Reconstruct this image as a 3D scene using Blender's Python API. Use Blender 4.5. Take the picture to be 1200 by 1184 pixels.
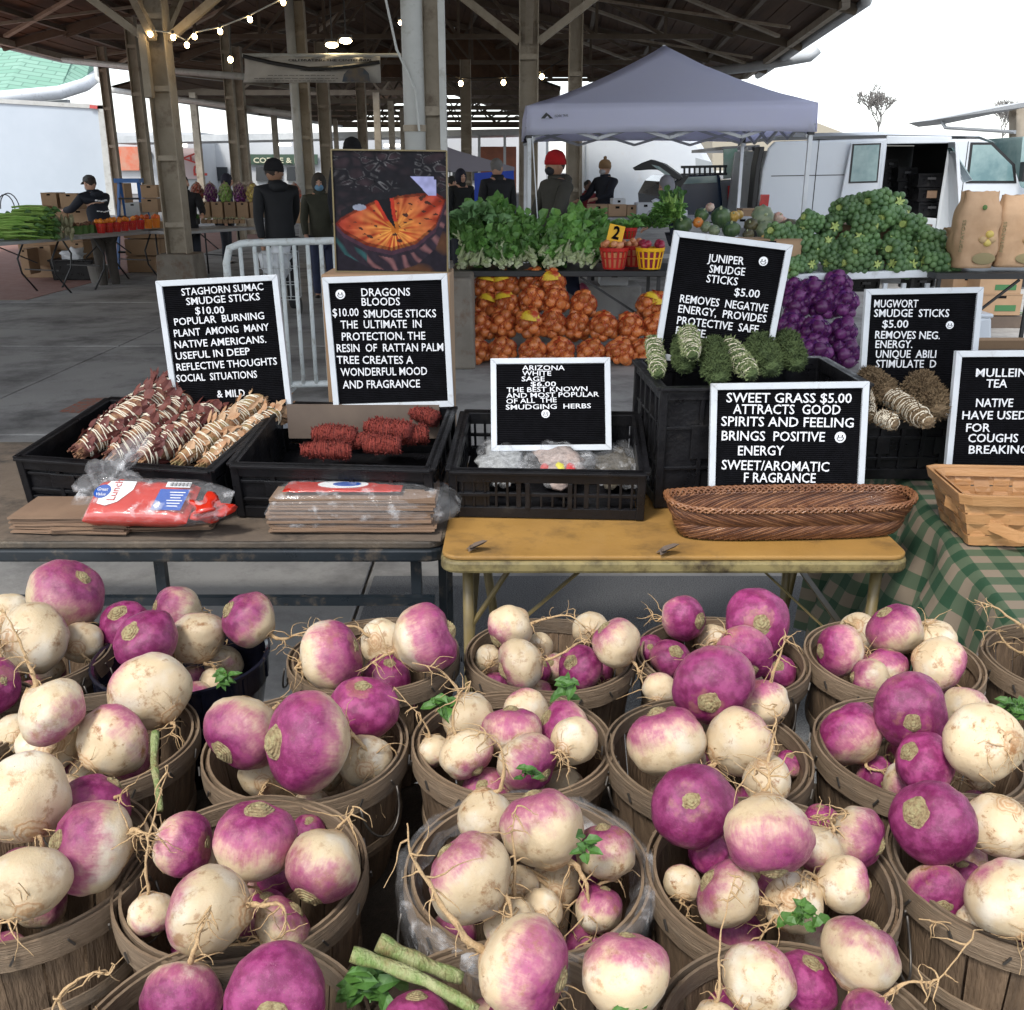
import bpy, math, random, numpy as np
from mathutils import Vector, Matrix, Quaternion, noise as mnoise
for o in list(bpy.data.objects): bpy.data.objects.remove(o)
SC = bpy.context.scene; COL = SC.collection
R = math.radians; PI = math.pi
# ------------------------------------------------------------------ camera, sky, sun, exposure
PITCH = R(18.8); FPX = 1150.0; CAM = Vector((0, 0, 1.6))
cd = bpy.data.cameras.new('camera'); cam = bpy.data.objects.new('camera', cd); COL.objects.link(cam)
cam.location = CAM; cam.rotation_euler = (R(90) - PITCH, 0, 0)
cd.sensor_fit = 'HORIZONTAL'; cd.sensor_width = 36; cd.lens = 36 * FPX / 1200; cd.clip_end = 2000; cd.clip_start = .02
SC.camera = cam
SUN_EL, SUN_AZ = R(55), R(212)          # behind the camera, a little to the left, thin overcast
w = bpy.data.worlds.new('World'); SC.world = w; w.use_nodes = True
nt = w.node_tree; nt.nodes.clear()
sky = nt.nodes.new('ShaderNodeTexSky'); sky.sky_type = 'NISHITA'; sky.sun_disc = False
sky.sun_elevation = SUN_EL; sky.sun_rotation = SUN_AZ; sky.air_density = 1.0; sky.dust_density = 1.0; sky.ozone_density = 1.0
hs = nt.nodes.new('ShaderNodeHueSaturation'); hs.inputs['Saturation'].default_value = .35
bg = nt.nodes.new('ShaderNodeBackground'); bg.inputs['Strength'].default_value = .15
wo = nt.nodes.new('ShaderNodeOutputWorld')
nt.links.new(sky.outputs[0], hs.inputs['Color']); nt.links.new(hs.outputs[0], bg.inputs[0]); nt.links.new(bg.outputs[0], wo.inputs[0])
sd = bpy.data.lights.new('sun', 'SUN'); sd.energy = 1.5; sd.angle = R(12); sd.color = (1, .95, .88)
sun = bpy.data.objects.new('sun', sd); COL.objects.link(sun)
sdir = Vector((math.sin(SUN_AZ) * math.cos(SUN_EL), math.cos(SUN_AZ) * math.cos(SUN_EL), math.sin(SUN_EL)))
sun.rotation_euler = sdir.to_track_quat('Z', 'Y').to_euler(); sun.location = sdir * 40
SC.view_settings.view_transform = 'Standard'; SC.view_settings.look = 'None'
SC.view_settings.exposure = 1.18; SC.view_settings.gamma = 1; SC.view_settings.use_curve_mapping = False
SC.render.engine = 'CYCLES'; SC.cycles.use_denoising = True
SC.cycles.max_bounces = 6; SC.cycles.transparent_max_bounces = 8
# ------------------------------------------------------------------ photo geometry: a pixel of the photograph as a ray from the camera
CF = Vector((0, math.cos(PITCH), -math.sin(PITCH))); CU = Vector((0, math.sin(PITCH), math.cos(PITCH))); CR = Vector((1, 0, 0))
def ray(px, py): return CF + CR * ((px - 600) / FPX) - CU * ((py - 592) / FPX)
def atY(px, py, Y): d = ray(px, py); return CAM + d * (Y / d.y)
def atZ(px, py, z): d = ray(px, py); return CAM + d * ((z - CAM.z) / d.z)
def atD(px, py, D): return CAM + ray(px, py) * D
def depth(p): return (Vector(p) - CAM).dot(CF)
def proj(p):
    v = Vector(p) - CAM; d = v.dot(CF); return 600 + FPX * v.x / d, 592 - FPX * v.dot(CU) / d
# ------------------------------------------------------------------ objects
def tag(o, label=None, cat=None, group=None, kind=None):
    if label: o['label'] = label
    if cat: o['category'] = cat
    if group: o['group'] = group
    if kind: o['kind'] = kind
    return o
def link(o, parent=None):
    COL.objects.link(o)
    if parent is not None: o.parent = parent
    return o
def thing(name, label, cat, loc=(0, 0, 0), rz=0, group=None, rot=None):
    o = bpy.data.objects.new(name, None); o.empty_display_size = .1; link(o); o.location = loc
    o.rotation_euler = rot if rot is not None else (0, 0, rz)
    return tag(o, label, cat, group)
def copy_tree(o, parent=None):
    c = o.copy(); link(c); c.parent = parent
    for ch in list(o.children): copy_tree(ch, c)
    return c
class MB:
    def __init__(s): s.v = []; s.f = []; s.n = 0; s.m = []; s.mi = 0
    def add(s, v, f, M=None):
        v = np.asarray(v, float)
        if M is not None:
            A = np.array(M); v = v @ A[:3, :3].T + A[:3, 3]
        s.v.append(v); s.f.extend([tuple(i + s.n for i in q) for q in f]); s.m.extend([s.mi] * len(f)); s.n += len(v); return s
    def box(s, c, d, rot=None, M=None, taper=1.0):
        x, y, z = d[0] / 2, d[1] / 2, d[2] / 2; t = taper
        v = np.array([(-x, -y, -z), (x, -y, -z), (x, y, -z), (-x, y, -z), (-x * t, -y * t, z), (x * t, -y * t, z), (x * t, y * t, z), (-x * t, y * t, z)])
        if rot is not None:
            A = np.array(rot.to_3x3() if hasattr(rot, 'to_3x3') else rot); v = v @ A.T
        v = v + np.array(c)
        return s.add(v, [(3, 2, 1, 0), (4, 5, 6, 7), (0, 1, 5, 4), (1, 2, 6, 5), (2, 3, 7, 6), (3, 0, 4, 7)], M)
    def bar(s, a, b, wd, ht=None, up=(0, 0, 1)):
        a = Vector(a); b = Vector(b); ht = ht or wd; z = (b - a); L = z.length
        if L < 1e-6: return s
        z.normalize(); x = Vector(up).cross(z)
        if x.length < 1e-3: x = Vector((1, 0, 0)).cross(z)
        x.normalize(); y = z.cross(x); M = Matrix((x, y, z)).transposed()
        return s.box((a + b) / 2, (wd, ht, L), M)
    def tube(s, pts, rad, n=8, cap=True, M=None):
        P = [Vector(p) for p in pts]; k = len(P)
        if not hasattr(rad, '__len__'): rad = [rad] * k
        t0 = (P[1] - P[0]).normalized(); a = t0.orthogonal().normalized(); V = []
        for i in range(k):
            t = (P[min(i + 1, k - 1)] - P[max(i - 1, 0)])
            if t.length < 1e-9: t = t0.copy()
            t.normalize(); a = (a - t * a.dot(t)); a = a.normalized() if a.length > 1e-6 else t.orthogonal().normalized(); b = t.cross(a)
            for j in range(n):
                q = 2 * PI * j / n; V.append(P[i] + (a * math.cos(q) + b * math.sin(q)) * rad[i])
        F = [(i * n + j, i * n + (j + 1) % n, (i + 1) * n + (j + 1) % n, (i + 1) * n + j) for i in range(k - 1) for j in range(n)]
        if cap: F += [tuple(range(n - 1, -1, -1)), tuple((k - 1) * n + j for j in range(n))]
        return s.add([tuple(p) for p in V], F, M)
    def lathe(s, prof, n=24, c=(0, 0, 0), cap=True, sx=1, sy=1, M=None, a0=0, a1=2 * PI):
        full = abs(a1 - a0 - 2 * PI) < 1e-6; m = n if full else n + 1; V = []
        for r, z in prof:
            for j in range(m):
                q = a0 + (a1 - a0) * j / n; V.append((c[0] + r * math.cos(q) * sx, c[1] + r * math.sin(q) * sy, c[2] + z))
        F = []
        for i in range(len(prof) - 1):
            for j in range(n):
                j2 = (j + 1) % m; F.append((i * m + j, i * m + j2, (i + 1) * m + j2, (i + 1) * m + j))
        if cap and full: F += [tuple(range(m - 1, -1, -1)), tuple((len(prof) - 1) * m + j for j in range(m))]
        return s.add(V, F, M)
    def ell(s, c, r, n=12, k=8, rot=None, nz=0, seed=0, M=None):
        rr = r if hasattr(r, '__len__') else (r, r, r); V = []
        for i in range(k + 1):
            t = PI * i / k
            for j in range(n):
                q = 2 * PI * j / n; u = Vector((math.sin(t) * math.cos(q), math.sin(t) * math.sin(q), math.cos(t)))
                g = 1 + (nz * mnoise.noise(u * 1.7 + Vector((seed * 3.1, 0, 0))) if nz else 0)
                V.append((u.x * rr[0] * g, u.y * rr[1] * g, u.z * rr[2] * g))
        v = np.array(V)
        if rot is not None: v = v @ np.array(rot.to_3x3()).T
        F = [(i * n + j, (i + 1) * n + j, (i + 1) * n + (j + 1) % n, i * n + (j + 1) % n) for i in range(k) for j in range(n)]
        return s.add(v + np.array(c), F, M)
    def quad(s, a, b, c, d): return s.add([tuple(a), tuple(b), tuple(c), tuple(d)], [(0, 1, 2, 3)])
    def leaf(s, p, d, up, L, W, fold=.25, curl=.3):
        p = Vector(p); d = Vector(d).normalized(); sd_ = d.cross(Vector(up)); sd_ = sd_.normalized() if sd_.length > 1e-4 else d.orthogonal().normalized(); u = sd_.cross(d)
        pts = [p, p + d * L * .35 + sd_ * W * .5 + u * W * fold, p + d * L * .75 + sd_ * W * .35 + u * (W * fold - L * curl * .4), p + d * L - u * L * curl,
               p + d * L * .75 - sd_ * W * .35 + u * (W * fold - L * curl * .4), p + d * L * .35 - sd_ * W * .5 + u * W * fold, p + d * L * .4, p + d * L * .78 - u * L * curl * .45]
        return s.add([tuple(q) for q in pts], [(0, 1, 6), (1, 2, 7, 6), (2, 3, 7), (3, 4, 7), (4, 5, 6, 7), (5, 0, 6)])
    def mesh(s, name, mats, smooth=False, bevel=0):
        me = bpy.data.meshes.new(name)
        v = np.concatenate(s.v) if s.v else np.zeros((0, 3))
        me.from_pydata(v.tolist(), [], s.f)
        for m in (mats if isinstance(mats, (list, tuple)) else [mats]): me.materials.append(m)
        if any(s.m): me.polygons.foreach_set('material_index', s.m)
        if smooth: me.polygons.foreach_set('use_smooth', [True] * len(me.polygons))
        me.update(); return me
    def build(s, name, mats, parent=None, smooth=False, bevel=0, loc=None, rot=None, sharp=None):
        me = s.mesh(name, mats, smooth)
        if smooth and sharp is not None: me.set_sharp_from_angle(angle=R(sharp))
        o = link(bpy.data.objects.new(name, me), parent)
        if loc is not None: o.location = loc
        if rot is not None: o.rotation_euler = rot
        if bevel:
            b = o.modifiers.new('bevel', 'BEVEL'); b.width = bevel; b.segments = 2; b.limit_method = 'ANGLE'; b.angle_limit = R(40)
        return o
# ------------------------------------------------------------------ materials
MATS = {}
def sock(n, *names):
    for k in names:
        if k in n.inputs: return n.inputs[k]
def newmat(name):
    m = bpy.data.materials.new(name); m.use_nodes = True; t = m.node_tree; b = t.nodes['Principled BSDF']; MATS[name] = m; return m, t, b
def mat(name, col, rough=.6, col2=None, scale=8, amt=.5, metal=0, bump=0, bscale=60, stretch=(1, 1, 1), detail=4, spec=None, rvar=0, coat=0, contrast=.18, vary=0, trans=0, emis=0, coords='Object', dirt=None, dscale=3, dthr=.6):
    m, t, b = newmat(name); N = t.nodes; L = t.links
    tc = N.new('ShaderNodeTexCoord'); mp = N.new('ShaderNodeMapping'); mp.inputs['Scale'].default_value = stretch; L.new(tc.outputs[coords], mp.inputs[0])
    c = (*col, 1); out = None
    if col2 is not None:
        nz = N.new('ShaderNodeTexNoise'); nz.inputs['Scale'].default_value = scale; nz.inputs['Detail'].default_value = detail; nz.inputs['Roughness'].default_value = .62; L.new(mp.outputs[0], nz.inputs['Vector'])
        cr = N.new('ShaderNodeValToRGB'); cr.color_ramp.elements[0].position = .5 - contrast; cr.color_ramp.elements[1].position = .5 + contrast
        cr.color_ramp.elements[0].color = c; cr.color_ramp.elements[1].color = (*col2, 1); L.new(nz.outputs[0], cr.inputs[0]); out = cr.outputs[0]
    if dirt is not None:
        n2 = N.new('ShaderNodeTexNoise'); n2.inputs['Scale'].default_value = dscale; n2.inputs['Detail'].default_value = 8; n2.inputs['Roughness'].default_value = .7; L.new(tc.outputs[coords], n2.inputs['Vector'])
        r2 = N.new('ShaderNodeMapRange'); r2.inputs[1].default_value = dthr - .1; r2.inputs[2].default_value = dthr + .12; L.new(n2.outputs[0], r2.inputs[0])
        mx = N.new('ShaderNodeMix'); mx.data_type = 'RGBA'; L.new(r2.outputs[0], mx.inputs[0])
        if out is None: mx.inputs[6].default_value = c
        else: L.new(out, mx.inputs[6])
        mx.inputs[7].default_value = (*dirt, 1); out = mx.outputs[2]
    if vary:
        oi = N.new('ShaderNodeObjectInfo'); mr = N.new('ShaderNodeMapRange'); mr.inputs[3].default_value = 1 - vary; mr.inputs[4].default_value = 1 + vary; L.new(oi.outputs['Random'], mr.inputs[0])
        hv = N.new('ShaderNodeHueSaturation'); L.new(mr.outputs[0], hv.inputs['Value'])
        if out is None: hv.inputs['Color'].default_value = c
        else: L.new(out, hv.inputs['Color'])
        out = hv.outputs[0]
    if out is None: b.inputs['Base Color'].default_value = c
    else: L.new(out, b.inputs['Base Color'])
    b.inputs['Roughness'].default_value = rough; b.inputs['Metallic'].default_value = metal
    if rvar:
        n3 = N.new('ShaderNodeTexNoise'); n3.inputs['Scale'].default_value = scale * 1.7; n3.inputs['Detail'].default_value = 5; L.new(mp.outputs[0], n3.inputs['Vector'])
        r3 = N.new('ShaderNodeMapRange'); r3.inputs[1].default_value = .35; r3.inputs[2].default_value = .65; r3.inputs[3].default_value = max(.05, rough - rvar); r3.inputs[4].default_value = min(1, rough + rvar); L.new(n3.outputs[0], r3.inputs[0]); L.new(r3.outputs[0], b.inputs['Roughness'])
    if spec is not None: sock(b, 'Specular IOR Level').default_value = spec
    if coat: sock(b, 'Coat Weight').default_value = coat
    if bump:
        n4 = N.new('ShaderNodeTexNoise'); n4.inputs['Scale'].default_value = bscale; n4.inputs['Detail'].default_value = 6; L.new(mp.outputs[0], n4.inputs['Vector'])
        bp = N.new('ShaderNodeBump'); bp.inputs['Strength'].default_value = bump; bp.inputs['Distance'].default_value = .01; L.new(n4.outputs[0], bp.inputs['Height']); L.new(bp.outputs[0], b.inputs['Normal'])
    if trans: b.inputs['Transmission Weight'].default_value = trans; b.inputs['IOR'].default_value = 1.15
    if emis: b.inputs['Emission Color'].default_value = c; b.inputs['Emission Strength'].default_value = emis
    return m
def wood(name, c1, c2, c3=None, vary=.15, rough=.75, stretch=(14, 14, 1.2), scale=6, dirt=None, dscale=8, dthr=.6):
    return mat(name, c1, rough, c2, scale=scale, stretch=stretch, contrast=.22, bump=.5, bscale=22, detail=7, vary=vary, dirt=dirt, dscale=dscale, dthr=dthr)
M_concrete = mat('concrete', (.41, .40, .38), .85, (.32, .31, .295), scale=1.1, detail=9, contrast=.22, bump=.25, bscale=45, dirt=(.14, .135, .13), dscale=1.3, dthr=.56, spec=.3)
M_asphalt = mat('asphalt', (.10, .103, .108), .9, (.22, .225, .23), scale=210, detail=2, contrast=.12, bump=.8, bscale=170, spec=.3)
M_basket = wood('weathered_splint', (.085, .054, .031), (.19, .128, .078), vary=.22, dirt=(.10, .075, .055), dscale=6, dthr=.62)
M_hoop = wood('hoop_wood', (.13, .087, .052), (.245, .18, .118), vary=.2, stretch=(2, 2, 40), scale=5, dirt=(.11, .09, .07), dscale=7, dthr=.6)
M_staple = mat('staple_metal', (.12, .11, .1), .5, metal=.8)
M_black = mat('black_plastic', (.006, .006, .007), .38, (.010, .010, .012), spec=.3, scale=9, rvar=.12, dirt=(.03, .028, .026), dscale=11, dthr=.66, bump=.15, bscale=90)
M_black2 = mat('bucket_plastic', (.01, .011, .02), .16, rvar=.06, scale=20)
M_frame = mat('board_frame', (.62, .66, .70), .45, (.55, .585, .62), scale=14, dirt=(.35, .33, .31), dscale=22, dthr=.68)
M_felt = mat('felt', (.005, .005, .006), .9, (.008, .008, .010), scale=30, spec=.06)
M_letter = mat('letter_white', (.80, .82, .85), .4)
M_tblack = mat('black_table_paint', (.008, .012, .016), .38, (.014, .02, .026), scale=9, rvar=.12, dirt=(.13, .10, .07), dscale=16, dthr=.66)
M_wornwood = mat('worn_table_top', (.05, .042, .034), .6, (.10, .078, .055), scale=8, stretch=(1, 5, 1), bump=.3, bscale=40, dirt=(.24, .19, .13), dscale=8, dthr=.66)
M_yellow = mat('yellow_table_top', (.40, .225, .06), .5, (.29, .16, .045), scale=4, detail=8, contrast=.25, bump=.08, bscale=120, dirt=(.16, .095, .035), dscale=7, dthr=.60, rvar=.14)
M_yedge = mat('yellow_table_edge', (.30, .24, .10), .45, (.19, .16, .075), scale=14, dirt=(.05, .035, .02), dscale=13, dthr=.55)
M_olive = mat('olive_leg', (.19, .145, .055), .4, (.13, .10, .045), scale=15)
M_card = mat('cardboard', (.37, .245, .145), .85, (.31, .20, .12), scale=5, detail=6, bump=.08, bscale=80, vary=.18)
M_card2 = mat('cardboard_dark', (.14, .105, .08), .85, (.10, .075, .06), scale=5)
M_paper = mat('kraft_paper', (.24, .155, .10), .8, (.18, .115, .075), scale=6, bump=.3, bscale=14)
M_white = mat('white_paint', (.72, .75, .78), .5, (.64, .67, .70), scale=6, dirt=(.35, .33, .31), dscale=6, dthr=.68, vary=.05)
M_van = mat('white_van_paint', (.62, .66, .70), .28, (.57, .61, .66), scale=1.2, coat=.3, dirt=(.55, .55, .55), dscale=2, dthr=.66)
M_truck = mat('truck_panel', (.46, .52, .58), .45, (.42, .48, .54), scale=.8)
M_steel = mat('painted_steel', (.40, .345, .27), .7, (.28, .24, .18), scale=3, detail=8, dirt=(.10, .06, .035), dscale=3.5, dthr=.64, bump=.2, bscale=30)
M_pipe = mat('pale_pipe', (.50, .51, .49), .5, (.42, .43, .41), scale=4, dirt=(.22, .19, .15), dscale=5, dthr=.66)
M_beam = mat('dark_beam', (.15, .12, .085), .75, (.10, .075, .052), scale=2, detail=6)
M_deck = mat('roof_deck', (.14, .078, .042), .85, (.08, .045, .026), scale=3, stretch=(1, .15, 1), detail=6, vary=.2)
M_base = mat('column_base', (.24, .215, .18), .85, (.16, .14, .115), scale=4, detail=8, dirt=(.12, .055, .025), dscale=5, dthr=.62)
M_gutter = mat('gutter', (.50, .52, .53), .5, (.40, .42, .43), scale=2)
M_canopy = mat('canopy_fabric', (.84, .85, .93), .7, (.81, .82, .91), scale=2, bump=.25, bscale=2.5)
_t = M_canopy.node_tree; _tr = _t.nodes.new('ShaderNodeBsdfTranslucent'); _tr.inputs[0].default_value = (.78, .79, .95, 1); _mx = _t.nodes.new('ShaderNodeMixShader'); _mx.inputs[0].default_value = .6
_t.links.new(_t.nodes['Principled BSDF'].outputs[0], _mx.inputs[1]); _t.links.new(_tr.outputs[0], _mx.inputs[2]); _t.links.new(_mx.outputs[0], _t.nodes['Material Output'].inputs[0])
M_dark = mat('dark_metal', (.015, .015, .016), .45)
M_tire = mat('rubber', (.02, .02, .02), .8)
M_glass = mat('tinted_glass', (.11, .21, .23), .06, (.28, .40, .40), scale=2.3, coat=.5)
M_red = mat('red_plastic', (.55, .02, .015), .4, (.42, .015, .012), scale=12)
M_lamp_red = mat('tail_light', (.50, .01, .01), .15, (.35, .008, .008), scale=20, coat=.6)
M_yel = mat('yellow_plastic', (.85, .46, .01), .4)
M_string = mat('cotton_string', (.74, .68, .56), .8, (.60, .54, .42), scale=40)
def film(name, alpha=.22, col=(.9, .92, .95)):
    m, t, b = newmat(name); N = t.nodes; L = t.links
    b.inputs['Base Color'].default_value = (*col, 1); b.inputs['Roughness'].default_value = .08; sock(b, 'Coat Weight').default_value = 1
    tr = N.new('ShaderNodeBsdfTransparent'); mx = N.new('ShaderNodeMixShader'); lw = N.new('ShaderNodeTexNoise'); lw.inputs['Scale'].default_value = 26; lw.inputs['Detail'].default_value = 5
    tc = N.new('ShaderNodeTexCoord'); L.new(tc.outputs['Object'], lw.inputs['Vector'])
    mr = N.new('ShaderNodeMapRange'); mr.inputs[1].default_value = .56; mr.inputs[2].default_value = .68; mr.inputs[3].default_value = alpha * .35; mr.inputs[4].default_value = alpha * 1.6
    L.new(lw.outputs[0], mr.inputs[0]); L.new(mr.outputs[0], mx.inputs[0]); L.new(tr.outputs[0], mx.inputs[1]); L.new(b.outputs[0], mx.inputs[2])
    bp = N.new('ShaderNodeBump'); bp.inputs['Strength'].default_value = .9; bp.inputs['Distance'].default_value = .012; n4 = N.new('ShaderNodeTexNoise'); n4.inputs['Scale'].default_value = 34; L.new(tc.outputs['Object'], n4.inputs['Vector'])
    L.new(n4.outputs[0], bp.inputs['Height']); L.new(bp.outputs[0], b.inputs['Normal'])
    L.new(mx.outputs[0], t.nodes['Material Output'].inputs[0]); return m
M_film = film('clear_film')
def text(body, M, mat_, parent=None, name='lettering', ext=.0008, w=None, h=None, align='LEFT', bold=0):
    """flat or raised letters; M places the baseline's left end, x along the line, z out of the surface; w, h = width and cap height"""
    cu = bpy.data.curves.new(name, 'FONT'); cu.body = body; cu.size = 1; cu.extrude = 0; cu.align_x = 'LEFT'; cu.offset = bold; cu.resolution_u = 2
    tmp = bpy.data.objects.new(name, cu); COL.objects.link(tmp); bpy.context.view_layer.update()
    bb = np.array([v[:] for v in tmp.bound_box]); x0, x1 = float(bb[:, 0].min()), float(bb[:, 0].max()); bpy.data.objects.remove(tmp)
    sy = (h or .1) / .69; sx = (w / max(x1 - x0, 1e-6)) if w else sy
    cu.extrude = ext; tmp2 = bpy.data.objects.new(name, cu); COL.objects.link(tmp2); bpy.context.view_layer.update()
    me = bpy.data.meshes.new_from_object(tmp2.evaluated_get(bpy.context.evaluated_depsgraph_get())); bpy.data.objects.remove(tmp2); me.name = name
    o = link(bpy.data.objects.new(name, me), parent); me.materials.clear(); me.materials.append(mat_)
    Ms = Matrix.Diagonal((sx, sy, 1, 1)); o.matrix_basis = M @ Ms @ Matrix.Translation((-x0, 0, 0))
    return o
# ------------------------------------------------------------------ ground
rng = random.Random(7)
def slab(name, x0, x1, y0, y1, z, m, parent=None, th=.1):
    return MB().box(((x0 + x1) / 2, (y0 + y1) / 2, z - th / 2), (x1 - x0, y1 - y0, th)).build(name, m, parent, bevel=.006)
gr = MB().quad((-400, -100, -.03), (400, -100, -.03), (400, 900, -.03), (-400, 900, -.03)).build('ground', mat('far_asphalt', (.16, .16, .16), .9, (.12, .12, .12), scale=.5))
tag(gr, kind='structure')
fl = MB().box((-3, 16, -.06), (22, 36, .08)).build('market_floor', M_concrete); tag(fl, kind='structure')
xs = [-13.4, -10.2, -7.0, -3.8, -.6, 2.6, 5.8]; ys = [-2.1, 2.75, 6.1, 9.46, 12.8, 16.2, 19.6, 23, 26.4, 29.8]
for i in range(len(xs) - 1):
    for j in range(len(ys) - 1):
        if xs[i] >= -.7 and ys[j + 1] < 3: continue
        slab('slab', xs[i] + .007, xs[i + 1] - .007, ys[j] + .016, ys[j + 1] - .016, 0, M_concrete, fl, .018)
asph = MB().box((3, .78, -.02), (7.15, 6.0, .03)).build('asphalt_strip', M_asphalt); tag(asph, kind='structure')
asph.location.z = .006
# brick paved strip beyond the shed floor on the left: course pattern too fine to pick apart
m, t, b = newmat('brick_paving'); bt = t.nodes.new('ShaderNodeTexBrick'); bt.inputs['Scale'].default_value = 5; bt.inputs['Color1'].default_value = (.30, .13, .10, 1); bt.inputs['Color2'].default_value = (.37, .2, .16, 1); bt.inputs['Mortar'].default_value = (.25, .2, .17, 1)
tc = t.nodes.new('ShaderNodeTexCoord'); t.links.new(tc.outputs['Object'], bt.inputs['Vector']); t.links.new(bt.outputs[0], b.inputs['Base Color']); b.inputs['Roughness'].default_value = .9
pv = MB().box((-14.5, 21, -.01), (16.3, 16, .03)).build('brick_pavement', m); tag(pv, kind='structure')
# small painted mark worn into the floor
pm = MB(); p = [atZ(68, 483, .004), atZ(100, 467, .004), atZ(126, 466, .004), atZ(92, 484, .004)]
pm.quad(*p); pm.quad(atZ(96, 484, .004), atZ(122, 470, .004), atZ(125, 472, .004), atZ(101, 485, .004))
tag(pm.build('painted_mark', mat('worn_orange_paint', (.40, .12, .06), .8, (.22, .19, .17), scale=25, contrast=.1), fl))
# ------------------------------------------------------------------ baskets of turnips
RB, ZR, HB = .15, .79, .205
plat = thing('display_bench', 'low weathered wooden bench under the baskets of turnips', 'bench', (0, 1.1, 0))
for k in range(6):
    MB().box((0, -.72 + .2 * k, ZR - HB - .02), (3.0, .193, .03)).build('plank', wood('bench_plank', (.05, .04, .03), (.09, .07, .05)) if k == 0 else MATS['bench_plank'], plat)
for sx in (-1.4, 0, 1.4):
    for sy in (-.7, .3): MB().box((sx, sy, (ZR - HB - .035) / 2), (.07, .07, ZR - HB - .035)).build('leg', MATS['bench_plank'], plat)
def make_basket():
    t = bpy.data.objects.new('bushel_basket', None); link(t)
    n = 20; r0, r1 = .116, .1485
    def rad(z): return r0 + (r1 - r0) * (z / HB) ** .8
    mb = MB(); V = []; hw = math.pi / n * .93
    for k in range(6):
        z = HB * k / 5 * .985
        for a in (-hw, 0, hw):
            for th in (0, .003): V.append(((rad(z) - th) * math.cos(a), (rad(z) - th) * math.sin(a), z))
    F = []
    for k in range(5):
        b0, b1 = k * 6, (k + 1) * 6
        for c in (0, 2): F += [(b0 + c, b0 + c + 2, b1 + c + 2, b1 + c), (b0 + c + 1, b1 + c + 1, b1 + c + 3, b0 + c + 3)]
        F += [(b0, b1, b1 + 1, b0 + 1), (b0 + 4, b0 + 5, b1 + 5, b1 + 4)]
    F += [(30, 32, 33, 31), (32, 34, 35, 33)]
    st = mb.add(V, F).mesh('stave', M_basket)
    for i in range(n):
        o = link(bpy.data.objects.new('stave', st), t); o.rotation_euler.z = 2 * PI * (i + rng.uniform(-.04, .04)) / n; o.scale = (rng.uniform(.985, 1.005),) * 2 + (rng.uniform(.985, 1.0),)
    def hoop(name, zc, h, off, th, wob):
        m_ = MB(); s = 56; V = []
        for i in range(s):
            a = 2 * PI * i / s; w_ = wob * math.sin(3 * a + 1) + wob * .5 * math.sin(7 * a)
            zz = zc + w_; r_ = rad(min(max(zz, 0), HB)) + off + wob * .4 * math.sin(2 * a)
            for dr, dz in ((0, -h / 2), (th, -h / 2), (th + .0012, 0), (th, h / 2), (0, h / 2)): V.append(((r_ + dr) * math.cos(a), (r_ + dr) * math.sin(a), zz + dz))
        F = [(i * 5 + j, ((i + 1) % s) * 5 + j, ((i + 1) % s) * 5 + (j + 1) % 5, i * 5 + (j + 1) % 5) for i in range(s) for j in range(5)]
        m_.add(V, F)
        m_.tube([((r_ + th + .0) * math.cos(a), (r_ + th) * math.sin(a), zc + z2) for a, z2 in ((0, -h / 2), (.02, h / 2))], .002, 4)
        return m_.build(name, M_hoop, t, smooth=False)
    hoop('outer_hoop', HB - .014, .033, .0012, .0032, .0010)
    hoop('inner_hoop', HB - .010, .024, -.0085, .0035, .0008)
    hoop('lower_hoop', HB * .42, .02, .0012, .0025, .0012)
    s_ = MB()
    for i in range(16):
        a = 2 * PI * (i + .5) / 16; r_ = rad(HB) + .0062; s_.box((r_ * math.cos(a), r_ * math.sin(a), HB - .014), (.002, .0025, .013), Matrix.Rotation(a, 3, 'Z') @ Matrix.Rotation(.5 * (-1) ** i, 3, 'X'))
    s_.build('staple', M_staple, t)
    w_ = MB(); w_.lathe([(0.001, 0), (r0 - .004, 0), (r0 - .004, .006), (0.001, .006)], 24); w_.build('base', M_basket, t)
    for sgn in (-1, 1):
        h_ = MB(); pts = []
        for k in range(13):
            a = PI * k / 12; rr = rad(HB) + .010 + .012 * math.sin(a); ang = .22 * math.cos(a) + (0 if sgn > 0 else PI)
            pts.append((rr * math.cos(ang), rr * math.sin(ang), HB - .02 - .055 * math.sin(a)))
        h_.tube(pts, .0017, 6); h_.build('handle', M_staple, t, smooth=True)
    return t
# (px, py) of the rim centre, description
BK = {
 'B0': (-75, 850, 'basket cut off by the left edge'), 'B1': (25, 768, 'first basket of the back row'), 'B2': (213, 768, 'black bucket'),
 'B3': (440, 768, 'basket right of the black bucket'), 'B4': (645, 768, 'fourth basket of the back row'), 'B5': (845, 768, 'fifth basket of the back row'),
 'B6': (1045, 772, 'pale basket by the checked cloth'), 'B7': (1263, 775, 'last basket of the back row'),
 'B8': (108, 868, 'left basket of the third row'), 'B9': (360, 872, 'second basket of the third row'), 'B10': (598, 870, 'middle basket of the third row'),
 'B11': (828, 880, 'fourth basket of the third row'), 'B12': (1075, 878, 'right basket of the third row'),
 'B13': (30, 1010, 'left basket of the second row'), 'B14': (288, 1022, 'second basket of the second row'), 'B15': (617, 1018, 'plastic wrapped basket'),
 'B16': (900, 1022, 'fourth basket of the second row'), 'B17': (1190, 1018, 'right basket of the second row'),
 'B18': (255, 1235, 'left basket of the front row'), 'B19': (590, 1240, 'middle basket of the front row'), 'B20': (945, 1240, 'right basket of the front row')}
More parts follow.
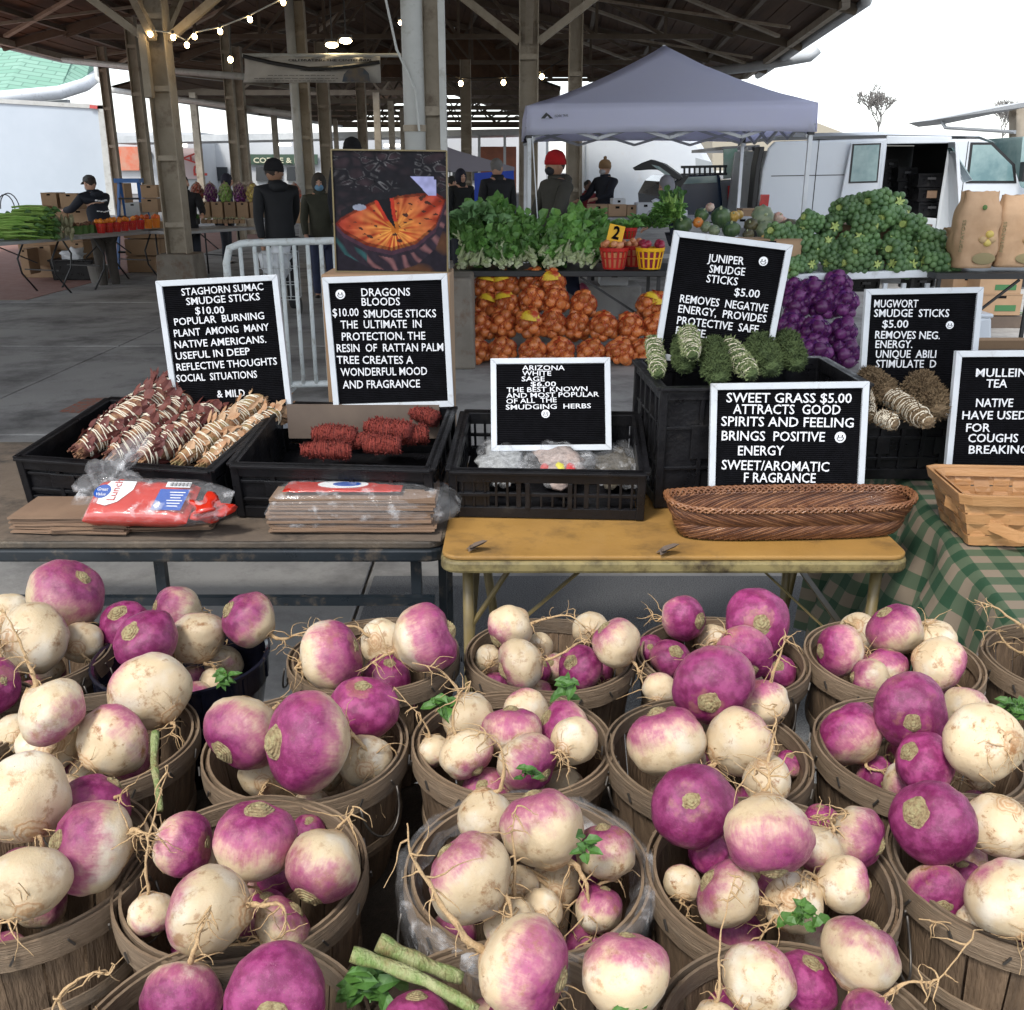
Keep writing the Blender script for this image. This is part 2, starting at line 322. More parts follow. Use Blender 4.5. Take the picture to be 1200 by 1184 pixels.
#BK['B9'] = (360, 872, 'second basket of the third row')
BC = {}
bproto = make_basket(); first = True
blabels = {'B0': 'weathered wooden basket cut off by the left edge, beside the back rows', 'B1': 'wooden basket of turnips at the left end of the back row',
 'B3': 'wooden basket just right of the black bucket, in front of the black table', 'B4': 'wooden basket below the front left leg of the yellow table, roots trailing over it',
 'B5': 'wooden basket in the back row below the woven wicker tray', 'B6': 'pale wooden basket in front of the green checked cloth', 'B7': 'wooden basket with long roots, cut off by the right edge',
 'B8': 'grey wooden basket with a green stalk leaning on its right rim', 'B9': 'wooden basket holding a big purple turnip with its crown to the left',
 'B10': 'wooden basket full of small cream turnips with leaves at its left rim', 'B11': 'wooden basket holding a big pink turnip on top, crown facing forward',
 'B12': 'brown wooden basket with a brown scarred purple turnip on top', 'B13': 'large wooden basket at the left edge with mostly cream turnips',
 'B14': 'wooden basket with a purple turnip standing crown up at its back', 'B15': 'wooden basket wrapped in clear plastic film', 'B16': 'heaped wooden basket with a two-tone turnip on top, purple below',
 'B17': 'wooden basket with a dark purple turnip with a green stub at its rim', 'B18': 'nearest wooden basket on the left with a bright magenta turnip',
 'B19': 'nearest middle basket with a thick green stalk lying across it', 'B20': 'nearest basket on the right with long roots over its right rim'}
for k, (bx, by, d) in BK.items():
    c = atZ(bx, by, ZR); BC[k] = c
    if k == 'B2': continue
    o = bproto if first else copy_tree(bproto); first = False
    o.location = (c.x, c.y, ZR - HB); o.rotation_euler = (rng.uniform(-.02, .02), rng.uniform(-.02, .02), rng.uniform(0, 6.28))
    tag(o, blabels[k], 'basket', 'wooden baskets of turnips')
# black bucket
c = BC['B2']; bu = thing('bucket', 'black plastic bucket of turnips in the back row', 'bucket', (c.x, c.y, ZR - HB))
mb = MB().lathe([(.001, .004), (.112, .004), (.114, .0), (.143, HB - .05), (.1445, HB - .05), (.1445, HB - .042), (.147, HB - .042), (.148, HB - .006), (.152, HB - .004), (.153, HB + .002), (.149, HB + .004), (.144, HB), (.108, .01), (.001, .01)], 48)
mb.build('shell', M_black2, bu, smooth=True, sharp=40)
for i in range(12):
    a = i * PI / 6; MB().box((.1475 * math.cos(a), .1475 * math.sin(a), HB - .024), (.004, .005, .034), Matrix.Rotation(a, 3, 'Z')).build('rib', M_black2, bu)
# film stretched over basket B15
c = BC['B15']; V = []; s = 90; prof = [(.128, -.02), (.140, -.004), (.150, .004), (.158, .002), (.161, -.012), (.157, -.05), (.148, -.10), (.138, -.15)]
for i in range(s):
    a = 2 * PI * i / s
    for r_, z in prof:
        g = 1 + .012 * math.sin(9 * a + z * 40) + .010 * math.sin(23 * a + 2 + z * 20) ; V.append((r_ * g * math.cos(a), r_ * g * math.sin(a), HB + z + .003 * math.sin(13 * a)))
k_ = len(prof); F = [(i * k_ + j, ((i + 1) % s) * k_ + j, ((i + 1) % s) * k_ + j + 1, i * k_ + j + 1) for i in range(s) for j in range(k_ - 1)]
fo = MB().add(V, F).build('plastic_wrap', M_film, smooth=True, loc=(c.x, c.y, ZR - HB)); tag(fo, 'clear crinkled plastic film wrapped over a basket rim', 'plastic film')
# ---- turnip material
def turnip_mat():
    m, t, b = newmat('turnip_skin'); N = t.nodes; L = t.links
    def nd(k, **kw):
        n = N.new(k)
        for a_, v in kw.items(): setattr(n, a_, v)
        return n
    def noise(vec, sc, det=3, ro=.5):
        n = nd('ShaderNodeTexNoise'); n.inputs['Scale'].default_value = sc; n.inputs['Detail'].default_value = det; n.inputs['Roughness'].default_value = ro; L.new(vec, n.inputs['Vector']); return n.outputs[0]
    def mth(op, a, b_=None, c_=None):
        n = nd('ShaderNodeMath', operation=op)
        for i, x in enumerate((a, b_, c_)):
            if x is None: continue
            if isinstance(x, (int, float)): n.inputs[i].default_value = x
            else: L.new(x, n.inputs[i])
        return n.outputs[0]
    def mr(x, a, b_, c_=0, d=1):
        n = nd('ShaderNodeMapRange', interpolation_type='SMOOTHSTEP')
        L.new(x, n.inputs[0])
        for i, v in enumerate((a, b_, c_, d)):
            if isinstance(v, (int, float)): n.inputs[i + 1].default_value = v
            else: L.new(v, n.inputs[i + 1])
        return n.outputs[0]
    def mix(f, a, b_):
        n = nd('ShaderNodeMix', data_type='RGBA'); L.new(f, n.inputs[0])
        for i, x in ((6, a), (7, b_)):
            if isinstance(x, tuple): n.inputs[i].default_value = (*x, 1)
            else: L.new(x, n.inputs[i])
        return n.outputs[2]
    tc = nd('ShaderNodeTexCoord'); oi = nd('ShaderNodeObjectInfo'); sp = nd('ShaderNodeSeparateXYZ'); L.new(tc.outputs['Object'], sp.inputs[0])
    sc_ = nd('ShaderNodeSeparateColor'); L.new(oi.outputs['Color'], sc_.inputs[0])
    off = nd('ShaderNodeVectorMath', operation='SCALE'); cmb = nd('ShaderNodeCombineXYZ')
    for i in range(3): L.new(oi.outputs['Random'], cmb.inputs[i])
    L.new(cmb.outputs[0], off.inputs[0]); off.inputs['Scale'].default_value = 37
    pos = nd('ShaderNodeVectorMath', operation='ADD'); L.new(tc.outputs['Object'], pos.inputs[0]); L.new(off.outputs[0], pos.inputs[1]); P = pos.outputs[0]
    mp = nd('ShaderNodeMapping'); mp.inputs['Scale'].default_value = (7, 7, .8); L.new(P, mp.inputs[0])
    z = sp.outputs['Z']
    thr = mr(sc_.outputs[0], 0, 1, -1.1, 1.1)          # object colour red = height of the purple edge
    thr_n = nd('ShaderNodeMapRange'); L.new(sc_.outputs[0], thr_n.inputs[0]); thr_n.inputs[3].default_value = -1.2; thr_n.inputs[4].default_value = 1.2
    zz = mth('ADD', z, mth('MULTIPLY', mth('SUBTRACT', noise(P, 1.5, 4, .6), .5), 2.0)); zz = mth('ADD', zz, mth('MULTIPLY', mth('SUBTRACT', noise(mp.outputs[0], 2.2, 4, .6), .5), .55))
    d = mth('SUBTRACT', zz, thr_n.outputs[0])
    f1 = mr(d, -.45, .38); f2 = mr(d, .02, .95)
    blot = mr(noise(P, 3.2, 5, .6), .38, .66)
    cream = mix(noise(P, 2.5, 5), (.70, .53, .32), (.72, .60, .41))
    cream = mix(mr(noise(P, 1.1, 3), .48, .75), cream, (.76, .69, .56))
    pink = mix(blot, (.54, .21, .27), (.46, .13, .22)); deep = mix(blot, (.21, .017, .10), (.37, .056, .20))
    col = mix(f1, cream, pink); col = mix(f2, col, deep)
    # pale scuffs on the purple
    sc1 = mth('MULTIPLY', mr(noise(mp.outputs[0], 5, 5, .7), .60, .72), .4); col = mix(sc1, col, (.62, .42, .40))
    # concentric tan rings near both poles, soil in blotches and specks
    rz = nd('ShaderNodeMath', operation='ABSOLUTE'); L.new(z, rz.inputs[0])
    wob = mth('ADD', rz.outputs[0], mth('MULTIPLY', mth('SUBTRACT', noise(P, 5, 4), .5), .14))
    ring = mr(wob, .85, .94); rg = nd('ShaderNodeMath', operation='SINE'); L.new(mth('MULTIPLY', wob, 95), rg.inputs[0])
    rm = mth('MULTIPLY', ring, mr(rg.outputs[0], -.6, .9, .35, .9)); col = mix(rm, col, (.50, .30, .15))
    dirt = mr(noise(P, 2.1, 9, .72), .52, .66); dirt = mth('MULTIPLY', dirt, mth('MULTIPLY', sc_.outputs[1], 1.0)); dirt = mth('MULTIPLY', dirt, mr(f2, 0, 1, 1, .35)); col = mix(dirt, col, (.33, .165, .065))
    spk = mr(noise(P, 13, 3, .5), .70, .76); col = mix(mth('MULTIPLY', spk, .7), col, (.20, .11, .055))
    fine = mth('MULTIPLY', mr(noise(P, 34, 4, .7), .60, .72), .28); col = mix(fine, col, (.42, .27, .15))
    hv = nd('ShaderNodeHueSaturation'); L.new(mr(sc_.outputs[2], 0, 1, .70, .95), hv.inputs['Value']); hv.inputs['Saturation'].default_value = 1.0; L.new(col, hv.inputs['Color'])
    L.new(hv.outputs[0], b.inputs['Base Color'])
    L.new(mr(noise(P, 6, 4), .3, .7, .28, .50), b.inputs['Roughness'])
    sock(b, 'Specular IOR Level').default_value = .45
    sock(b, 'Subsurface Weight').default_value = .06; b.inputs['Subsurface Radius'].default_value = (.02, .01, .006)
    h = mth('ADD', mth('MULTIPLY', noise(P, 9, 6, .65), .6), mth('MULTIPLY', rm, .25)); h = mth('ADD', h, mth('MULTIPLY', noise(mp.outputs[0], 8, 4, .7), .35))
    bp = nd('ShaderNodeBump'); bp.inputs['Strength'].default_value = .45; bp.inputs['Distance'].default_value = .004; L.new(h, bp.inputs['Height']); L.new(bp.outputs[0], b.inputs['Normal'])
    return m
M_turnip = turnip_mat()
M_root = mat('root_skin', (.56, .40, .22), .75, (.42, .27, .13), scale=14, bump=.4, bscale=40, dirt=(.22, .13, .07), dscale=30, dthr=.62)
M_crown = mat('crown_stub', (.40, .36, .19), .7, (.30, .21, .11), scale=9, dirt=(.15, .09, .045), dscale=12, dthr=.56, bump=.5, bscale=60)
M_green = mat('leaf_green', (.035, .10, .018), .55, (.07, .17, .03), scale=20, bump=.3, bscale=60)
M_stalk = mat('stalk_green', (.13, .21, .05), .55, (.33, .34, .17), scale=7, stretch=(9, 9, 1.5), bump=.6, bscale=30, dirt=(.22, .13, .06), dscale=30, dthr=.6)
def turnip_mesh(seed):
    r_ = random.Random(seed); n, k = 40, 26; V = []; sd0 = Vector((seed * 7.3, 1.7, 0)); e1 = r_.uniform(.93, 1.07)
    for i in range(k + 1):
        t = PI * i / k
        for j in range(n):
            q = 2 * PI * j / n; u = Vector((math.sin(t) * math.cos(q), math.sin(t) * math.sin(q), math.cos(t)))
            g = 1 + .13 * mnoise.noise(u * .9 + sd0) + .045 * mnoise.noise(u * 2.4 + sd0) + .012 * mnoise.noise(u * 7 + sd0)
            rr = math.sin(t); zz = math.cos(t)
            if zz > .9: zz -= (zz - .9) * .9                          # shallow dent round the crown
            if zz < -.9: zz -= (-.9 - zz) * 1.3                         # swell drawn out towards the root
            V.append((u.x * g * e1, u.y * g / e1, zz * .93 * g))
    F = [(i * n + j, (i + 1) * n + j, (i + 1) * n + (j + 1) % n, i * n + (j + 1) % n) for i in range(k) for j in range(n)]
    return MB().add(V, F).mesh('turnip', M_turnip, smooth=True)
TM = [turnip_mesh(s) for s in range(7)]
def crown_mesh(seed):
    r_ = random.Random(seed + 50); mb = MB(); prof = [(.33, -.06), (.32, .02), (.27, .035), (.26, .06), (.21, .065), (.205, .10), (.15, .10), (.14, .13), (.08, .12), (.06, .15), (.005, .15)]
    mb.lathe(prof, 20); 
    for i in range(5):
        a = r_.uniform(0, 6.28); q = r_.uniform(.06, .20); d = Vector((math.cos(a) * .5, math.sin(a) * .5, 1)); p = Vector((q * math.cos(a), q * math.sin(a), .03)); L_ = r_.uniform(.04, .10)
        mb.tube([p, p + d * L_ * .6, p + d * L_], [.05, .045, .03], 6)
    v = np.concatenate(mb.v); v[:, :2] *= 1 + .06 * np.sin(5 * np.arctan2(v[:, 1], v[:, 0]) + seed)[:, None]; mb.v = [v]; 
    return mb.mesh('crown', M_crown)
CM = [crown_mesh(s) for s in range(4)]
# turnips: basket, px, py, radius px, height above the rim (m, start value), crown direction (right, up, towards viewer), purple 0..1, dirt, root path px or None, note for the label
T = [
 ('B1', 78, 697, 42, .075, (.45, .55, .55), .50, .3, [(84, 735), (95, 725), (104, 745), (122, 768)], 'scar at upper right'),
 ('B1', 40, 748, 41, .045, (.75, .1, -.6), .18, .8, None, 'with a dark nick'),
 ('B1', 95, 752, 25, .0, (.2, .3, -.8), .30, .5, [(100, 770), (108, 778), (114, 795)], ''),
 ('B1', 12, 722, 26, .02, (.1, .2, -.8), .12, .5, None, ''),
 ('B0', -10, 803, 34, .03, (.3, .2, .7), .9, .3, None, 'cut off by the photo edge'),
 ('B2', 147, 734, 30, .02, (-.3, .5, .5), .85, .3, None, ''),
 ('B2', 171, 752, 37, .05, (-.5, .3, .6), .80, .5, None, 'with a bruised skin'),
 ('B2', 207, 716, 30, .02, (-.8, .2, .2), .48, .3, None, ''),
 ('B2', 231, 748, 34, .01, (-.3, .7, -.3), .22, .9, None, ''),
 ('B2', 290, 726, 34, .05, (-.75, .4, .2), .62, .5, [(318, 745), (332, 749), (350, 743), (385, 735)], 'root reaching right'),
 ('B2', 262, 778, 22, -.05, (0, -.5, .6), .1, .9, None, ''),
 ('B3', 386, 767, 42, .04, (.75, .25, .3), .50, .5, [(352, 777), (345, 785)], ''),
 ('B3', 498, 749, 41, .07, (.9, .35, .05), .62, .3, [(460, 765), (447, 770), (432, 780)], ''),
 ('B3', 453, 795, 29, -.03, (.1, .6, .5), .8, .5, None, ''),
 ('B3', 447, 752, 25, -.02, (.3, .0, -.8), .1, .7, [(432, 745), (415, 735), (385, 733), (355, 738)], ''),
 ('B3', 418, 815, 20, -.05, (.3, .0, .8), .2, .7, None, ''),
 ('B4', 597, 737, 28, .03, (-.6, -.6, .1), .28, .6, [(618, 732), (640, 725), (668, 722), (692, 742)], 'root curling over the middle'),
 ('B4', 610, 779, 30, .02, (-.85, -.35, .0), .25, .6, [(637, 774), (655, 768), (672, 757), (688, 750)], ''),
 ('B4', 573, 773, 18, -.03, (0, .2, -.8), .1, .6, None, ''),
 ('B4', 633, 757, 15, -.03, (0, .2, -.8), .1, .2, None, ''),
 ('B4', 681, 783, 27, .0, (-.5, .3, .6), .80, .3, None, ''),
 ('B4', 722, 753, 29, .06, (-.5, .65, .2), .30, .4, [(738, 772), (748, 785), (753, 800), (756, 813)], 'root hanging down'),
 ('B4', 692, 737, 20, -.01, (0, .2, -.8), .1, .3, None, ''),
 ('B5', 802, 725, 27, .03, (.75, -.1, .5), .80, .3, None, ''),
 ('B5', 785, 772, 23, -.01, (.3, .3, .6), .65, .3, None, ''),
 ('B5', 888, 728, 38, .06, (.12, -.05, 1), .95, .35, None, 'scar facing forward'),
 ('B5', 871, 766, 34, .05, (.25, -.75, .5), .80, .5, [(858, 757), (852, 745), (853, 738)], ''),
 ('B5', 912, 786, 20, -.03, (0, .3, .7), .75, .3, None, ''),
 ('B5', 836, 752, 20, -.03, (0, .1, -.8), .2, .6, None, ''),
 ('B5', 762, 760, 16, -.03, (0, .1, .8), .7, .4, None, ''),
 ('B6', 983, 763, 30, .02, (-.9, 0, .42), .62, .4, None, 'crown to the left'),
 ('B6', 1050, 738, 31, .05, (-.45, .7, .3), .52, .3, [(1075, 757), (1083, 760)], ''),
 ('B6', 1039, 781, 24, -.01, (.2, .8, .1), .55, .5, None, ''),
 ('B6', 1019, 796, 23, -.02, (-.9, .1, .2), .45, .3, None, ''),
 ('B6', 1101, 778, 32, .02, (.85, -.35, -.1), .32, .8, [(1108, 795), (1118, 800), (1132, 810)], ''),
 ('B6', 1092, 752, 27, .0, (.1, -.8, -.2), .08, .7, [(1086, 735), (1084, 729)], ''),
 ('B6', 1008, 742, 24, -.01, (.1, -.3, -.8), .1, .5, [(990, 728), (1008, 737), (1040, 748), (1082, 759)], ''),
 ('B7', 1235, 775, 30, .02, (.7, -.5, 0), .5, .5, [(1205, 742), (1188, 727), (1165, 712), (1142, 704)], 'cut off by the photo edge'),
 ('B7', 1225, 740, 25, .03, (.7, 0, 0), .2, .5, [(1200, 765), (1180, 755), (1168, 740), (1150, 740)], ''),
 ('B8', 60, 833, 41, .05, (.75, -.65, .1), .30, .5, [(43, 802), (34, 780), (20, 745), (2, 713)], 'long root rising left'),
 ('B8', 176, 810, 45, .05, (-.55, .6, -.4), .22, .9, [(195, 843), (205, 850), (200, 860)], 'with brown patches'),
 ('B8', 132, 867, 42, .03, (.6, .65, -.2), .42, 1, [(108, 888), (98, 895), (85, 908)], 'with a soil patch'),
 ('B8', 57, 874, 34, -.01, (-.1, .1, -.9), .05, .4, None, ''),
 ('B8', 20, 862, 25, -.03, (-.1, .1, -.9), .25, .4, None, ''),
 ('B9', 285, 860, 45, .04, (-.6, -.55, .4), .52, .3, None, 'purple below'),
 ('B9', 361, 870, 56, .07, (-.86, .0, .5), .66, .3, None, 'crown facing left'),
 ('B9', 425, 832, 42, .04, (-.05, .70, .6), .82, .4, [(425, 868), (420, 873), (410, 875)], 'crown upward'),
 ('B9', 428, 892, 31, -.01, (0, .3, -.8), .15, .6, [(436, 905), (443, 930), (440, 950)], ''),
 ('B9', 310, 908, 28, -.02, (0, .3, -.8), .1, .6, None, ''),
 ('B10', 549, 843, 30, .03, (.35, -.7, -.2), .30, .6, [(543, 820), (530, 800), (510, 783), (482, 777)], 'root bending up left'),
 ('B10', 510, 880, 20, .0, (.3, -.7, .2), .1, .7, [(505, 868), (498, 848), (488, 835), (462, 806)], ''),
 ('B10', 546, 885, 31, .03, (.55, -.7, .2), .28, .7, [(533, 860), (531, 840), (538, 815), (552, 798)], ''),
 ('B10', 599, 857, 34, .02, (.0, .8, .2), .45, .5, None, ''),
 ('B10', 616, 834, 27, .0, (-.2, .6, -.4), .28, .7, None, ''),
 ('B10', 660, 853, 31, .02, (-.7, .4, .3), .6, .3, None, ''),
 ('B10', 673, 868, 28, .035, (.5, .4, -.7), .22, .4, None, ''),
 ('B10', 618, 894, 35, .02, (.75, -.5, .5), .50, .6, [(640, 885), (655, 880), (668, 893)], ''),
 ('B11', 835, 801, 47, .09, (-.12, -.55, .8), .78, .3, None, 'crown low in front'),
 ('B11', 782, 867, 43, .05, (-.3, .8, .1), .45, .4, None, ''),
 ('B11', 866, 870, 41, .05, (.8, .4, -.3), .26, .8, [(840, 893), (825, 900), (808, 905)], ''),
 ('B11', 893, 826, 31, .03, (-.3, .7, .2), .35, .4, [(903, 800), (912, 775), (918, 755), (922, 745)], ''),
 ('B11', 773, 808, 20, .0, (.1, .6, -.5), .35, .3, None, ''),
 ('B11', 925, 895, 16, -.04, (.1, .6, .5), .6, .3, None, ''),
 ('B12', 997, 860, 37, .02, (-.5, .7, -.1), .80, .5, None, ''),
 ('B12', 1067, 833, 42, .06, (.05, -.40, .9), .78, .8, None, 'brown scar facing forward'),
 ('B12', 1083, 893, 35, .01, (-.4, .3, .5), .95, .3, None, ''),
 ('B12', 1155, 870, 45, .06, (-.55, .05, -.55), .20, 1, [(1168, 872), (1160, 888), (1148, 902)], 'with a large soil spot'),
 ('B12', 1132, 832, 28, .01, (.2, .6, -.5), .35, .3, None, ''),
 ('B12', 1104, 865, 17, -.04, (.2, .6, .4), .6, .5, None, ''),
 ('B12', 1148, 912, 16, -.03, (.2, .6, -.4), .3, .5, [(1132, 905), (1126, 890), (1130, 870)], ''),
 ('B13', 27, 935, 54, .09, (-.3, .75, -.5), .14, .7, [(38, 975), (48, 985), (50, 1005), (57, 1030)], 'root curling at its foot'),
 ('B13', 110, 947, 40, .03, (.5, .7, .1), .70, .4, [(135, 935), (142, 938)], ''),
 ('B13', 106, 990, 51, .06, (-.85, .05, .25), .52, .2, [(155, 974), (165, 976), (174, 977)], 'left half purple'),
 ('B13', 32, 1036, 46, .05, (-.1, .7, -.6), .06, .4, [(22, 1072), (10, 1078), (-8, 1083)], ''),
 ('B14', 214, 988, 37, .03, (.85, .0, .5), .60, .4, None, 'crown facing right'),
 ('B14', 300, 985, 48, .06, (.0, .88, .45), .55, .4, None, 'crown on top'),
 ('B14', 245, 1067, 52, .06, (-.75, .05, -.35), .30, .7, [(288, 1062), (305, 1060), (328, 1060), (335, 1075), (331, 1100)], 'thick root to the right'),
 ('B14', 178, 1072, 26, .0, (.3, -.8, .1), .25, .6, [(174, 1042), (171, 1010), (178, 965), (190, 925), (197, 897)], 'root standing tall'),
 ('B14', 240, 1015, 26, -.01, (0, .3, -.8), .15, .8, None, ''),
 ('B14', 377, 1017, 46, .04, (-.35, -.85, .25), .42, .5, None, 'purple below, crown down'),
 ('B14', 330, 1085, 33, .01, (.4, .5, .1), .40, .8, [(318, 1097), (290, 1105), (250, 1110), (205, 1128)], ''),
 ('B14', 362, 975, 20, -.02, (0, .6, .5), .8, .3, None, ''),
 ('B14', 312, 1066, 24, -.03, (0, .6, .5), .9, .3, None, ''),
 ('B15', 569, 957, 34, .03, (.1, -.85, -.1), .12, 1, [(586, 925), (591, 900), (588, 880), (575, 864), (560, 858)], 'root arching back'),
 ('B15', 636, 970, 47, .08, (-.3, .85, .1), .38, .6, [(668, 1010), (682, 1025), (690, 1045), (686, 1070), (660, 1101)], 'root curving to the rim'),
 ('B15', 551, 1030, 51, .08, (-.65, .65, .1), .28, .8, [(585, 1043), (596, 1055), (600, 1070), (598, 1085)], ''),
 ('B15', 710, 997, 34, .04, (-.1, .8, .2), .45, 1, [(722, 1025), (700, 1040), (668, 1062), (655, 1090)], ''),
 ('B15', 606, 1040, 25, .0, (0, .3, -.8), .1, .7, None, ''),
 ('B15', 598, 1082, 32, .01, (.1, -.8, .2), .2, .8, [(602, 1050), (604, 1010), (601, 975), (606, 945)], 'root straight up'),
 ('B15', 650, 1035, 29, .0, (0, .3, -.8), .12, .8, [(615, 1017), (640, 1030), (655, 1050), (661, 1065)], ''),
 ('B15', 634, 1066, 24, -.02, (0, .3, -.8), .1, .7, None, ''),
 ('B15', 702, 1065, 28, -.01, (.3, .8, .2), .5, 1, None, ''),
 ('B16', 813, 945, 48, .07, (-.05, .15, 1), .95, .35, None, 'scar facing forward'),
 ('B16', 901, 981, 52, .11, (.05, -.93, .15), .55, .4, None, 'top of the heap'),
 ('B16', 853, 1048, 39, .04, (-.8, .55, .2), .36, .6, [(893, 1057), (903, 1060), (912, 1062)], ''),
 ('B16', 830, 1000, 24, .0, (-.3, .4, .6), .9, .4, None, ''),
 ('B16', 930, 1058, 34, .02, (.1, -.2, -.8), .15, .9, [(918, 1068), (905, 1080), (890, 1098)], ''),
 ('B16', 989, 1036, 33, .04, (.85, .0, -.1), .28, .7, [(955, 1028), (943, 1022), (938, 1038)], ''),
 ('B16', 1005, 981, 34, .04, (.7, -.3, .1), .55, .4, [(975, 960), (962, 958), (950, 957)], ''),
 ('B16', 957, 997, 32, .03, (-.4, -.5, .1), .35, .4, None, ''),
 ('B16', 900, 915, 30, .07, (.1, -.5, -.5), .14, 1, [(899, 893), (905, 870), (910, 845), (907, 830)], 'small with upright root'),
 ('B16', 800, 1037, 22, -.02, (0, .3, -.3), .3, 1, None, ''),
 ('B16', 962, 962, 20, .0, (0, .6, .3), .7, .3, None, ''),
 ('B17', 1094, 963, 48, .06, (-.5, .28, .8), .95, .25, None, 'green stub'),
 ('B17', 1173, 968, 37, .03, (-.25, -.5, -.5), .20, 1, [(1182, 955), (1198, 952), (1210, 955)], ''),
 ('B17', 1098, 1045, 33, .0, (.1, -.5, .6), .60, 1, None, ''),
 ('B17', 1186, 1052, 49, .05, (-.3, .8, -.2), .20, .7, [(1195, 1085), (1185, 1093), (1200, 1100)], ''),
 ('B17', 1130, 1028, 22, -.03, (0, .6, .4), .9, .3, None, ''),
 ('B17', 1143, 1083, 23, -.02, (.8, .3, .1), .1, .7, [(1165, 1096), (1140, 1088), (1110, 1082), (1077, 1077)], 'long root over the rim'),
 ('B18', 214, 1168, 46, .02, (-.1, -.7, .35), .72, .3, [(223, 1127), (230, 1105), (240, 1075), (247, 1060)], ''),
 ('B18', 323, 1166, 58, .07, (-.08, -.5, .8), .86, .2, None, 'magenta, crown below'),
 ('B18', 120, 1225, 35, .02, (.6, -.6, 0), .4, .5, [(80, 1188), (70, 1170), (92, 1148), (110, 1140), (130, 1140)], 'only its forked root in view'),
 ('B19', 616, 1133, 57, .08, (.9, -.3, .2), .50, .6, [(556, 1107), (528, 1075), (502, 1035), (482, 1000), (478, 965)], 'long root rising left'),
 ('B19', 732, 1142, 54, .07, (.1, .95, .15), .36, .6, None, 'with folded pink shoulder'),
 ('B19', 487, 1202, 44, .04, (0, .8, .3), .70, .3, None, ''),
 ('B19', 602, 1205, 34, .02, (0, .6, .5), .80, .3, [(640, 1190), (650, 1165), (652, 1150)], ''),
 ('B20', 888, 1146, 43, .05, (.4, .75, -.25), .32, .9, [(882, 1160), (885, 1180), (893, 1200)], 'tan root scar in front'),
 ('B20', 836, 1200, 28, .03, (.2, -.8, .1), .1, .6, [(842, 1170), (842, 1130), (848, 1080), (863, 1028)], 'root standing tall'),
 ('B20', 943, 1152, 36, .02, (.3, .6, .5), .90, .3, None, ''),
 ('B20', 1008, 1118, 44, .06, (.45, .8, .05), .34, .5, [(1000, 1157), (1010, 1170), (1025, 1180)], ''),
 ('B20', 1020, 1195, 32, .03, (-.2, -.2, .8), .6, .5, [(1043, 1163), (1065, 1152), (1100, 1147), (1133, 1107)], 'forked root rising right'),
]
n = len(T); ds = [ray(t[1], t[2]) for t in T]; D = np.array([[*d] for d in ds]); ts = np.zeros(n); rp = np.array([t[3] for t in T], float) / FPX
for i, t in enumerate(T): ts[i] = (ZR + t[4] - CAM.z) / ds[i].z
t0_ = ts.copy(); C0 = np.array(CAM[:])
for it in range(260):
    P = C0 + D * ts[:, None]; r_ = rp * ts; dt = np.zeros(n)
    df = P[:, None] - P[None]; L_ = np.linalg.norm(df, axis=2) + np.eye(n) * 9; ov = .955 * (r_[:, None] + r_[None]) - L_
    ii, jj = np.where(ov > 0)
    for i, j in zip(ii, jj):
        if i < j:
            near, far = (i, j) if ts[i] < ts[j] else (j, i); s_ = min(ov[i, j] * .35, .006); dt[near] -= s_; dt[far] += s_ * .6
    for i, t in enumerate(T):
        c = BC[t[0]]; q = P[i]; rad_ = math.hypot(q[0] - c.x, q[1] - c.y); z_ = q[2]
        if z_ - .3 * r_[i] < ZR and rad_ + r_[i] * .80 > RB: dt[i] -= .003
        if z_ < ZR - .10: dt[i] -= .004
    ts += np.clip(dt, -.010, .010); ts = np.clip(ts, t0_ * .86, t0_ * 1.12)
def loc_word(i):
    t = T[i]; bx, by, d = BK[t[0]]; bt = [k for k in range(n) if T[k][0] == t[0]]
    hw = FPX * RB / depth(BC[t[0]]); u = (t[1] - bx) / hw; v = (t[2] - by) / (hw * .6)
    a = 'back' if v < -.45 else ('front' if v > .25 else 'middle'); b_ = 'left' if u < -.3 else ('right' if u > .3 else '')
    return ('centre' if a == 'middle' and not b_ else (a + ' ' + b_).strip().replace('middle ', '')), d
seen = {}; used = set()
TURN = []
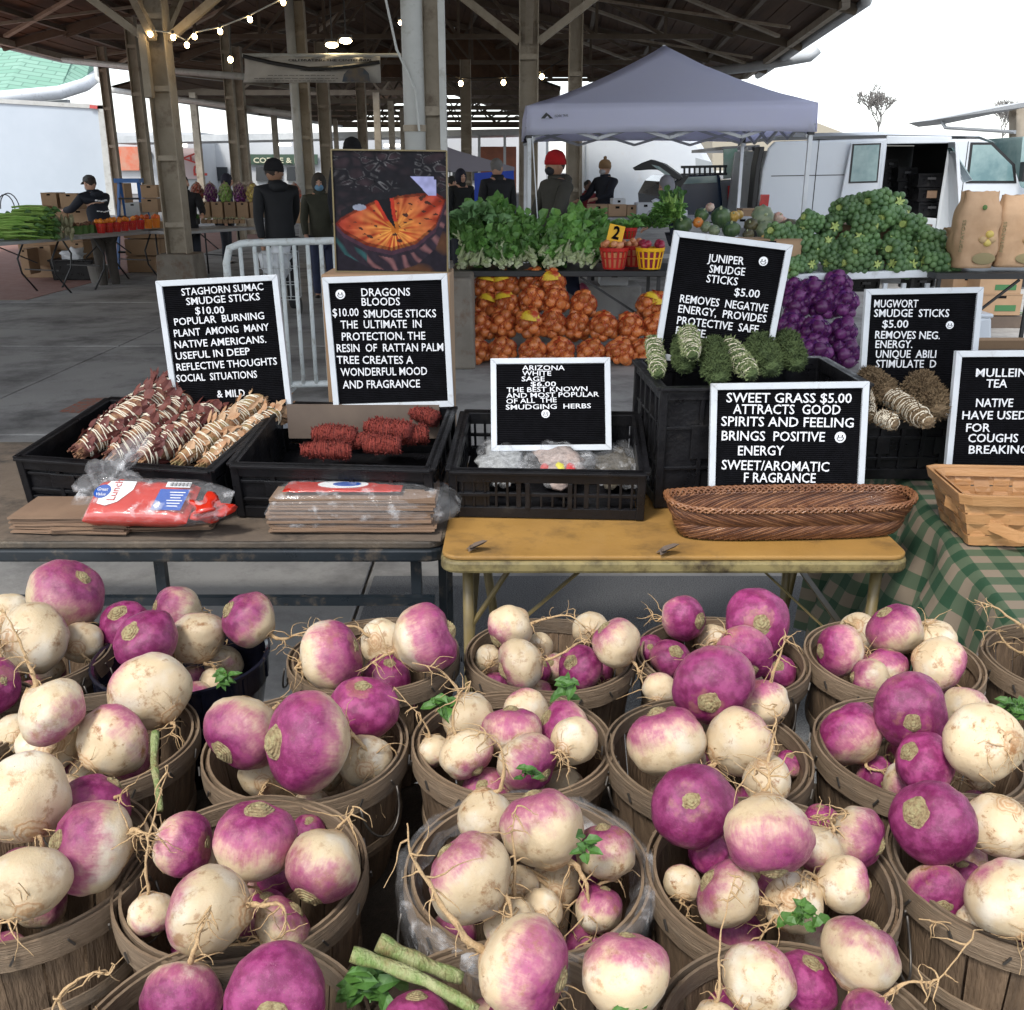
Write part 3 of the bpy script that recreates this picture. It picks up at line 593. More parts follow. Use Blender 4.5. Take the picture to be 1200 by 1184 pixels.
for i, t in enumerate(T):
    bk, px, py, rr, h_, cdir, pur, dirt, root, note = t; r_ = float(rp[i] * ts[i]); P = CAM + ds[i] * float(ts[i])
    vd = (CAM - P).normalized(); rt = CR; up = vd.cross(rt).normalized(); rt = up.cross(vd).normalized()
    ax = (rt * cdir[0] + up * cdir[1] + vd * cdir[2]).normalized()
    o = bpy.data.objects.new('turnip', TM[i % 7]); link(o); o.location = P
    q = ax.to_track_quat('Z', 'Y') @ Quaternion((0, 0, 1), rng.uniform(0, 6.28)); o.rotation_mode = 'QUATERNION'; o.rotation_quaternion = q
    sz = rng.uniform(.90, 1.0); o.scale = (r_ * rng.uniform(1.0, 1.04), r_ * rng.uniform(1.0, 1.04), r_ * sz)
    o.color = (1 - pur * .95, dirt, rng.random(), 1)
    Mo = Matrix.LocRotScale(P, q, o.scale)
    cr = link(bpy.data.objects.new('crown', CM[i % 4]), o); cr.location = (0, 0, .80); cs = rng.uniform(.85, 1.2); cr.scale = (cs, cs, cs * rng.uniform(.8, 1.3))
    inv = Mo.inverted(); base = Mo @ Vector((0, 0, -.86)); rd = (q @ Vector((0, 0, -1)))
    if root is None:
        k = 5; L_ = r_ * rng.uniform(.5, 1.3); side = rd.orthogonal().normalized(); pts = [base - rd * r_ * .06]
        for j in range(1, k + 1): pts.append(base + rd * L_ * j / k + side * r_ * .25 * math.sin(j * 1.1 + i) + Vector((0, 0, -.02 * L_ * j)))
    else:
        dcur = ts[i]; pts = [base - rd * r_ * .05]; m_ = len(root); db = depth(base)
        for j, (qx, qy) in enumerate(root): 
            f = (j + 1) / m_; pts.append(atD(qx, qy, min(db, ts[i]) * (1 - f) + (ts[i] - .3 * r_ - .012) * f))
    # resample smoothly with a little wobble
    fine = []
    for j in range(len(pts) - 1):
        p0, p1, p2, p3 = pts[max(j - 1, 0)], pts[j], pts[j + 1], pts[min(j + 2, len(pts) - 1)]
        for s_ in range(5):
            u = s_ / 5; fine.append(.5 * ((2 * p1) + (p2 - p0) * u + (2 * p0 - 5 * p1 + 4 * p2 - p3) * u * u + (3 * p1 - 3 * p2 + p3 - p0) * u ** 3))
    fine.append(pts[-1]); mF = len(fine); rb = r_ * (.12 if root else .09)
    fine = [p + Vector(mnoise.noise_vector(p * 70 + Vector((i, 0, 0)))) * .0022 * min(1, j / 4) for j, p in enumerate(fine)]
    rads = [max(.0007, rb * ((1 - j / (mF - 1)) ** 1.1 * .72 + .10) * (1.9 if j == 0 else (1.3 if j == 1 else 1)) * (1 + .2 * math.sin(j * 2.3 + i))) for j in range(mF)]
    mb = MB(); mb.tube(fine, rads, 8)
    for _ in range(16 if root else 12):                         # rootlets
        j = rng.randrange(1, mF); p = fine[j].copy(); d = Vector((rng.gauss(0, 1), rng.gauss(0, 1), rng.gauss(0, .8))).normalized(); pl = [p]; L_ = r_ * rng.uniform(.3, 1.4)
        for s_ in range(6): d = (d + Vector((rng.gauss(0, .35), rng.gauss(0, .35), rng.gauss(0, .3) - .12))).normalized(); p = p + d * L_ / 6; pl.append(p)
        mb.tube(pl, [max(.0004, .0013 * (1 - s_ / 7)) for s_ in range(7)], 4, cap=False)
    for _ in range(9):                                         # hairs lying on the skin near the root
        a = rng.uniform(0, 6.28); pl = []; e = rng.uniform(.35, .8)
        for s_ in range(6):
            th = .12 + e * s_ / 5; a += rng.uniform(-.12, .12); pl.append(Mo @ (Vector((math.sin(th) * math.cos(a), math.sin(th) * math.sin(a), -math.cos(th) * .93)) * (1.035)))
        mb.tube(pl, [max(.0003, .0009 * (1 - s_ / 6)) for s_ in range(6)], 4, cap=False)
    A = np.array(inv); mb.v = [v @ A[:3, :3].T + A[:3, 3] for v in mb.v]
    mb.build('root', M_root, o, smooth=True)
    lw, d = loc_word(i); size = 'big ' if rr >= 45 else ('small ' if rr <= 24 else '')
    col = 'purple' if pur >= .72 else ('pink and cream' if pur >= .5 else ('two-tone' if pur >= .34 else ('cream' if pur < .2 else 'cream and purple')))
    lab = f"{size}{col} turnip{', ' + note if note else ''}, {lw}{'' if 'edge' in lw else ''} of the {d}"
    TURN.append([i, o, lab, lw, d, ts[i]])
# make every label single out one turnip
from collections import defaultdict
byl = defaultdict(list)
for e in TURN: byl[e[2]].append(e)
for lab, es in byl.items():
    if len(es) > 1:
        es.sort(key=lambda e: T[e[0]][1]); w2 = ['leftmost', 'rightmost'] if len(es) == 2 else ['leftmost', 'second', 'third', 'fourth']
        for e, s_ in zip(es, w2): e[2] = s_ + ' ' + lab
allL = set()
for i, o, lab, lw, d, _ in TURN:
    if len(lab.split()) > 16:
        note = T[i][9]; cut = lab.replace(', ' + note, '') if note else lab
        if len(cut.split()) > 16 or cut in allL: cut = ' '.join(lab.split()[:16])
        lab = cut
    while lab in allL: lab = 'smaller ' + lab if not lab.startswith('smaller') else 'lower ' + lab
    allL.add(lab); tag(o, lab, 'turnip', 'purple top turnips heaped in baskets')
# turnips deeper down, seen only through the gaps
PP = [(Vector(e[1].location), float(rp[e[0]] * ts[e[0]])) for e in TURN]; r4 = random.Random(99)
for bk, c in BC.items():
    if bk == 'B7': continue
    k = 0
    for _ in range(400):
        if k >= 5: break
        r_ = r4.uniform(.027, .036); a = r4.uniform(0, 6.28); q_ = math.sqrt(r4.random()) * (.128 - r_); p = Vector((c.x + q_ * math.cos(a), c.y + q_ * math.sin(a), ZR - r4.uniform(.03, .075)))
        if any((p - q).length < (r_ + s_) * .86 for q, s_ in PP): continue
        PP.append((p, r_)); k += 1; o = link(bpy.data.objects.new('turnip', TM[(k + len(PP)) % 7])); o.location = p; o.rotation_euler = (r4.uniform(-1.8, 1.8), r4.uniform(-1.8, 1.8), r4.uniform(0, 6)); o.scale = (r_, r_, r_); o.color = (r4.choice((.2, .4, .6, .8)), .8, r4.random() * .5, 1)
        cr = link(bpy.data.objects.new('crown', CM[k % 4]), o); cr.location = (0, 0, .80)
        tag(o, 'small turnip deep under the others in the ' + BK[bk][2], 'turnip', 'turnips deep in the ' + BK[bk][2])
# leaves, stalks
def sprig(px, py, D_, n_, label, size=.02, seed=0, dirs=None):
    r2 = random.Random(seed); mb = MB(); c = atD(px, py, D_)
    for i in range(n_):
        a = r2.uniform(0, 6.28); d = Vector((math.cos(a), math.sin(a) * .5, r2.uniform(-.6, .5))); p = c + Vector((r2.uniform(-1, 1), r2.uniform(-1, 1), r2.uniform(-1, 1))) * size * .6
        mb.leaf(p, d, Vector((r2.uniform(-.5, .5), -.6, 1)), size * r2.uniform(.7, 1.3), size * r2.uniform(.5, .8)); mb.tube([c, (c + p) / 2 + Vector((0, 0, .002)), p], .0009, 4)
    o = mb.build('leaf_sprig', M_green); return tag(o, label, 'leaf')
sprig(515, 826, 1.47, 16, 'parsley-like green leaves at the left rim of the middle basket', .024, 1)
sprig(665, 806, 1.50, 14, 'bright green leaf sprig draped on a back row basket rim', .022, 2)
sprig(262, 795, 1.58, 26, 'curly dark green leaf hanging out of the black bucket', .016, 3)
sprig(684, 990, 1.10, 10, 'small green leaves between turnips in the wrapped basket', .016, 4)
sprig(943, 1070, 1.06, 14, 'green leaf scrap on a turnip in the heaped basket', .018, 5)
sprig(1190, 832, 1.42, 20, 'dark green curly leaf at the right edge of the photo', .02, 6)
sprig(440, 1150, .98, 34, 'dark ragged leaves under the thick stalk in front', .024, 7)
sprig(352, 1178, .93, 12, 'leaf scrap beside the magenta turnip in front', .016, 8)
sprig(1068, 953, 1.20, 14, 'green regrowth on the dark purple turnip at right', .011, 9)
sprig(735, 1180, .92, 16, 'green leaf by the turnip with a folded shoulder', .018, 10)
sprig(620, 905, 1.30, 12, 'pale green leaf stub behind the wrapped basket', .014, 11)
def stalk(pts, r_, label, D_):
    mb = MB(); P = [atD(x, y, d) for (x, y), d in zip(pts, D_)]; fine = []
    for j in range(len(P) - 1):
        for s_ in range(6): fine.append(P[j].lerp(P[j + 1], s_ / 6))
    fine.append(P[-1]); mb.tube(fine, [r_ * (1 + .12 * math.sin(k * .9)) * (1 - .3 * k / len(fine)) for k in range(len(fine))], 10)
    return tag(mb.build('leaf_stalk', M_stalk, smooth=True), label, 'stalk')
stalk([(412, 1118), (450, 1130), (500, 1150), (560, 1184)], .0075, 'thick green leaf stalk lying across the front basket', [.95, .95, .94, .93])
stalk([(443, 1104), (470, 1118), (505, 1133), (542, 1147)], .009, 'pale wide leaf stalk beside the thick green one', [.97, .97, .97, .97])
stalk([(182, 858), (180, 890), (184, 920), (188, 950)], .0055, 'slender green stalk leaning on the grey basket', [1.36, 1.33, 1.3, 1.27])
# ------------------------------------------------------------------ display tables
ZT = .73
def tri(a, b, c): return Vector(((a[0] + b[0] + c[0]) / 3, (a[1] + b[1] + c[1]) / 3, (a[2] + b[2] + c[2]) / 3))
def rounded_plate(x0, x1, y0, y1, z0, z1, r=.05, seg=6, inset=0):
    P = []
    for cx, cy, a0 in ((x1 - r, y1 - r, 0), (x0 + r, y1 - r, 90), (x0 + r, y0 + r, 180), (x1 - r, y0 + r, 270)):
        for k in range(seg + 1): a = R(a0 + 90 * k / seg); P.append((cx + r * math.cos(a), cy + r * math.sin(a)))
    n = len(P); V = [(x, y, z0) for x, y in P] + [(x, y, z1) for x, y in P]
    return V, [tuple(range(n - 1, -1, -1)), tuple(range(n, 2 * n))] + [(i, (i + 1) % n, n + (i + 1) % n, n + i) for i in range(n)]
# yellow folding table: front edge y 665 in the photo, from x 515 to 1068
yl = atZ(517, 652, ZT); yr = atZ(1068, 652, ZT); YF = yl.y
yt = thing('folding_table', 'worn yellow folding table with rounded corners and torn edge binding', 'table', (0, 0, 0))
mb = MB(); mb.add(*rounded_plate(yl.x, yr.x, YF, YF + .80, ZT - .012, ZT, .045)); mb.build('tabletop', M_yellow, yt, bevel=.004)
mb = MB(); mb.add(*rounded_plate(yl.x - .004, yr.x + .004, YF - .004, YF + .804, ZT - .045, ZT - .0125, .047)); mb.build('edge_band', M_yedge, yt, bevel=.008)
def u_leg(parent, xa, xb, y, z1, m, r=.013, splay=0):
    MB().tube([(xa, y + splay, 0), (xa, y + splay * .3, z1 * .5), (xa, y, z1 - .03), (xa + .03 * (1 if xb > xa else -1), y, z1)], r, 10).build('leg', m, parent, smooth=True)
lx, rx_ = yl.x + .06, yr.x - .05
for xx in (lx, rx_):
    MB().tube([(xx, YF + .09, 0), (xx, YF + .07, ZT - .05)], .014, 10).build('leg', M_olive, yt, smooth=True)
    MB().tube([(xx + .09 * (1 if xx < 0.3 else -1), YF + .62, 0), (xx, YF + .64, ZT - .05)], .014, 10).build('leg', M_olive, yt, smooth=True)
    MB().bar((xx, YF + .08, .40), (xx + .3 * (1 if xx < .3 else -1), YF + .08, ZT - .05), .018, .004).bar((xx, YF + .07, .42), (xx, YF + .64, .42), .018, .006).build('brace', M_olive, yt)
MB().tube([(lx, YF + .075, .50), (lx + .10, YF + .08, .66)], .007, 8).build('brace', M_olive, yt)
xm = atZ(925, 700, ZT - .1).x
MB().tube([(atY(926, 690, YF + .3).x, YF + .35, 0), (atY(926, 690, YF + .3).x, YF + .35, ZT - .05)], .012, 8).build('leg', M_olive, yt, smooth=True)
# torn flaps of binding
for px, py in ((560, 644), (783, 648)):
    c = atZ(px, py, ZT + .003); mb = MB(); mb.leaf(c + Vector((-.03, 0, 0)), (1, -.15, .25), (0, 0, 1), .06, .035, .2, -.2); mb.leaf(c, (-.6, -.6, .3), (0, 0, 1), .03, .03); mb.build('torn_flap', M_card2, yt)
# black table
bl = atZ(0, 634, ZT); br = atZ(526, 616, ZT); bY = atZ(500, 634, ZT).y
bt_ = thing('folding_table', 'black folding table with cardboard laid over its top, left of the yellow one', 'table', (0, 0, 0))
BX0 = -2.0; BX1 = atZ(520, 640, ZT).x
mb = MB(); mb.add(*rounded_plate(BX0, BX1, bY, bY + .95, ZT - .022, ZT - .002, .05)); mb.build('tabletop', M_wornwood, bt_, bevel=.005)
mb = MB(); mb.add(*rounded_plate(BX0 - .004, BX1 + .004, bY - .006, bY + .95, ZT - .056, ZT - .0225, .05)); mb.build('edge_rail', M_tblack, bt_, bevel=.006)
zr_ = .56
MB().bar((BX0, bY + .02, zr_), (BX1 - .03, bY + .02, zr_), .022, .022).build('rail', M_tblack, bt_)
for px in (186, 487): 
    xx = atY(px, 680, bY + .02).x; MB().bar((xx, bY + .045, 0), (xx, bY + .045, ZT - .05), .026, .026).build('leg', M_tblack, bt_)
MB().bar((BX1 - .03, bY + .3, 0), (BX1 - .03, bY + .3, ZT - .05), .022, .022).build('leg', M_tblack, bt_)
MB().bar((BX0 + .1, bY + .8, 0), (BX0 + .1, bY + .8, ZT - .05), .024, .024).build('leg', M_tblack, bt_)
MB().bar((BX1 - .05, bY + .85, 0), (BX1 - .05, bY + .85, ZT - .05), .024, .024).build('leg', M_tblack, bt_)
# uneven cardboard sheet on the black table
mb = MB(); V = []; rw = 40
for i in range(rw + 1):
    x = BX0 + .02 + (BX1 - .03 - BX0) * i / rw; yy = bY + .012 * mnoise.noise(Vector((x * 4, 0, 0))) + .004
    V += [(x, yy, ZT + .001 + .006 * abs(mnoise.noise(Vector((x * 6, 2, 0))))), (x, bY + .9, ZT + .003), (x, yy, ZT - .0015)]
mb.add(V, [(3 * i, 3 * i + 3, 3 * i + 4, 3 * i + 1) for i in range(rw)] + [(3 * i + 2, 3 * i + 5, 3 * i + 3, 3 * i) for i in range(rw)]); 
cs = mb.build('cardboard_sheet', mat('grimy_cardboard', (.11, .085, .065), .8, (.17, .13, .095), scale=9, dirt=(.03, .026, .024), dscale=9, dthr=.55, bump=.4, bscale=20)); tag(cs, 'grimy flattened cardboard sheet covering the black table', 'cardboard')
# ------------------------------------------------------------------ plastic crates
def crate(label, fl_, fr_, zb, D_, H, tilt=0, rz=0, group='black plastic produce crates on the tables', solid=False, lift=0):
    """fl_, fr_: pixels of the front bottom corners; zb: height of the surface below"""
    a = atZ(*fl_, zb); b = atZ(*fr_, zb); W = (b - a).length; ang = math.atan2(b.y - a.y, b.x - a.x) + rz
    t = thing('plastic_crate', label, 'crate', (a.x, a.y, zb + .001 + lift), group=group, rot=(tilt, 0, ang))
    th = .012; slot = .010
    def panel(name, L, M):
        mb = MB(); h0, h1 = .03, H - .035
        mb.box((L / 2, th / 2, .015), (L, th, .03)); mb.box((L / 2, th / 2, H - .0175), (L, th + .006, .035)); mb.box((L / 2, -.003, H - .004), (L + .004, th + .010, .008))
        if solid:
            mb.box((L / 2, th / 2 + .004, H / 2), (L, .004, h1 - h0))
            for k in range(1, 5): mb.box((L * k / 5, th / 2, H / 2), (.012, th, h1 - h0 - .001))
            for k in range(2): mb.box((L / 2, th / 2, H * (k + 1) / 3), (L, th - .003, .009))
            for sx in (.22, .78): mb.box((L * sx, .002, H * .55), (L * .13, .006, H * .28))
        else:
            n = int(L / .028); hx0, hx1 = L * .40, L * .62
            for k in range(n + 1):
                x = L * k / n
                if hx0 < x < hx1: mb.box((x, th / 2, h0 + (h1 - h0) * .28), (.006, th * .7, (h1 - h0) * .5))
                else: mb.box((x, th / 2, (h0 + h1) / 2), (.013 if k % 6 == 0 else .007, th * .8, h1 - h0))
            for z in (h0 + (h1 - h0) * .5,): mb.box((L / 2, th / 2, z), (L, th * .6, .010))
            mb.box((L * .12, th / 2 + .002, (h0 + h1) / 2), (L * .16, .004, h1 - h0))
            mb.box((L * .12, -.001, (h0 + h1) / 2), (L * .17, .004, .010))
            for x in (hx0, hx1): mb.box((x, th / 2 - .002, (h0 + h1) / 2), (.012, th + .004, h1 - h0))
        o = mb.build(name, M_black, t, bevel=.0015); o.matrix_basis = M; return o
    panel('side_panel', W, Matrix.Identity(4)); panel('side_panel', W, Matrix.Translation((W, D_, 0)) @ Matrix.Rotation(PI, 4, 'Z'))
    panel('side_panel', D_ - .004, Matrix.Translation((0, D_ - .002, 0)) @ Matrix.Rotation(-PI / 2, 4, 'Z')); panel('side_panel', D_ - .004, Matrix.Translation((W, .002, 0)) @ Matrix.Rotation(PI / 2, 4, 'Z'))
    mb = MB(); mb.box((W / 2, D_ / 2, .006), (W - .03, D_ - .03, .008)); 
    mb.build('base', M_black, t)
    for x in (.006, W - .006):
        for y in (.006, D_ - .006): MB().box((x, y, H / 2), (.022, .022, H - .002)).build('corner_post', M_black, t, bevel=.003)
    t['W'] = W; return t
bpy.context.view_layer.update()
CA = crate('black crate at the left end holding sumac smudge sticks', (36, 592), (270, 600), ZT + .004, .43, .145, R(9), R(-7), solid=True)
CB = crate('black crate of dragon blood sticks under the tall sign with a face', (281, 606), (510, 606), ZT + .004, .42, .155, R(9), R(-5), solid=True)
CCt = crate('low slatted black crate of white sage bags on the yellow table', (530, 606), (752, 609), ZT + .002, .38, .140, R(10), R(-1))
CD = crate('tall black crate heaped with green mossy juniper bundles', (768, 596), (1000, 590), ZT + .002, .34, .335, R(2), R(0), solid=True)
CE = crate('black crate of brown mugwort sticks beside the green check cloth', (1003, 562), (1122, 562), ZT + .01, .32, .19, R(3), 0, solid=True)
bpy.context.view_layer.update()
def inbox(c, x, y, z): return c.matrix_world @ Vector((x, y, z))
# ------------------------------------------------------------------ letter boards
def smiley(M, r, parent, skull=False):
    mb = MB(); mb.lathe([(.001, 0), (r, 0), (r, .001), (.001, .001)], 20); o = mb.build('smiley', M_letter, parent); o.matrix_basis = M
    e = MB()
    for sx in (-.35, .35): e.ell((sx * r, .22 * r, .0012), (r * .14, r * .2, .0005), 8, 4)
    pts = [(r * .6 * math.cos(a), -r * .08 + r * .55 * math.sin(a), .0014) for a in [PI + PI * k / 8 for k in range(9)]]
    e.tube(pts, r * .07, 4); e.bar(pts[0], pts[-1], r * .1, .0005)
    q = e.build('face', M_felt, o)
def board(label, TL, TR, BR, BL, Y0, lean, lines, faces, h_real=None, scrap=0, yaw=0):
    """corner pixels; Y0 distance of the board's centre; lean back in degrees"""
    cx = (TL[0] + TR[0] + BR[0] + BL[0]) / 4; cy = (TL[1] + TR[1] + BR[1] + BL[1]) / 4; C = atY(cx, cy, Y0)
    nrm = Vector((0, -math.cos(R(lean)), math.sin(R(lean)))); nrm.rotate(Matrix.Rotation(R(yaw), 3, 'Z'))
    def hit(px, py): d = ray(px, py); return CAM + d * ((C - CAM).dot(nrm) / d.dot(nrm))
    a, b, c, d = hit(*TL), hit(*TR), hit(*BR), hit(*BL)
    xd = ((b - a) + (c - d)); W = xd.length / 2; xd.normalize(); yd = nrm.cross(xd).normalized(); H = abs(((a - d) + (b - c)).dot(yd)) / 2
    M = Matrix((xd, yd, nrm)).transposed().to_4x4(); ctr = (a + b + c + d) / 4; M.translation = ctr
    t = thing('letter_board', label, 'letter board', (0, 0, 0), group='black felt letter boards in pale frames'); t.matrix_world = M
    fw, fd = .0165, .018
    for (x0, y0, x1, y1, x2, y2, x3, y3) in ((-W / 2, H / 2, W / 2, H / 2, W / 2 - fw, H / 2 - fw, -W / 2 + fw, H / 2 - fw), (W / 2, H / 2, W / 2, -H / 2, W / 2 - fw, -H / 2 + fw, W / 2 - fw, H / 2 - fw),
                     (W / 2, -H / 2, -W / 2, -H / 2, -W / 2 + fw, -H / 2 + fw, W / 2 - fw, -H / 2 + fw), (-W / 2, -H / 2, -W / 2, H / 2, -W / 2 + fw, H / 2 - fw, -W / 2 + fw, -H / 2 + fw)):
        V = [(x0, y0, -fd * .6), (x1, y1, -fd * .6), (x2, y2, -fd * .6), (x3, y3, -fd * .6), (x0, y0, fd * .4), (x1, y1, fd * .4), (x2, y2, fd * .4), (x3, y3, fd * .4)]
        cxx = sum(v[0] for v in V) / 8; cyy = sum(v[1] for v in V) / 8
        V = [(cxx + (v[0] - cxx) * .9985, cyy + (v[1] - cyy) * .9985, v[2]) for v in V]
        MB().add(V, [(0, 1, 2, 3), (7, 6, 5, 4), (0, 4, 5, 1), (1, 5, 6, 2), (2, 6, 7, 3), (3, 7, 4, 0)]).build('frame_rail', M_frame, t, bevel=.0012)
    mb = MB(); n = int((H - 2 * fw) / .0052); V = []; F = []; x = W / 2 - fw + .001
    for k in range(n):
        y0 = -H / 2 + fw + (H - 2 * fw) * k / n; y1 = y0 + (H - 2 * fw) / n
        for yy, zz in ((y0, -.0035), (y0 + .0012, -.0008), (y1 - .0018, -.0008), (y1 - .0008, -.0035)): V += [(-x, yy, zz), (x, yy, zz)]
    for k in range(4 * n - 1): F.append((2 * k, 2 * k + 1, 2 * k + 3, 2 * k + 2))
    mb.add(V, F); mb.build('felt_panel', M_felt, t)
    MB().box((0, 0, -.009), (W - .01, H - .01, .002)).build('backing', M_card2, t)
    inv = M.inverted()
    for tx, x0, y0, x1, y1, ch in lines:
        p = inv @ hit(x0, y0); q = inv @ hit(x1, y1); u = inv @ hit((x0 + x1) / 2, (y0 + y1) / 2 - ch); lim = W / 2 - fw - .004; p.x = max(p.x, -lim); q.x = min(q.x, max(lim, p.x + .02)); m_ = (p + q) / 2; hh = abs((u - m_).y) * .93; dn = max(0, max(p.y, q.y) + hh - (H / 2 - fw - .003)); p.y -= dn; q.y -= dn
        dx = q - p; dx.z = 0; w_ = dx.length; dx.normalize(); Mt = Matrix((dx, Vector((-dx.y, dx.x, 0)), Vector((0, 0, 1)))).transposed().to_4x4(); Mt.translation = (p.x, p.y, .0004)
        text(tx, Mt, M_letter, t, ext=.0011, w=w_, h=hh, bold=.006)
    for px, py, r_ in faces:
        p = inv @ hit(px, py); e_ = inv @ hit(px + r_, py); Mt = Matrix.Translation((p.x, p.y, .0002)); smiley(Mt, abs(e_.x - p.x), t)
    return t
def L4(s, ox, oy, rows, dch): return [(r[0], r[1] / s + ox, r[2] / s + oy, r[3] / s + ox, r[4] / s + oy, (r[5] if len(r) > 5 else dch) / s) for r in rows]
def F4(s, ox, oy, rows): return [(a / s + ox, b / s + oy, c / s) for a, b, c in rows]
board('tall board reading STAGHORN SUMAC SMUDGE STICKS at the left end', (195, 330), (333, 320), (338, 503), (196, 508), 2.83, 4,
 L4(3, 0, 300, [('STAGHORN SUMAC', 640, 140, 927, 120), ('SMUDGE STICKS', 657, 173, 915, 155), ('$10.00', 688, 205, 790, 202), ('POPULAR  BURNING', 615, 245, 930, 222), ('PLANT  AMONG  MANY', 614, 285, 947, 262),
  ('NATIVE AMERICANS.', 616, 325, 937, 305), ('USEFUL IN DEEP', 620, 365, 880, 347), ('REFLECTIVE THOUGHTS', 623, 404, 975, 382), ('SOCIAL  SITUATIONS', 615, 444, 905, 428), ('& MILD', 765, 498, 862, 494)], 27), [])
board('tall board reading DRAGONS BLOODS with a white face in its corner', (376, 324), (524.5, 321.7), (531.5, 475), (393, 482), 2.78, 1,
 L4(2.857, 360, 300, [('DRAGONS', 182, 135, 345, 133), ('BLOODS', 183, 167, 311, 165), ('$10.00', 80, 203, 173, 201), ('SMUDGE STICKS', 190, 207, 432, 205), ('THE  ULTIMATE  IN', 113, 243, 383, 240),
  ('PROTECTION. THE', 117, 283, 396, 280), ('RESIN  OF  RATTAN PALM', 100, 322, 456, 318), ('TREE CREATES A', 100, 361, 355, 361), ('WONDERFUL MOOD', 113, 402, 402, 398), ('AND FRAGRANCE', 120, 444, 378, 440)], 28), F4(2.857, 360, 300, [(111, 129, 16)]))
board('short board reading ARIZONA WHITE SAGE standing in the low slatted crate', (577.7, 421.8), (711.8, 418), (719.8, 529), (572.8, 528), 2.72, 22,
 L4(2.857, 360, 300, [('ARIZONA', 720, 383, 862, 383), ('WHITE', 720, 401, 817, 401), ('SAGE', 718, 420, 795, 420), ('$6.00', 748, 437, 833, 437), ('THE BEST KNOWN', 668, 457, 938, 453), ('AND MOST POPULAR', 667, 476, 977, 471),
  ('OF ALL  THE', 667, 495, 835, 490), ('SMUDGING  HERBS', 665, 515, 950, 510)], 17), F4(2.857, 360, 300, [(798, 529, 14)]))
board('tilted board reading JUNIPER SMUDGE STICKS above the mossy bundles', (788.7, 270), (926.7, 286.4), (902, 437), (767, 420), 2.72, 2,
 L4(2.609, 740, 250, [('JUNIPER', 232, 148, 342, 158), ('SMUDGE', 237, 181, 345, 191), ('STICKS', 228, 211, 323, 221), ('$5.00', 313, 252, 390, 259), ('REMOVES  NEGATIVE', 147, 272, 415, 303),
  ('ENERGY,  PROVIDES', 142, 303, 410, 335), ('PROTECTIVE  SAFE', 138, 338, 386, 367), ('PLACE.', 134, 369, 230, 382)], 26), F4(2.609, 740, 250, [(403, 147, 14)]))
board('wide board reading SWEET GRASS leaning on the tall crate behind the wicker tray', (831, 447.4), (1014.8, 449.3), (1014.8, 576), (832, 583), 2.47, 8,
 L4(2.609, 740, 250, [('SWEET GRASS $5.00', 290, 578, 672, 580), ('ATTRACTS  GOOD', 310, 613, 638, 615), ('SPIRITS AND FEELING', 274, 650, 678, 655), ('BRINGS  POSITIVE', 275, 694, 590, 698),
  ('ENERGY', 325, 740, 465, 740), ('SWEET/AROMATIC', 275, 783, 603, 790), ('F RAGRANCE', 343, 822, 562, 824)], 31), F4(2.609, 740, 250, [(638, 685, 17)]))
board('board reading MUGWORT SMUDGE STICKS over the brown herb bundles', (998.7, 338), (1138.6, 338), (1151, 485), (1019, 490), 2.86, 5,
 L4(2.609, 740, 250, [('MUGWORT', 741, 288, 875, 288), ('SMUDGE  STICKS', 741, 317, 970, 317), ('$5.00', 766, 350, 845, 350), ('REMOVES NEG.', 744, 383, 942, 385), ('ENERGY.', 745, 412, 858, 412),
  ('UNIQUE  ABILI', 746, 442, 930, 442), ('STIMULATE  D', 746, 472, 930, 472)], 25), F4(2.609, 740, 250, [(973, 342, 12)]))
board('board reading MULLEIN TEA behind the splint basket, cut by the photo edge', (1096.5, 411), (1243, 411), (1273, 556), (1129, 558), 2.62, 6,
 L4(2.609, 740, 250, [('MULLEIN', 1052, 500, 1207, 500), ('TEA', 1083, 533, 1147, 533), ('NATIVE', 1052, 592, 1165, 592), ('HAVE USED', 1010, 630, 1207, 630), ('FOR', 1022, 668, 1095, 668),
  ('COUGHS', 1028, 700, 1180, 700), ('BREAKING', 1030, 735, 1212, 735)], 27), [])
# ------------------------------------------------------------------ smudge bundles
M_sumac = mat('dried_leaf_maroon', (.06, .014, .012), .7, (.24, .10, .06), scale=22, detail=7, bump=.8, bscale=50, contrast=.15, dirt=(.42, .26, .13), dscale=26, dthr=.58)
M_sumac2 = mat('dried_leaf_tan', (.24, .10, .04), .7, (.40, .25, .13), scale=20, detail=7, bump=.8, bscale=50, dirt=(.20, .20, .08), dscale=20, dthr=.56)
M_maroon = mat('red_leaf', (.07, .011, .012), .65, (.17, .05, .035), scale=18, bump=.4, bscale=40)
M_tan = mat('tan_leaf', (.36, .17, .08), .65, (.48, .33, .2), scale=18, bump=.4, bscale=40)
M_dragon = mat('dragon_blood', (.19, .022, .015), .85, (.09, .013, .010), scale=45, bump=1, bscale=90)
M_juniper = mat('juniper', (.085, .125, .04), .85, (.04, .065, .02), scale=38, bump=1, bscale=100)
M_juniper2 = mat('juniper_pale', (.24, .27, .13), .85, (.13, .18, .07), scale=40)
M_mug = mat('mugwort', (.13, .085, .045), .9, (.21, .15, .085), scale=50, bump=1, bscale=90)
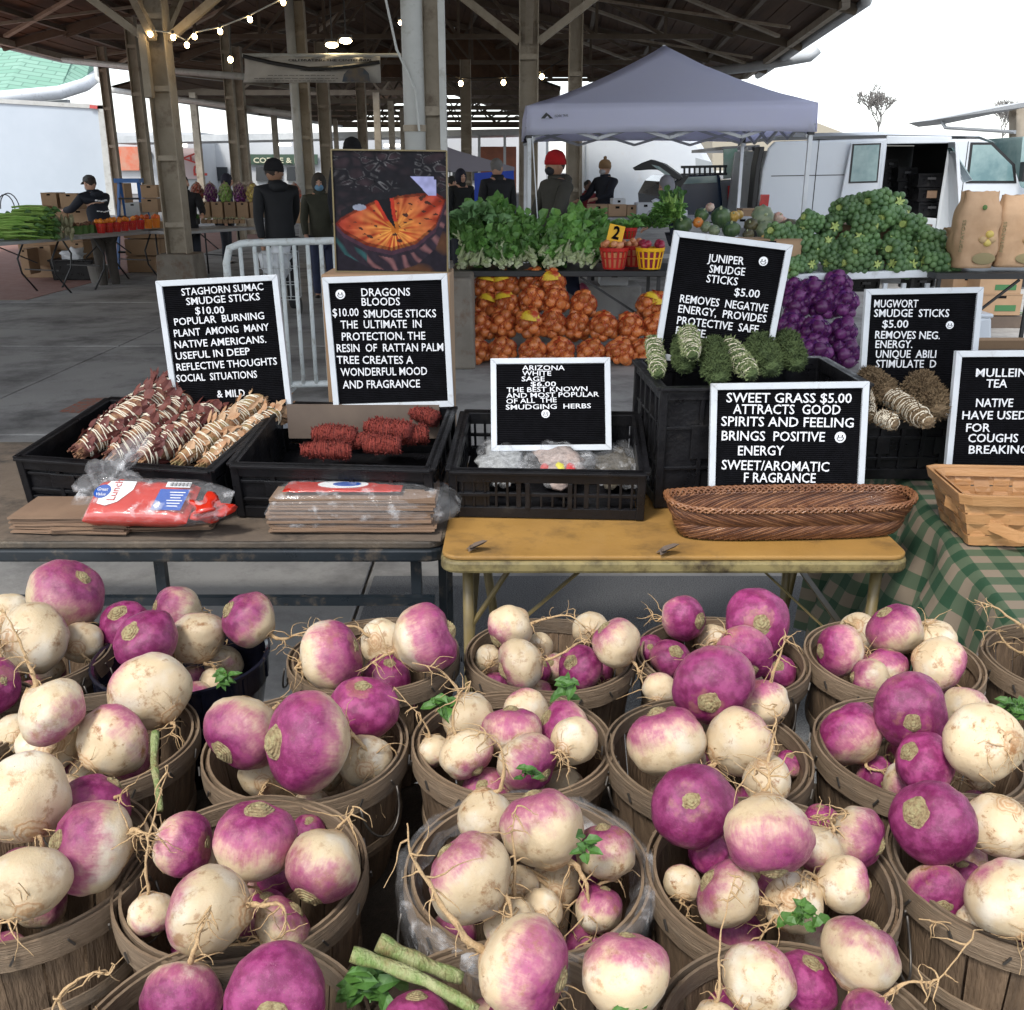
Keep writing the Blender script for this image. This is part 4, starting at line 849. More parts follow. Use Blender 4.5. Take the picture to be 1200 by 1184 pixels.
def bundle(name, label, cat, a, b, r_, core, string=None, leaf=None, kind='leaf', wraps=16, tips=0, seed=0, fuzz=0, fm=None, group=None, sr=.0015):
    a = Vector(a); b = Vector(b); ax = (b - a); L_ = ax.length; ax.normalize(); q = ax.to_track_quat('Z', 'Y').to_matrix().to_4x4(); q.translation = a; r2 = random.Random(seed)
    t = thing(name, label, cat, group=group); t.matrix_world = q
    def rad(u, th): return r_ * (.50 + .50 * min(1, 4 * u)) * (1 if u < .9 else 1 - (u - .9) * 2.5) * (1 + .16 * mnoise.noise(Vector((math.cos(th) * 1.5, math.sin(th) * 1.5, u * 9 + seed * 7))))
    n, k = 16, 30; V = [(rad(i / k, 2 * PI * j / n) * math.cos(2 * PI * j / n), rad(i / k, 2 * PI * j / n) * math.sin(2 * PI * j / n), L_ * i / k) for i in range(k + 1) for j in range(n)]
    F = [(i * n + j, i * n + (j + 1) % n, (i + 1) * n + (j + 1) % n, (i + 1) * n + j) for i in range(k) for j in range(n)] + [tuple(range(n - 1, -1, -1)), tuple(k * n + j for j in range(n))]
    MB().add(V, F).build('core', core, t, smooth=True)
    if fuzz:
        mb = MB()
        for i in range(fuzz):
            u = r2.random(); th = r2.uniform(0, 6.28); rr = rad(u, th); p = Vector((rr * math.cos(th), rr * math.sin(th), L_ * u)); d = Vector((math.cos(th + r2.uniform(-1.2, 1.2)), math.sin(th + r2.uniform(-1.2, 1.2)), r2.uniform(-1, 1.3))).normalized()
            l_ = r_ * r2.uniform(.2, .5); s1 = d.orthogonal().normalized() * .0014; mb.add([p - s1, p + s1, p + d * l_ * .6 + s1 * .8 + Vector((0, 0, l_ * .2)), p + d * l_], [(0, 1, 2, 3)])
        tag(mb.build('sprigs', fm or core, t), kind='stuff')
    if leaf is not None and kind == 'leaf':
        mb = MB()
        for i in range(130):
            u = r2.random(); th = r2.uniform(0, 6.28); rr = rad(u, th) * 1.0; p = Vector((rr * math.cos(th), rr * math.sin(th), L_ * u)); d = Vector((math.cos(th) * .15, math.sin(th) * .15, 1)) + Vector((r2.uniform(-.5, .5), r2.uniform(-.5, .5), 0)); mb.leaf(p, d, p.xy.to_3d(), L_ * r2.uniform(.06, .13), r_ * r2.uniform(.5, .9), .1, -.1)
        tag(mb.build('leaf_wrap', leaf, t), kind='stuff')
    if string is not None:
        mb = MB()
        for s in range(2):
            pts = []; N_ = wraps * 12
            for i in range(N_ + 1):
                u = .03 + .9 * i / N_; uu = u + .012 * math.sin(i * .21 + seed); th = (1 if s == 0 else -1) * 2 * PI * i / 12 * (1 if s == 0 else .55) + s; rr = rad(min(uu, 1), th) + sr * 1.1
                pts.append((rr * math.cos(th), rr * math.sin(th), L_ * (uu + .022 * math.sin(th + 1 + i * .013))))
            mb.tube(pts, sr, 5, cap=False)
        mb.build('string', string, t, smooth=True)
    if tips:
        mb = MB()
        for i in range(26): a_ = r2.uniform(0, 6.28); q_ = r_ * .5 * math.sqrt(r2.random()); mb.tube([(q_ * math.cos(a_), q_ * math.sin(a_), .01), (q_ * 1.2 * math.cos(a_), q_ * 1.2 * math.sin(a_), -r2.uniform(.004, .022))], .0028, 5)
        tag(mb.build('cut_stems', core, t), kind='stuff')
        for i in range(tips):
            mb = MB(); th = r2.uniform(0, 6.28); rr = r_ * r2.uniform(.1, .8); p = Vector((rr * math.cos(th), rr * math.sin(th), L_ * .93)); d = Vector((math.cos(th) * r2.uniform(.1, .6), math.sin(th) * r2.uniform(.1, .6), 1)); mb.leaf(p, d, (r2.uniform(-1, 1), -1, 1), r_ * r2.uniform(1.6, 3.4), r_ * r2.uniform(.6, 1.2), .3, r2.uniform(-.3, .3))
            mb.build('leaf', leaf, t)
    return t
g = 'sumac smudge sticks wrapped in white string'
def onc(c, px, py, x=None): return None
# ends given as pixel + distance; sticks rest across the crate's rims
SM = [((275 / 3, 990 / 3 + 0), None)]
def stick(px0, py0, Y0, px1, py1, Y1): return atY(px0, py0, Y0), atY(px1, py1, Y1)
for i, (p, lab, rr, core, leafm) in enumerate([
    (stick(92, 530, 2.56, 208, 452, 2.87), 'fat maroon sumac stick at the left end of its crate', .040, M_sumac, M_maroon),
    (stick(107, 512, 2.72, 182, 457, 2.92), 'sumac stick mostly hidden behind the fat left one', .030, M_sumac, M_maroon),
    (stick(130, 535, 2.56, 222, 468, 2.85), 'sumac stick second from the left, dull purple tips', .037, M_sumac, M_maroon),
    (stick(164, 540, 2.55, 252, 482, 2.83), 'dark maroon sumac stick in the middle with big red tips', .041, M_sumac, M_maroon),
    (stick(196, 515, 2.66, 236, 480, 2.86), 'thin sumac stick sunk behind the middle of the row', .027, M_sumac, M_tan),
    (stick(210, 541, 2.55, 312, 462, 2.87), 'orange flecked sumac stick with tan leaves sticking up', .029, M_sumac2, M_tan),
    (stick(238, 545, 2.54, 326, 482, 2.80), 'rightmost green flecked sumac stick against the crate side', .028, M_sumac2, M_tan)]):
    bundle('smudge_stick', lab, 'smudge stick', p[0], p[1], rr, core, M_string, leafm, wraps=24, tips=22, seed=i, group=g, sr=.0016)
for i, (p, lab, rr) in enumerate([
    (stick(366, 508, 2.66, 418, 512, 2.64), 'red bundle lying left in the dragon blood crate', .026),
    (stick(352, 527, 2.54, 412, 529, 2.56), 'red bundle lowest at the left behind the crate front', .022),
    (stick(428, 500, 2.70, 482, 506, 2.64), 'plump red bundle in the middle of its crate', .027),
    (stick(425, 522, 2.58, 470, 522, 2.58), 'red bundle under the plump middle one', .022),
    (stick(478, 480, 2.80, 512, 492, 2.74), 'small red bundle at the upper right corner of its crate', .022),
    (stick(460, 512, 2.66, 502, 508, 2.68), 'red bundle at the right side of its crate', .024),
    (stick(400, 516, 2.66, 450, 518, 2.62), 'red bundle half hidden between two others', .02)]):
    bundle('herb_bundle', lab, 'herb bundle', p[0], p[1], rr, M_dragon, mat('red_thread', (.23, .035, .022), .8) if i == 0 else MATS['red_thread'], None, wraps=20, seed=20 + i, fuzz=500, group='dragon blood smudge sticks bound in red', sr=.0009)
MB().box(inbox(CB, .26, .375, .12), (.44, .010, .10)).build('cardboard_divider', M_card2); tag(bpy.data.objects['cardboard_divider'], 'dark cardboard divider standing inside the dragon blood crate', 'cardboard')
for i, (p, lab, rr, st) in enumerate([
    (stick(772, 440, 2.58, 766, 398, 2.74), 'string wrapped juniper stick standing at the left crate wall', .022, 1),
    (stick(803, 432, 2.62, 800, 396, 2.74), 'mossy juniper bundle behind the upright wrapped one', .028, 0),
    (stick(812, 418, 2.56, 806, 388, 2.66), 'juniper stick poking up end first with a pale tip', .024, 1),
    (stick(842, 445, 2.54, 834, 405, 2.70), 'loose mossy green bundle in front, no string', .033, 0),
    (stick(882, 440, 2.54, 850, 402, 2.74), 'juniper stick bound in many rounds of white string', .027, 1),
    (stick(905, 432, 2.58, 884, 398, 2.76), 'wide mossy juniper bundle right of the wrapped stick', .036, 0),
    (stick(935, 428, 2.62, 920, 396, 2.76), 'rightmost mossy juniper bundle in the tall crate', .030, 0)]):
    bundle('juniper_bundle', lab, 'herb bundle', p[0], p[1], rr, M_juniper, M_string if st else None, None, wraps=10, seed=40 + i, fuzz=900 if st else 2600, fm=M_juniper if i % 2 else M_juniper2 if st else M_juniper, group='juniper smudge sticks in the tall crate', sr=.0011)
for i, (p, lab, rr, fz) in enumerate([
    (stick(1020, 492, 2.56, 1012, 458, 2.72), 'brown mugwort stick at the left end of its crate', .020, 700),
    (stick(1090, 497, 2.52, 1040, 462, 2.72), 'thick mugwort stick bound in pale string in the middle', .027, 500),
    (stick(1050, 498, 2.50, 1030, 488, 2.56), 'short mugwort stick lying in front of the thick one', .02, 400),
    (stick(1100, 482, 2.62, 1075, 450, 2.80), 'loose curly brown mugwort bundle at the back', .04, 3400),
    (stick(1040, 462, 2.70, 1015, 445, 2.84), 'frizzy brown herb tops behind the thick mugwort stick', .036, 3200)]):
    bundle('mugwort_bundle', lab, 'herb bundle', p[0], p[1], rr, M_mug, M_string if fz < 1000 else None, None, wraps=14, seed=60 + i, fuzz=fz, group='mugwort smudge sticks', sr=.0012)
# white sage bags in the low crate
for i, (px, py, Y, w_, lab, c1) in enumerate([(590, 535, 2.62, .13, 'clear bag of grey sage at the left of the slatted crate', (.45, .47, .48)), (655, 537, 2.60, .14, 'clear bag with red and yellow print in the slatted crate', (.50, .40, .36)), (722, 538, 2.64, .12, 'dark bag of dried sage at the right of the slatted crate', (.10, .085, .06))]):
    c = atY(px, py + 8, Y); mb = MB(); mb.ell((0, 0, 0), (w_ / 2, .10, .020), 24, 12, nz=.7, seed=i)
    t = thing('herb_bag', lab, 'bag', c, rot=(R(12), 0, 0)); mb.build('herbs', mat('bagged_herb%d' % i, c1, .8, tuple(x * .5 for x in c1), scale=60, bump=.8), t, smooth=True)
    mb = MB(); mb.ell((0, 0, .004), (w_ / 2 + .006, .108, .026), 28, 14, nz=.9, seed=i + .3); mb.build('wrapper', M_film, t, smooth=True)
    if i == 1:
        for k, (dx, cc) in enumerate(((.0, (.7, .65, .1)), (.03, (.6, .03, .03)), (-.04, (.55, .08, .07)))):
            MB().ell((dx, -.05, .018 - .1 * abs(dx)), (.014, .035, .006), 10, 6).build('label', mat('bag_print%d' % k, cc, .4), t, smooth=True)
lo_ = MB(); lo_.box(inbox(CCt, .24, .30, .05), (.10, .02, .05)); tag(lo_.build('sage_box', M_card2), 'brown box end seen through the slatted crate front', 'box')
# ------------------------------------------------------------------ wicker tray
def superellipse(a, rx, ry, p=3.2): c, s = math.cos(a), math.sin(a); return (rx * math.copysign(abs(c) ** (2 / p), c), ry * math.copysign(abs(s) ** (2 / p), s))
M_wicker = mat('wicker', (.15, .055, .022), .45, (.29, .135, .06), scale=20, bump=.4, bscale=50, coat=.15, dirt=(.10, .035, .015), dscale=14, dthr=.58)
wl = atZ(806, 637, ZT); wr = atZ(1052, 632, ZT); WY = (wl.y + wr.y) / 2 + .065
M_wickd = mat('wicker_dark_strand', (.06, .02, .009), .5, (.13, .05, .022), scale=24)
wt = thing('wicker_tray', 'long brown woven wicker tray on the front edge of the yellow table', 'basket', ((wl.x + wr.x) / 2, WY, ZT), rz=math.atan2(wr.y - wl.y, wr.x - wl.x))
WX = (wr.x - wl.x) / 2 + .01; WYr = .062; HW_ = .084
def wp(a, z, off=0):
    f = z / HW_; x, y = superellipse(a, WX * (1 + .13 * f) + off, WYr * (1 + .45 * f) + off); return Vector((x, y, z + .004 + .01 * f * abs(math.cos(a)) ** 6))
# evenly spaced parameter
aa = [2 * PI * i / 2000 for i in range(2001)]; ln = [0]
for i in range(2000): ln.append(ln[-1] + (wp(aa[i + 1], HW_ / 2) - wp(aa[i], HW_ / 2)).length)
def apos(s_): s_ = (s_ % 1) * ln[-1]; j = int(np.searchsorted(ln, s_)); return aa[min(j, 2000)]
bands = [(.002, .044, 1), (.038, .082, -1)]
for bi, (z0, z1, sg, io) in enumerate([(a_, b_, c_, 0) for a_, b_, c_ in bands] + [(.012, .044, 1, -.010), (.040, .080, -1, -.010)]):
    mb = MB(); NS = 24
    for k in range(NS):
        for j in range(4):
            pts = []; wv = 2.3 / NS
            for q in range(7):
                u = q / 6; s_ = k / NS + sg * wv * (u - .5) + j * .0098; z = z0 + (z1 - z0) * u; off = .006 * math.sin(PI * u) - .002 + io; pts.append(wp(apos(s_), z, off))
            mb.mi = (j + k) % 2; mb.tube(pts, .0036, 6, cap=False)
    mb.build('weave_band', [M_wicker, M_wickd], wt, smooth=True)
mb = MB()
for k in range(80):
    for j in range(2):
        s0 = k / 80; pts = [wp(apos(s0 + u * .035), .080 + .012 * math.sin(PI * u), (.006 if j else -.005) * math.cos(PI * u)) for u in (0, .25, .5, .75, 1)]; mb.tube(pts, .0032, 5, cap=False)
mb.build('rim_braid', M_wicker, wt, smooth=True)
mb = MB(); 
V = [tuple(wp(2 * PI * i / 60, z, -.004)) for z in (.002, .04, .078) for i in range(60)]; F = [(r_ * 60 + i, r_ * 60 + (i + 1) % 60, (r_ + 1) * 60 + (i + 1) % 60, (r_ + 1) * 60 + i) for r_ in range(2) for i in range(60)] + [tuple(range(59, -1, -1))]
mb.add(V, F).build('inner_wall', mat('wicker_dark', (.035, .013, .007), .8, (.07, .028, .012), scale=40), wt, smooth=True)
# ------------------------------------------------------------------ checked cloth table at the right
ct = thing('cloth_table', 'table under the cloth at the right, mostly hidden', 'table')
a_far = atZ(985, 560, ZT); CX = lambda y: 1.17 - (2.73 - y) * .15
MB().box((1.62, 2.50, ZT - .03), (.78, 1.30, .03)).build('tabletop', M_wornwood, ct)
for x, y in ((1.3, 1.95), (1.95, 1.95), (1.3, 3.05), (1.95, 3.05)): MB().box((x, y, (ZT - .05) / 2), (.035, .035, ZT - .05)).build('leg', M_dark, ct)
m, t, b = newmat('green_check_cloth'); N = t.nodes; L = t.links
uvn = N.new('ShaderNodeUVMap'); sp = N.new('ShaderNodeSeparateXYZ'); L.new(uvn.outputs[0], sp.inputs[0]); bands_ = []
for ax in ('X', 'Y'):
    md = N.new('ShaderNodeMath'); md.operation = 'MULTIPLY'; md.inputs[1].default_value = 1 / .085; L.new(sp.outputs[ax], md.inputs[0]); fr = N.new('ShaderNodeMath'); fr.operation = 'FRACT'; L.new(md.outputs[0], fr.inputs[0]); gt = N.new('ShaderNodeMath'); gt.operation = 'GREATER_THAN'; gt.inputs[1].default_value = .5; L.new(fr.outputs[0], gt.inputs[0]); bands_.append(gt.outputs[0])
ad = N.new('ShaderNodeMath'); ad.operation = 'ADD'; L.new(bands_[0], ad.inputs[0]); L.new(bands_[1], ad.inputs[1]); dv = N.new('ShaderNodeMath'); dv.operation = 'MULTIPLY'; dv.inputs[1].default_value = .5; L.new(ad.outputs[0], dv.inputs[0])
cr = N.new('ShaderNodeValToRGB'); cr.color_ramp.interpolation = 'CONSTANT'; e = cr.color_ramp.elements; e[0].color = (.21, .17, .125, 1); e[1].position = .75; e[1].color = (.016, .058, .028, 1); e2 = e.new(.25); e2.color = (.07, .105, .062, 1)
L.new(dv.outputs[0], cr.inputs[0]); L.new(cr.outputs[0], b.inputs['Base Color']); b.inputs['Roughness'].default_value = .75
nz = N.new('ShaderNodeTexNoise'); nz.inputs['Scale'].default_value = 12; nz.inputs['Detail'].default_value = 6; tc = N.new('ShaderNodeTexCoord'); L.new(tc.outputs['Object'], nz.inputs['Vector']); bp = N.new('ShaderNodeBump'); bp.inputs['Strength'].default_value = .4; bp.inputs['Distance'].default_value = .01; L.new(nz.outputs[0], bp.inputs['Height']); L.new(bp.outputs[0], b.inputs['Normal'])
M_check = m
V = []; F = []; UV = []; nu, nv = 100, 34; W1 = .9; Y0_, Y1_ = 1.80, 3.18
vv = [0, .006, .02, .05] + [.05 + (.66) * k / 16 for k in range(1, 17)]
rows = []
for i in range(nu + 1):
    y = Y0_ + (Y1_ - Y0_) * i / nu; x0 = CX(y); row = []
    for k in range(8):                                    # top from right to the fold
        x = x0 + W1 * (1 - k / 8); z = ZT + .004 + .003 * mnoise.noise(Vector((x * 9, y * 9, 0))) ; row.append(((x, y, z), x - x0))
    for s_ in vv:
        if s_ < .05: a = s_ / .05 * PI / 2; px_ = x0 - .022 * math.sin(a); z = ZT + .004 - .022 * (1 - math.cos(a))
        else:
            dn = (s_ - .05); fold = (.008 + .085 * min(1, dn * 2.2)); wv = math.sin(y * 17 + .8 * math.sin(y * 5)) * fold + .02 * math.sin(y * 41) * min(1, dn * 3)
            px_ = x0 - .022 - .10 * dn - abs(fold) + wv * .9; z = ZT - .018 - dn * (.98)
        row.append(((px_, y + (.03 * math.sin(y * 17 + 1.2) * s_), z), -s_))
    rows.append(row)
nr = len(rows[0]); V = [p for r_ in rows for p, _ in r_]; uvs = [(u, Y0_ + (Y1_ - Y0_) * i / nu) for i, r_ in enumerate(rows) for _, u in r_]
F = [(i * nr + k, i * nr + k + 1, (i + 1) * nr + k + 1, (i + 1) * nr + k) for i in range(nu) for k in range(nr - 1)]
o = MB().add(V, F).build('tablecloth', M_check, smooth=True); uvl = o.data.uv_layers.new(name='UVMap'); li = np.zeros(len(o.data.loops), int); o.data.loops.foreach_get('vertex_index', li); uvl.data.foreach_set('uv', np.array(uvs)[li].ravel())
tag(o, 'green and tan checked cloth draped over the right table', 'tablecloth')
# splint basket with a swing handle
M_splint = mat('honey_splint', (.38, .185, .07), .45, (.50, .28, .125), scale=5, stretch=(1, 1, 8), bump=.2, bscale=30, coat=.2, vary=.14, dirt=(.2, .09, .035), dscale=10, dthr=.72)
p0 = atZ(1152, 640, ZT + .006); sb = thing('splint_basket', 'honey coloured woven splint basket on the checked cloth at the right edge', 'basket', (p0.x - .035, p0.y - .0, ZT + .008), rz=R(-4))
bw, bd, bh = .34, .20, .115
def wallpt(side, u, z, off=0):
    f = 1 + .20 * z / bh; hx, hy = bw / 2 * f + off, bd / 2 * f + off; cx, cy = bw / 2, bd / 2
    return {0: Vector((cx - hx + 2 * hx * u, cy - hy, z)), 1: Vector((cx + hx, cy - hy + 2 * hy * u, z)), 2: Vector((cx + hx - 2 * hx * u, cy + hy, z)), 3: Vector((cx - hx, cy + hy - 2 * hy * u, z))}[side]
for side, nst in ((0, 8), (1, 5), (2, 8), (3, 5)):
    for k in range(nst):                                   # upright splints
        u0, u1 = (k + .10) / nst, (k + .90) / nst; mb = MB(); V = []
        for q in range(9):
            z = bh * q / 8; off = .0028 * math.sin((q / 8 * 4 + k) * PI)
            V += [wallpt(side, u0, z, off), wallpt(side, u1, z, off), wallpt(side, u0, z, off - .0018), wallpt(side, u1, z, off - .0018)]
        F = [(4 * q, 4 * q + 1, 4 * q + 5, 4 * q + 4) for q in range(8)] + [(4 * q + 2, 4 * q + 6, 4 * q + 7, 4 * q + 3) for q in range(8)] + [(4 * q, 4 * q + 4, 4 * q + 6, 4 * q + 2) for q in range(8)] + [(4 * q + 1, 4 * q + 3, 4 * q + 7, 4 * q + 5) for q in range(8)]
        mb.add([tuple(v) for v in V], F).build('splint', M_splint, sb)
    for r_ in range(4):                                    # weavers
        z0, z1 = bh * (r_ + .06) / 4, bh * (r_ + .94) / 4; V = []; m_ = nst * 6
        for q in range(m_ + 1):
            u = q / m_; off = .0034 * math.sin((u * nst + r_) * PI + PI / 2 * 0) 
            for z in (z0, z1): V += [wallpt(side, u, z, off + .001), wallpt(side, u, z, off - .001)]
        F = [(4 * q, 4 * q + 4, 4 * q + 6, 4 * q + 2) for q in range(m_)] + [(4 * q + 1, 4 * q + 3, 4 * q + 7, 4 * q + 5) for q in range(m_)] + [(4 * q + 2, 4 * q + 6, 4 * q + 7, 4 * q + 3) for q in range(m_)]
        MB().add([tuple(v) for v in V], F).build('weaver', M_splint, sb)
def rimloop(z0, z1, off, th):
    P = []
    for side in range(4):
        for u in [.06 + .88 * k / 6 for k in range(7)]: P.append((side, u))
    V = []
    for s_, u in P:
        for z, o_ in ((z0, off), (z0, off + th), (z1, off + th), (z1, off)): V.append(tuple(wallpt(s_, u, z, o_)))
    n_ = len(P); return V, [(4 * i + j, 4 * ((i + 1) % n_) + j, 4 * ((i + 1) % n_) + (j + 1) % 4, 4 * i + (j + 1) % 4) for i in range(n_) for j in range(4)]
MB().add(*rimloop(bh - .006, bh + .022, .004, .006)).build('rim', M_splint, sb, bevel=.0015); MB().add(*rimloop(bh - .002, bh + .018, -.011, .005)).build('inner_rim', M_splint, sb)
MB().box((bw / 2, bd / 2, .004), (bw - .01, bd - .01, .004)).build('base', M_splint, sb)
V = []; m_ = 26
for q in range(m_ + 1):
    u = q / m_; x = -.038 + (bw + .076) * u; dip = math.sin(PI * u); y = bd * .45 - (bd * .45 + .045) * min(1, dip * 1.25) ** .8; z = .085 - .045 * min(1, dip * 1.15)
    V += [(x, y, z - .014), (x, y, z + .014), (x, y - .005, z - .014), (x, y - .005, z + .014)]
F = [(4 * q, 4 * q + 1, 4 * q + 5, 4 * q + 4) for q in range(m_)] + [(4 * q + 2, 4 * q + 6, 4 * q + 7, 4 * q + 3) for q in range(m_)] + [(4 * q + 1, 4 * q + 3, 4 * q + 7, 4 * q + 5) for q in range(m_)] + [(4 * q, 4 * q + 4, 4 * q + 6, 4 * q + 2) for q in range(m_)]
MB().add(V, F).build('handle', M_splint, sb)
c = sb.matrix_world @ Vector((0, 0, 0)); tag(MB().tube([Vector(sb.location) + Vector(v) for v in ((.16, .04, .085), (.20, .05, .09), (.24, .07, .085))], [.004, .009, .004], 8).build('ginger_root', M_root, smooth=True), 'small pale root lying in the splint basket', 'root')
# ------------------------------------------------------------------ paper lunch bags
def paperstack(label, P0, P1, D_, n_, zb, H, seed, rzj=.03, m=None):
    a = atZ(*P0, zb); b = atZ(*P1, zb); W = (b - a).length; ang = math.atan2(b.y - a.y, b.x - a.x); r2 = random.Random(seed)
    t = thing('paper_bag_stack', label, 'paper bags', (a.x, a.y, zb), rz=ang); z = .0
    for k in range(n_):
        h = H / n_; o = MB(); V = []; nn = 12
        for i in range(nn + 1):
            u = i / nn; dz = .002 * mnoise.noise(Vector((u * 4, k * 3.3, seed)))
            V += [(W * u, 0, z + dz), (W * u, D_, z + dz), (W * u, 0, z + h * .82 + dz), (W * u, D_, z + h * .82 + dz)]
        F = [(4 * i, 4 * i + 1, 4 * i + 5, 4 * i + 4) for i in range(nn)] + [(4 * i + 2, 4 * i + 6, 4 * i + 7, 4 * i + 3) for i in range(nn)] + [(4 * i, 4 * i + 4, 4 * i + 6, 4 * i + 2) for i in range(nn)] + [(4 * i + 1, 4 * i + 3, 4 * i + 7, 4 * i + 5) for i in range(nn)] + [(0, 2, 3, 1), (4 * nn, 4 * nn + 1, 4 * nn + 3, 4 * nn + 2)]
        q = o.add(V, F).build('paper_bag', m or M_paper, t); q.location = (r2.uniform(-.008, .008), r2.uniform(-.006, .006), 0); q.rotation_euler.z = r2.uniform(-rzj, rzj); z += h
    return t, W
ps, w_ = paperstack('loose brown paper bags fanned out at the left table corner', (14, 625), (150, 627), .17, 9, ZT + .006, .045, 3, .05)
ps2, w_ = paperstack('brown paper bags under the red printed pack', (60, 627), (246, 622), .16, 7, ZT + .006, .018, 5, .02)
M_pr = mat('red_print', (.50, .022, .008), .3, (.42, .018, .008), scale=30, coat=.8, bump=.4, bscale=12)
a = atZ(100, 620, ZT + .026); b_ = atZ(252, 624, ZT + .026); W = (b_ - a).length
pk = thing('lunch_bag_pack', 'red printed plastic pack of lunch bags on loose paper bags', 'package', (a.x, a.y, ZT + .028), rot=(R(26), 0, math.atan2(b_.y - a.y, b_.x - a.x)))
def pillow(W, D_, H, n=30, k=14, tw=0):
    V = []
    for i in range(n + 1):
        u = i / n; e = (1 - abs(2 * u - 1) ** 5) ** .5 if u > .5 else (1 - abs(2 * u - 1) ** 9) ** .4; pin = 1 - tw * max(0, (u - .72) / .28) ** 1.2
        for j in range(k):
            q = 2 * PI * j / k; x = W * u; y = D_ / 2 + D_ / 2 * math.copysign(abs(math.cos(q)) ** .55, math.cos(q)) * pin; z = H / 2 + H / 2 * math.copysign(abs(math.sin(q)) ** .45, math.sin(q)) * max(e, .05) * pin
            w3 = .0035 * mnoise.noise(Vector((x * 40, y * 40, z * 30))); V.append((x, y, z + w3))
    return V, [(i * k + j, i * k + (j + 1) % k, (i + 1) * k + (j + 1) % k, (i + 1) * k + j) for i in range(n) for j in range(k)]
Wp = W * 1.0; MB().add(*pillow(Wp * .80, .13, .050)).build('printed_wrap', M_pr, pk, smooth=True)
MB().add(*pillow(Wp * 1.08, .138, .058, tw=.35)).build('clear_wrap', M_film, pk, smooth=True)
mb = MB(); mb.ell((Wp * .92, .05, .03), (.045, .035, .022), 20, 12, nz=1.2, seed=4); mb.build('twisted_end', M_pr, pk, smooth=True)
# print on the front/top faces, standing 1 mm off the wrap
Mfr = Matrix.Translation((0, .008, .0495)) @ Matrix.Diagonal((1, 1.75, 1, 1))
M_w = mat('print_white', (.75, .76, .78), .3); M_bl = mat('print_blue', (.02, .08, .35), .3)
def flat(pts, m, z, name, par=pk):
    mb = MB(); mb.add([(x, y, z) for x, y in pts], [tuple(range(len(pts)))]); o = mb.build(name, m, par); o.matrix_basis = Mfr; return o
s = Wp
flat([(.10 * s, .016), (.17 * s, .012), (.25 * s, .02), (.33 * s, .045), (.33 * s, .062), (.13 * s, .062), (.09 * s, .045)], M_w, .0034, 'white_panel')
flat([(.10 * s + .021 * math.cos(q), .040 + .014 * math.sin(q)) for q in [2 * PI * k / 20 for k in range(20)]], M_bl, .0042, 'blue_oval')
Mt = Mfr @ Matrix.Translation((.10 * s - .015, .041, .005)); text('Great', Mt, M_w, pk, w=.028, h=.006, ext=.0002); Mt = Mfr @ Matrix.Translation((.10 * s - .013, .031, .005)); text('Value', Mt, M_w, pk, w=.026, h=.006, ext=.0002)
Mt = Mfr @ Matrix.Translation((.225 * s, .022, .005)) @ Matrix.Rotation(PI / 2, 4, 'Z'); text('Lunch', Mt, M_pr, pk, w=.043, h=.020, ext=.0002)
flat([(.53 * s, .006), (.76 * s, .006), (.77 * s, .048), (.54 * s, .048)], M_bl, .0034, 'blue_panel')
mb = MB()
for k in range(6): mb.box((.685 * s, .041 - .0055 * k, 0), ((.12 - .02 * (k % 3)) * s, .0016, .0003))
o = mb.build('fine_print', M_w, pk); o['kind'] = 'stuff'; o.matrix_basis = Mfr @ Matrix.Translation((0, 0, .0044))
mb = MB()
for k in range(6): a_ = PI * k / 6; mb.bar((-.007 * math.cos(a_), -.007 * math.sin(a_), 0), (.007 * math.cos(a_), .007 * math.sin(a_), 0), .0018, .0004)
o = mb.build('spark_mark', M_w, pk); o.matrix_basis = Mfr @ Matrix.Translation((.57 * s, .015, .0045))
flat([(.57 * s, .052), (.76 * s, .052), (.76 * s, .063), (.57 * s, .063)], M_w, .0034, 'barcode_panel')
mb = MB()
for k in range(22): mb.box((.60 * s + .0032 * k, .0575, 0), (.0008 + .0012 * ((k * 7) % 3) / 2, .008, .0003))
tag(mb.build('barcode', M_felt, pk), kind='stuff'); bpy.data.objects['barcode'].matrix_basis = Mfr @ Matrix.Translation((0, 0, .0042))
c = atY(132, 560, 2.42); mb = MB(); mb.ell((0, 0, 0), (.075, .02, .045), 26, 16, nz=1.6, seed=9); o = mb.build('crumpled_film', M_film, smooth=True, loc=c, rot=(0, R(-35), 0)); tag(o, 'crumpled clear plastic sticking up behind the red pack', 'plastic film')
ps3, w3 = paperstack('block of brown lunch bags in torn clear plastic', (316, 625), (508, 625), .165, 16, ZT + .006, .092, 8, .008)
x_ = ps3.location; mb = MB().add(*pillow(w3 + .075, .185, .112, tw=.25)); o = mb.build('clear_wrap', M_film, ps3, smooth=True); o.location = (-.008, -.008, -.002)
MB().add(*pillow(w3 * .72, .135, .006, 20, 10)).build('printed_label', M_pr, ps3, smooth=True, loc=(.035, .018, .100))
mb = MB(); mb.lathe([(.001, 0), (.028, 0), (.028, .0008), (.001, .0008)], 20, sx=1.3, sy=.6); mb.build('blue_oval', M_bl, ps3, loc=(.19, .07, .1075)); mb = MB(); mb.lathe([(.001, 0), (.05, 0), (.05, .0006), (.001, .0006)], 20, sx=1.3, sy=.6); mb.build('white_panel', M_w, ps3, loc=(.18, .07, .1068))
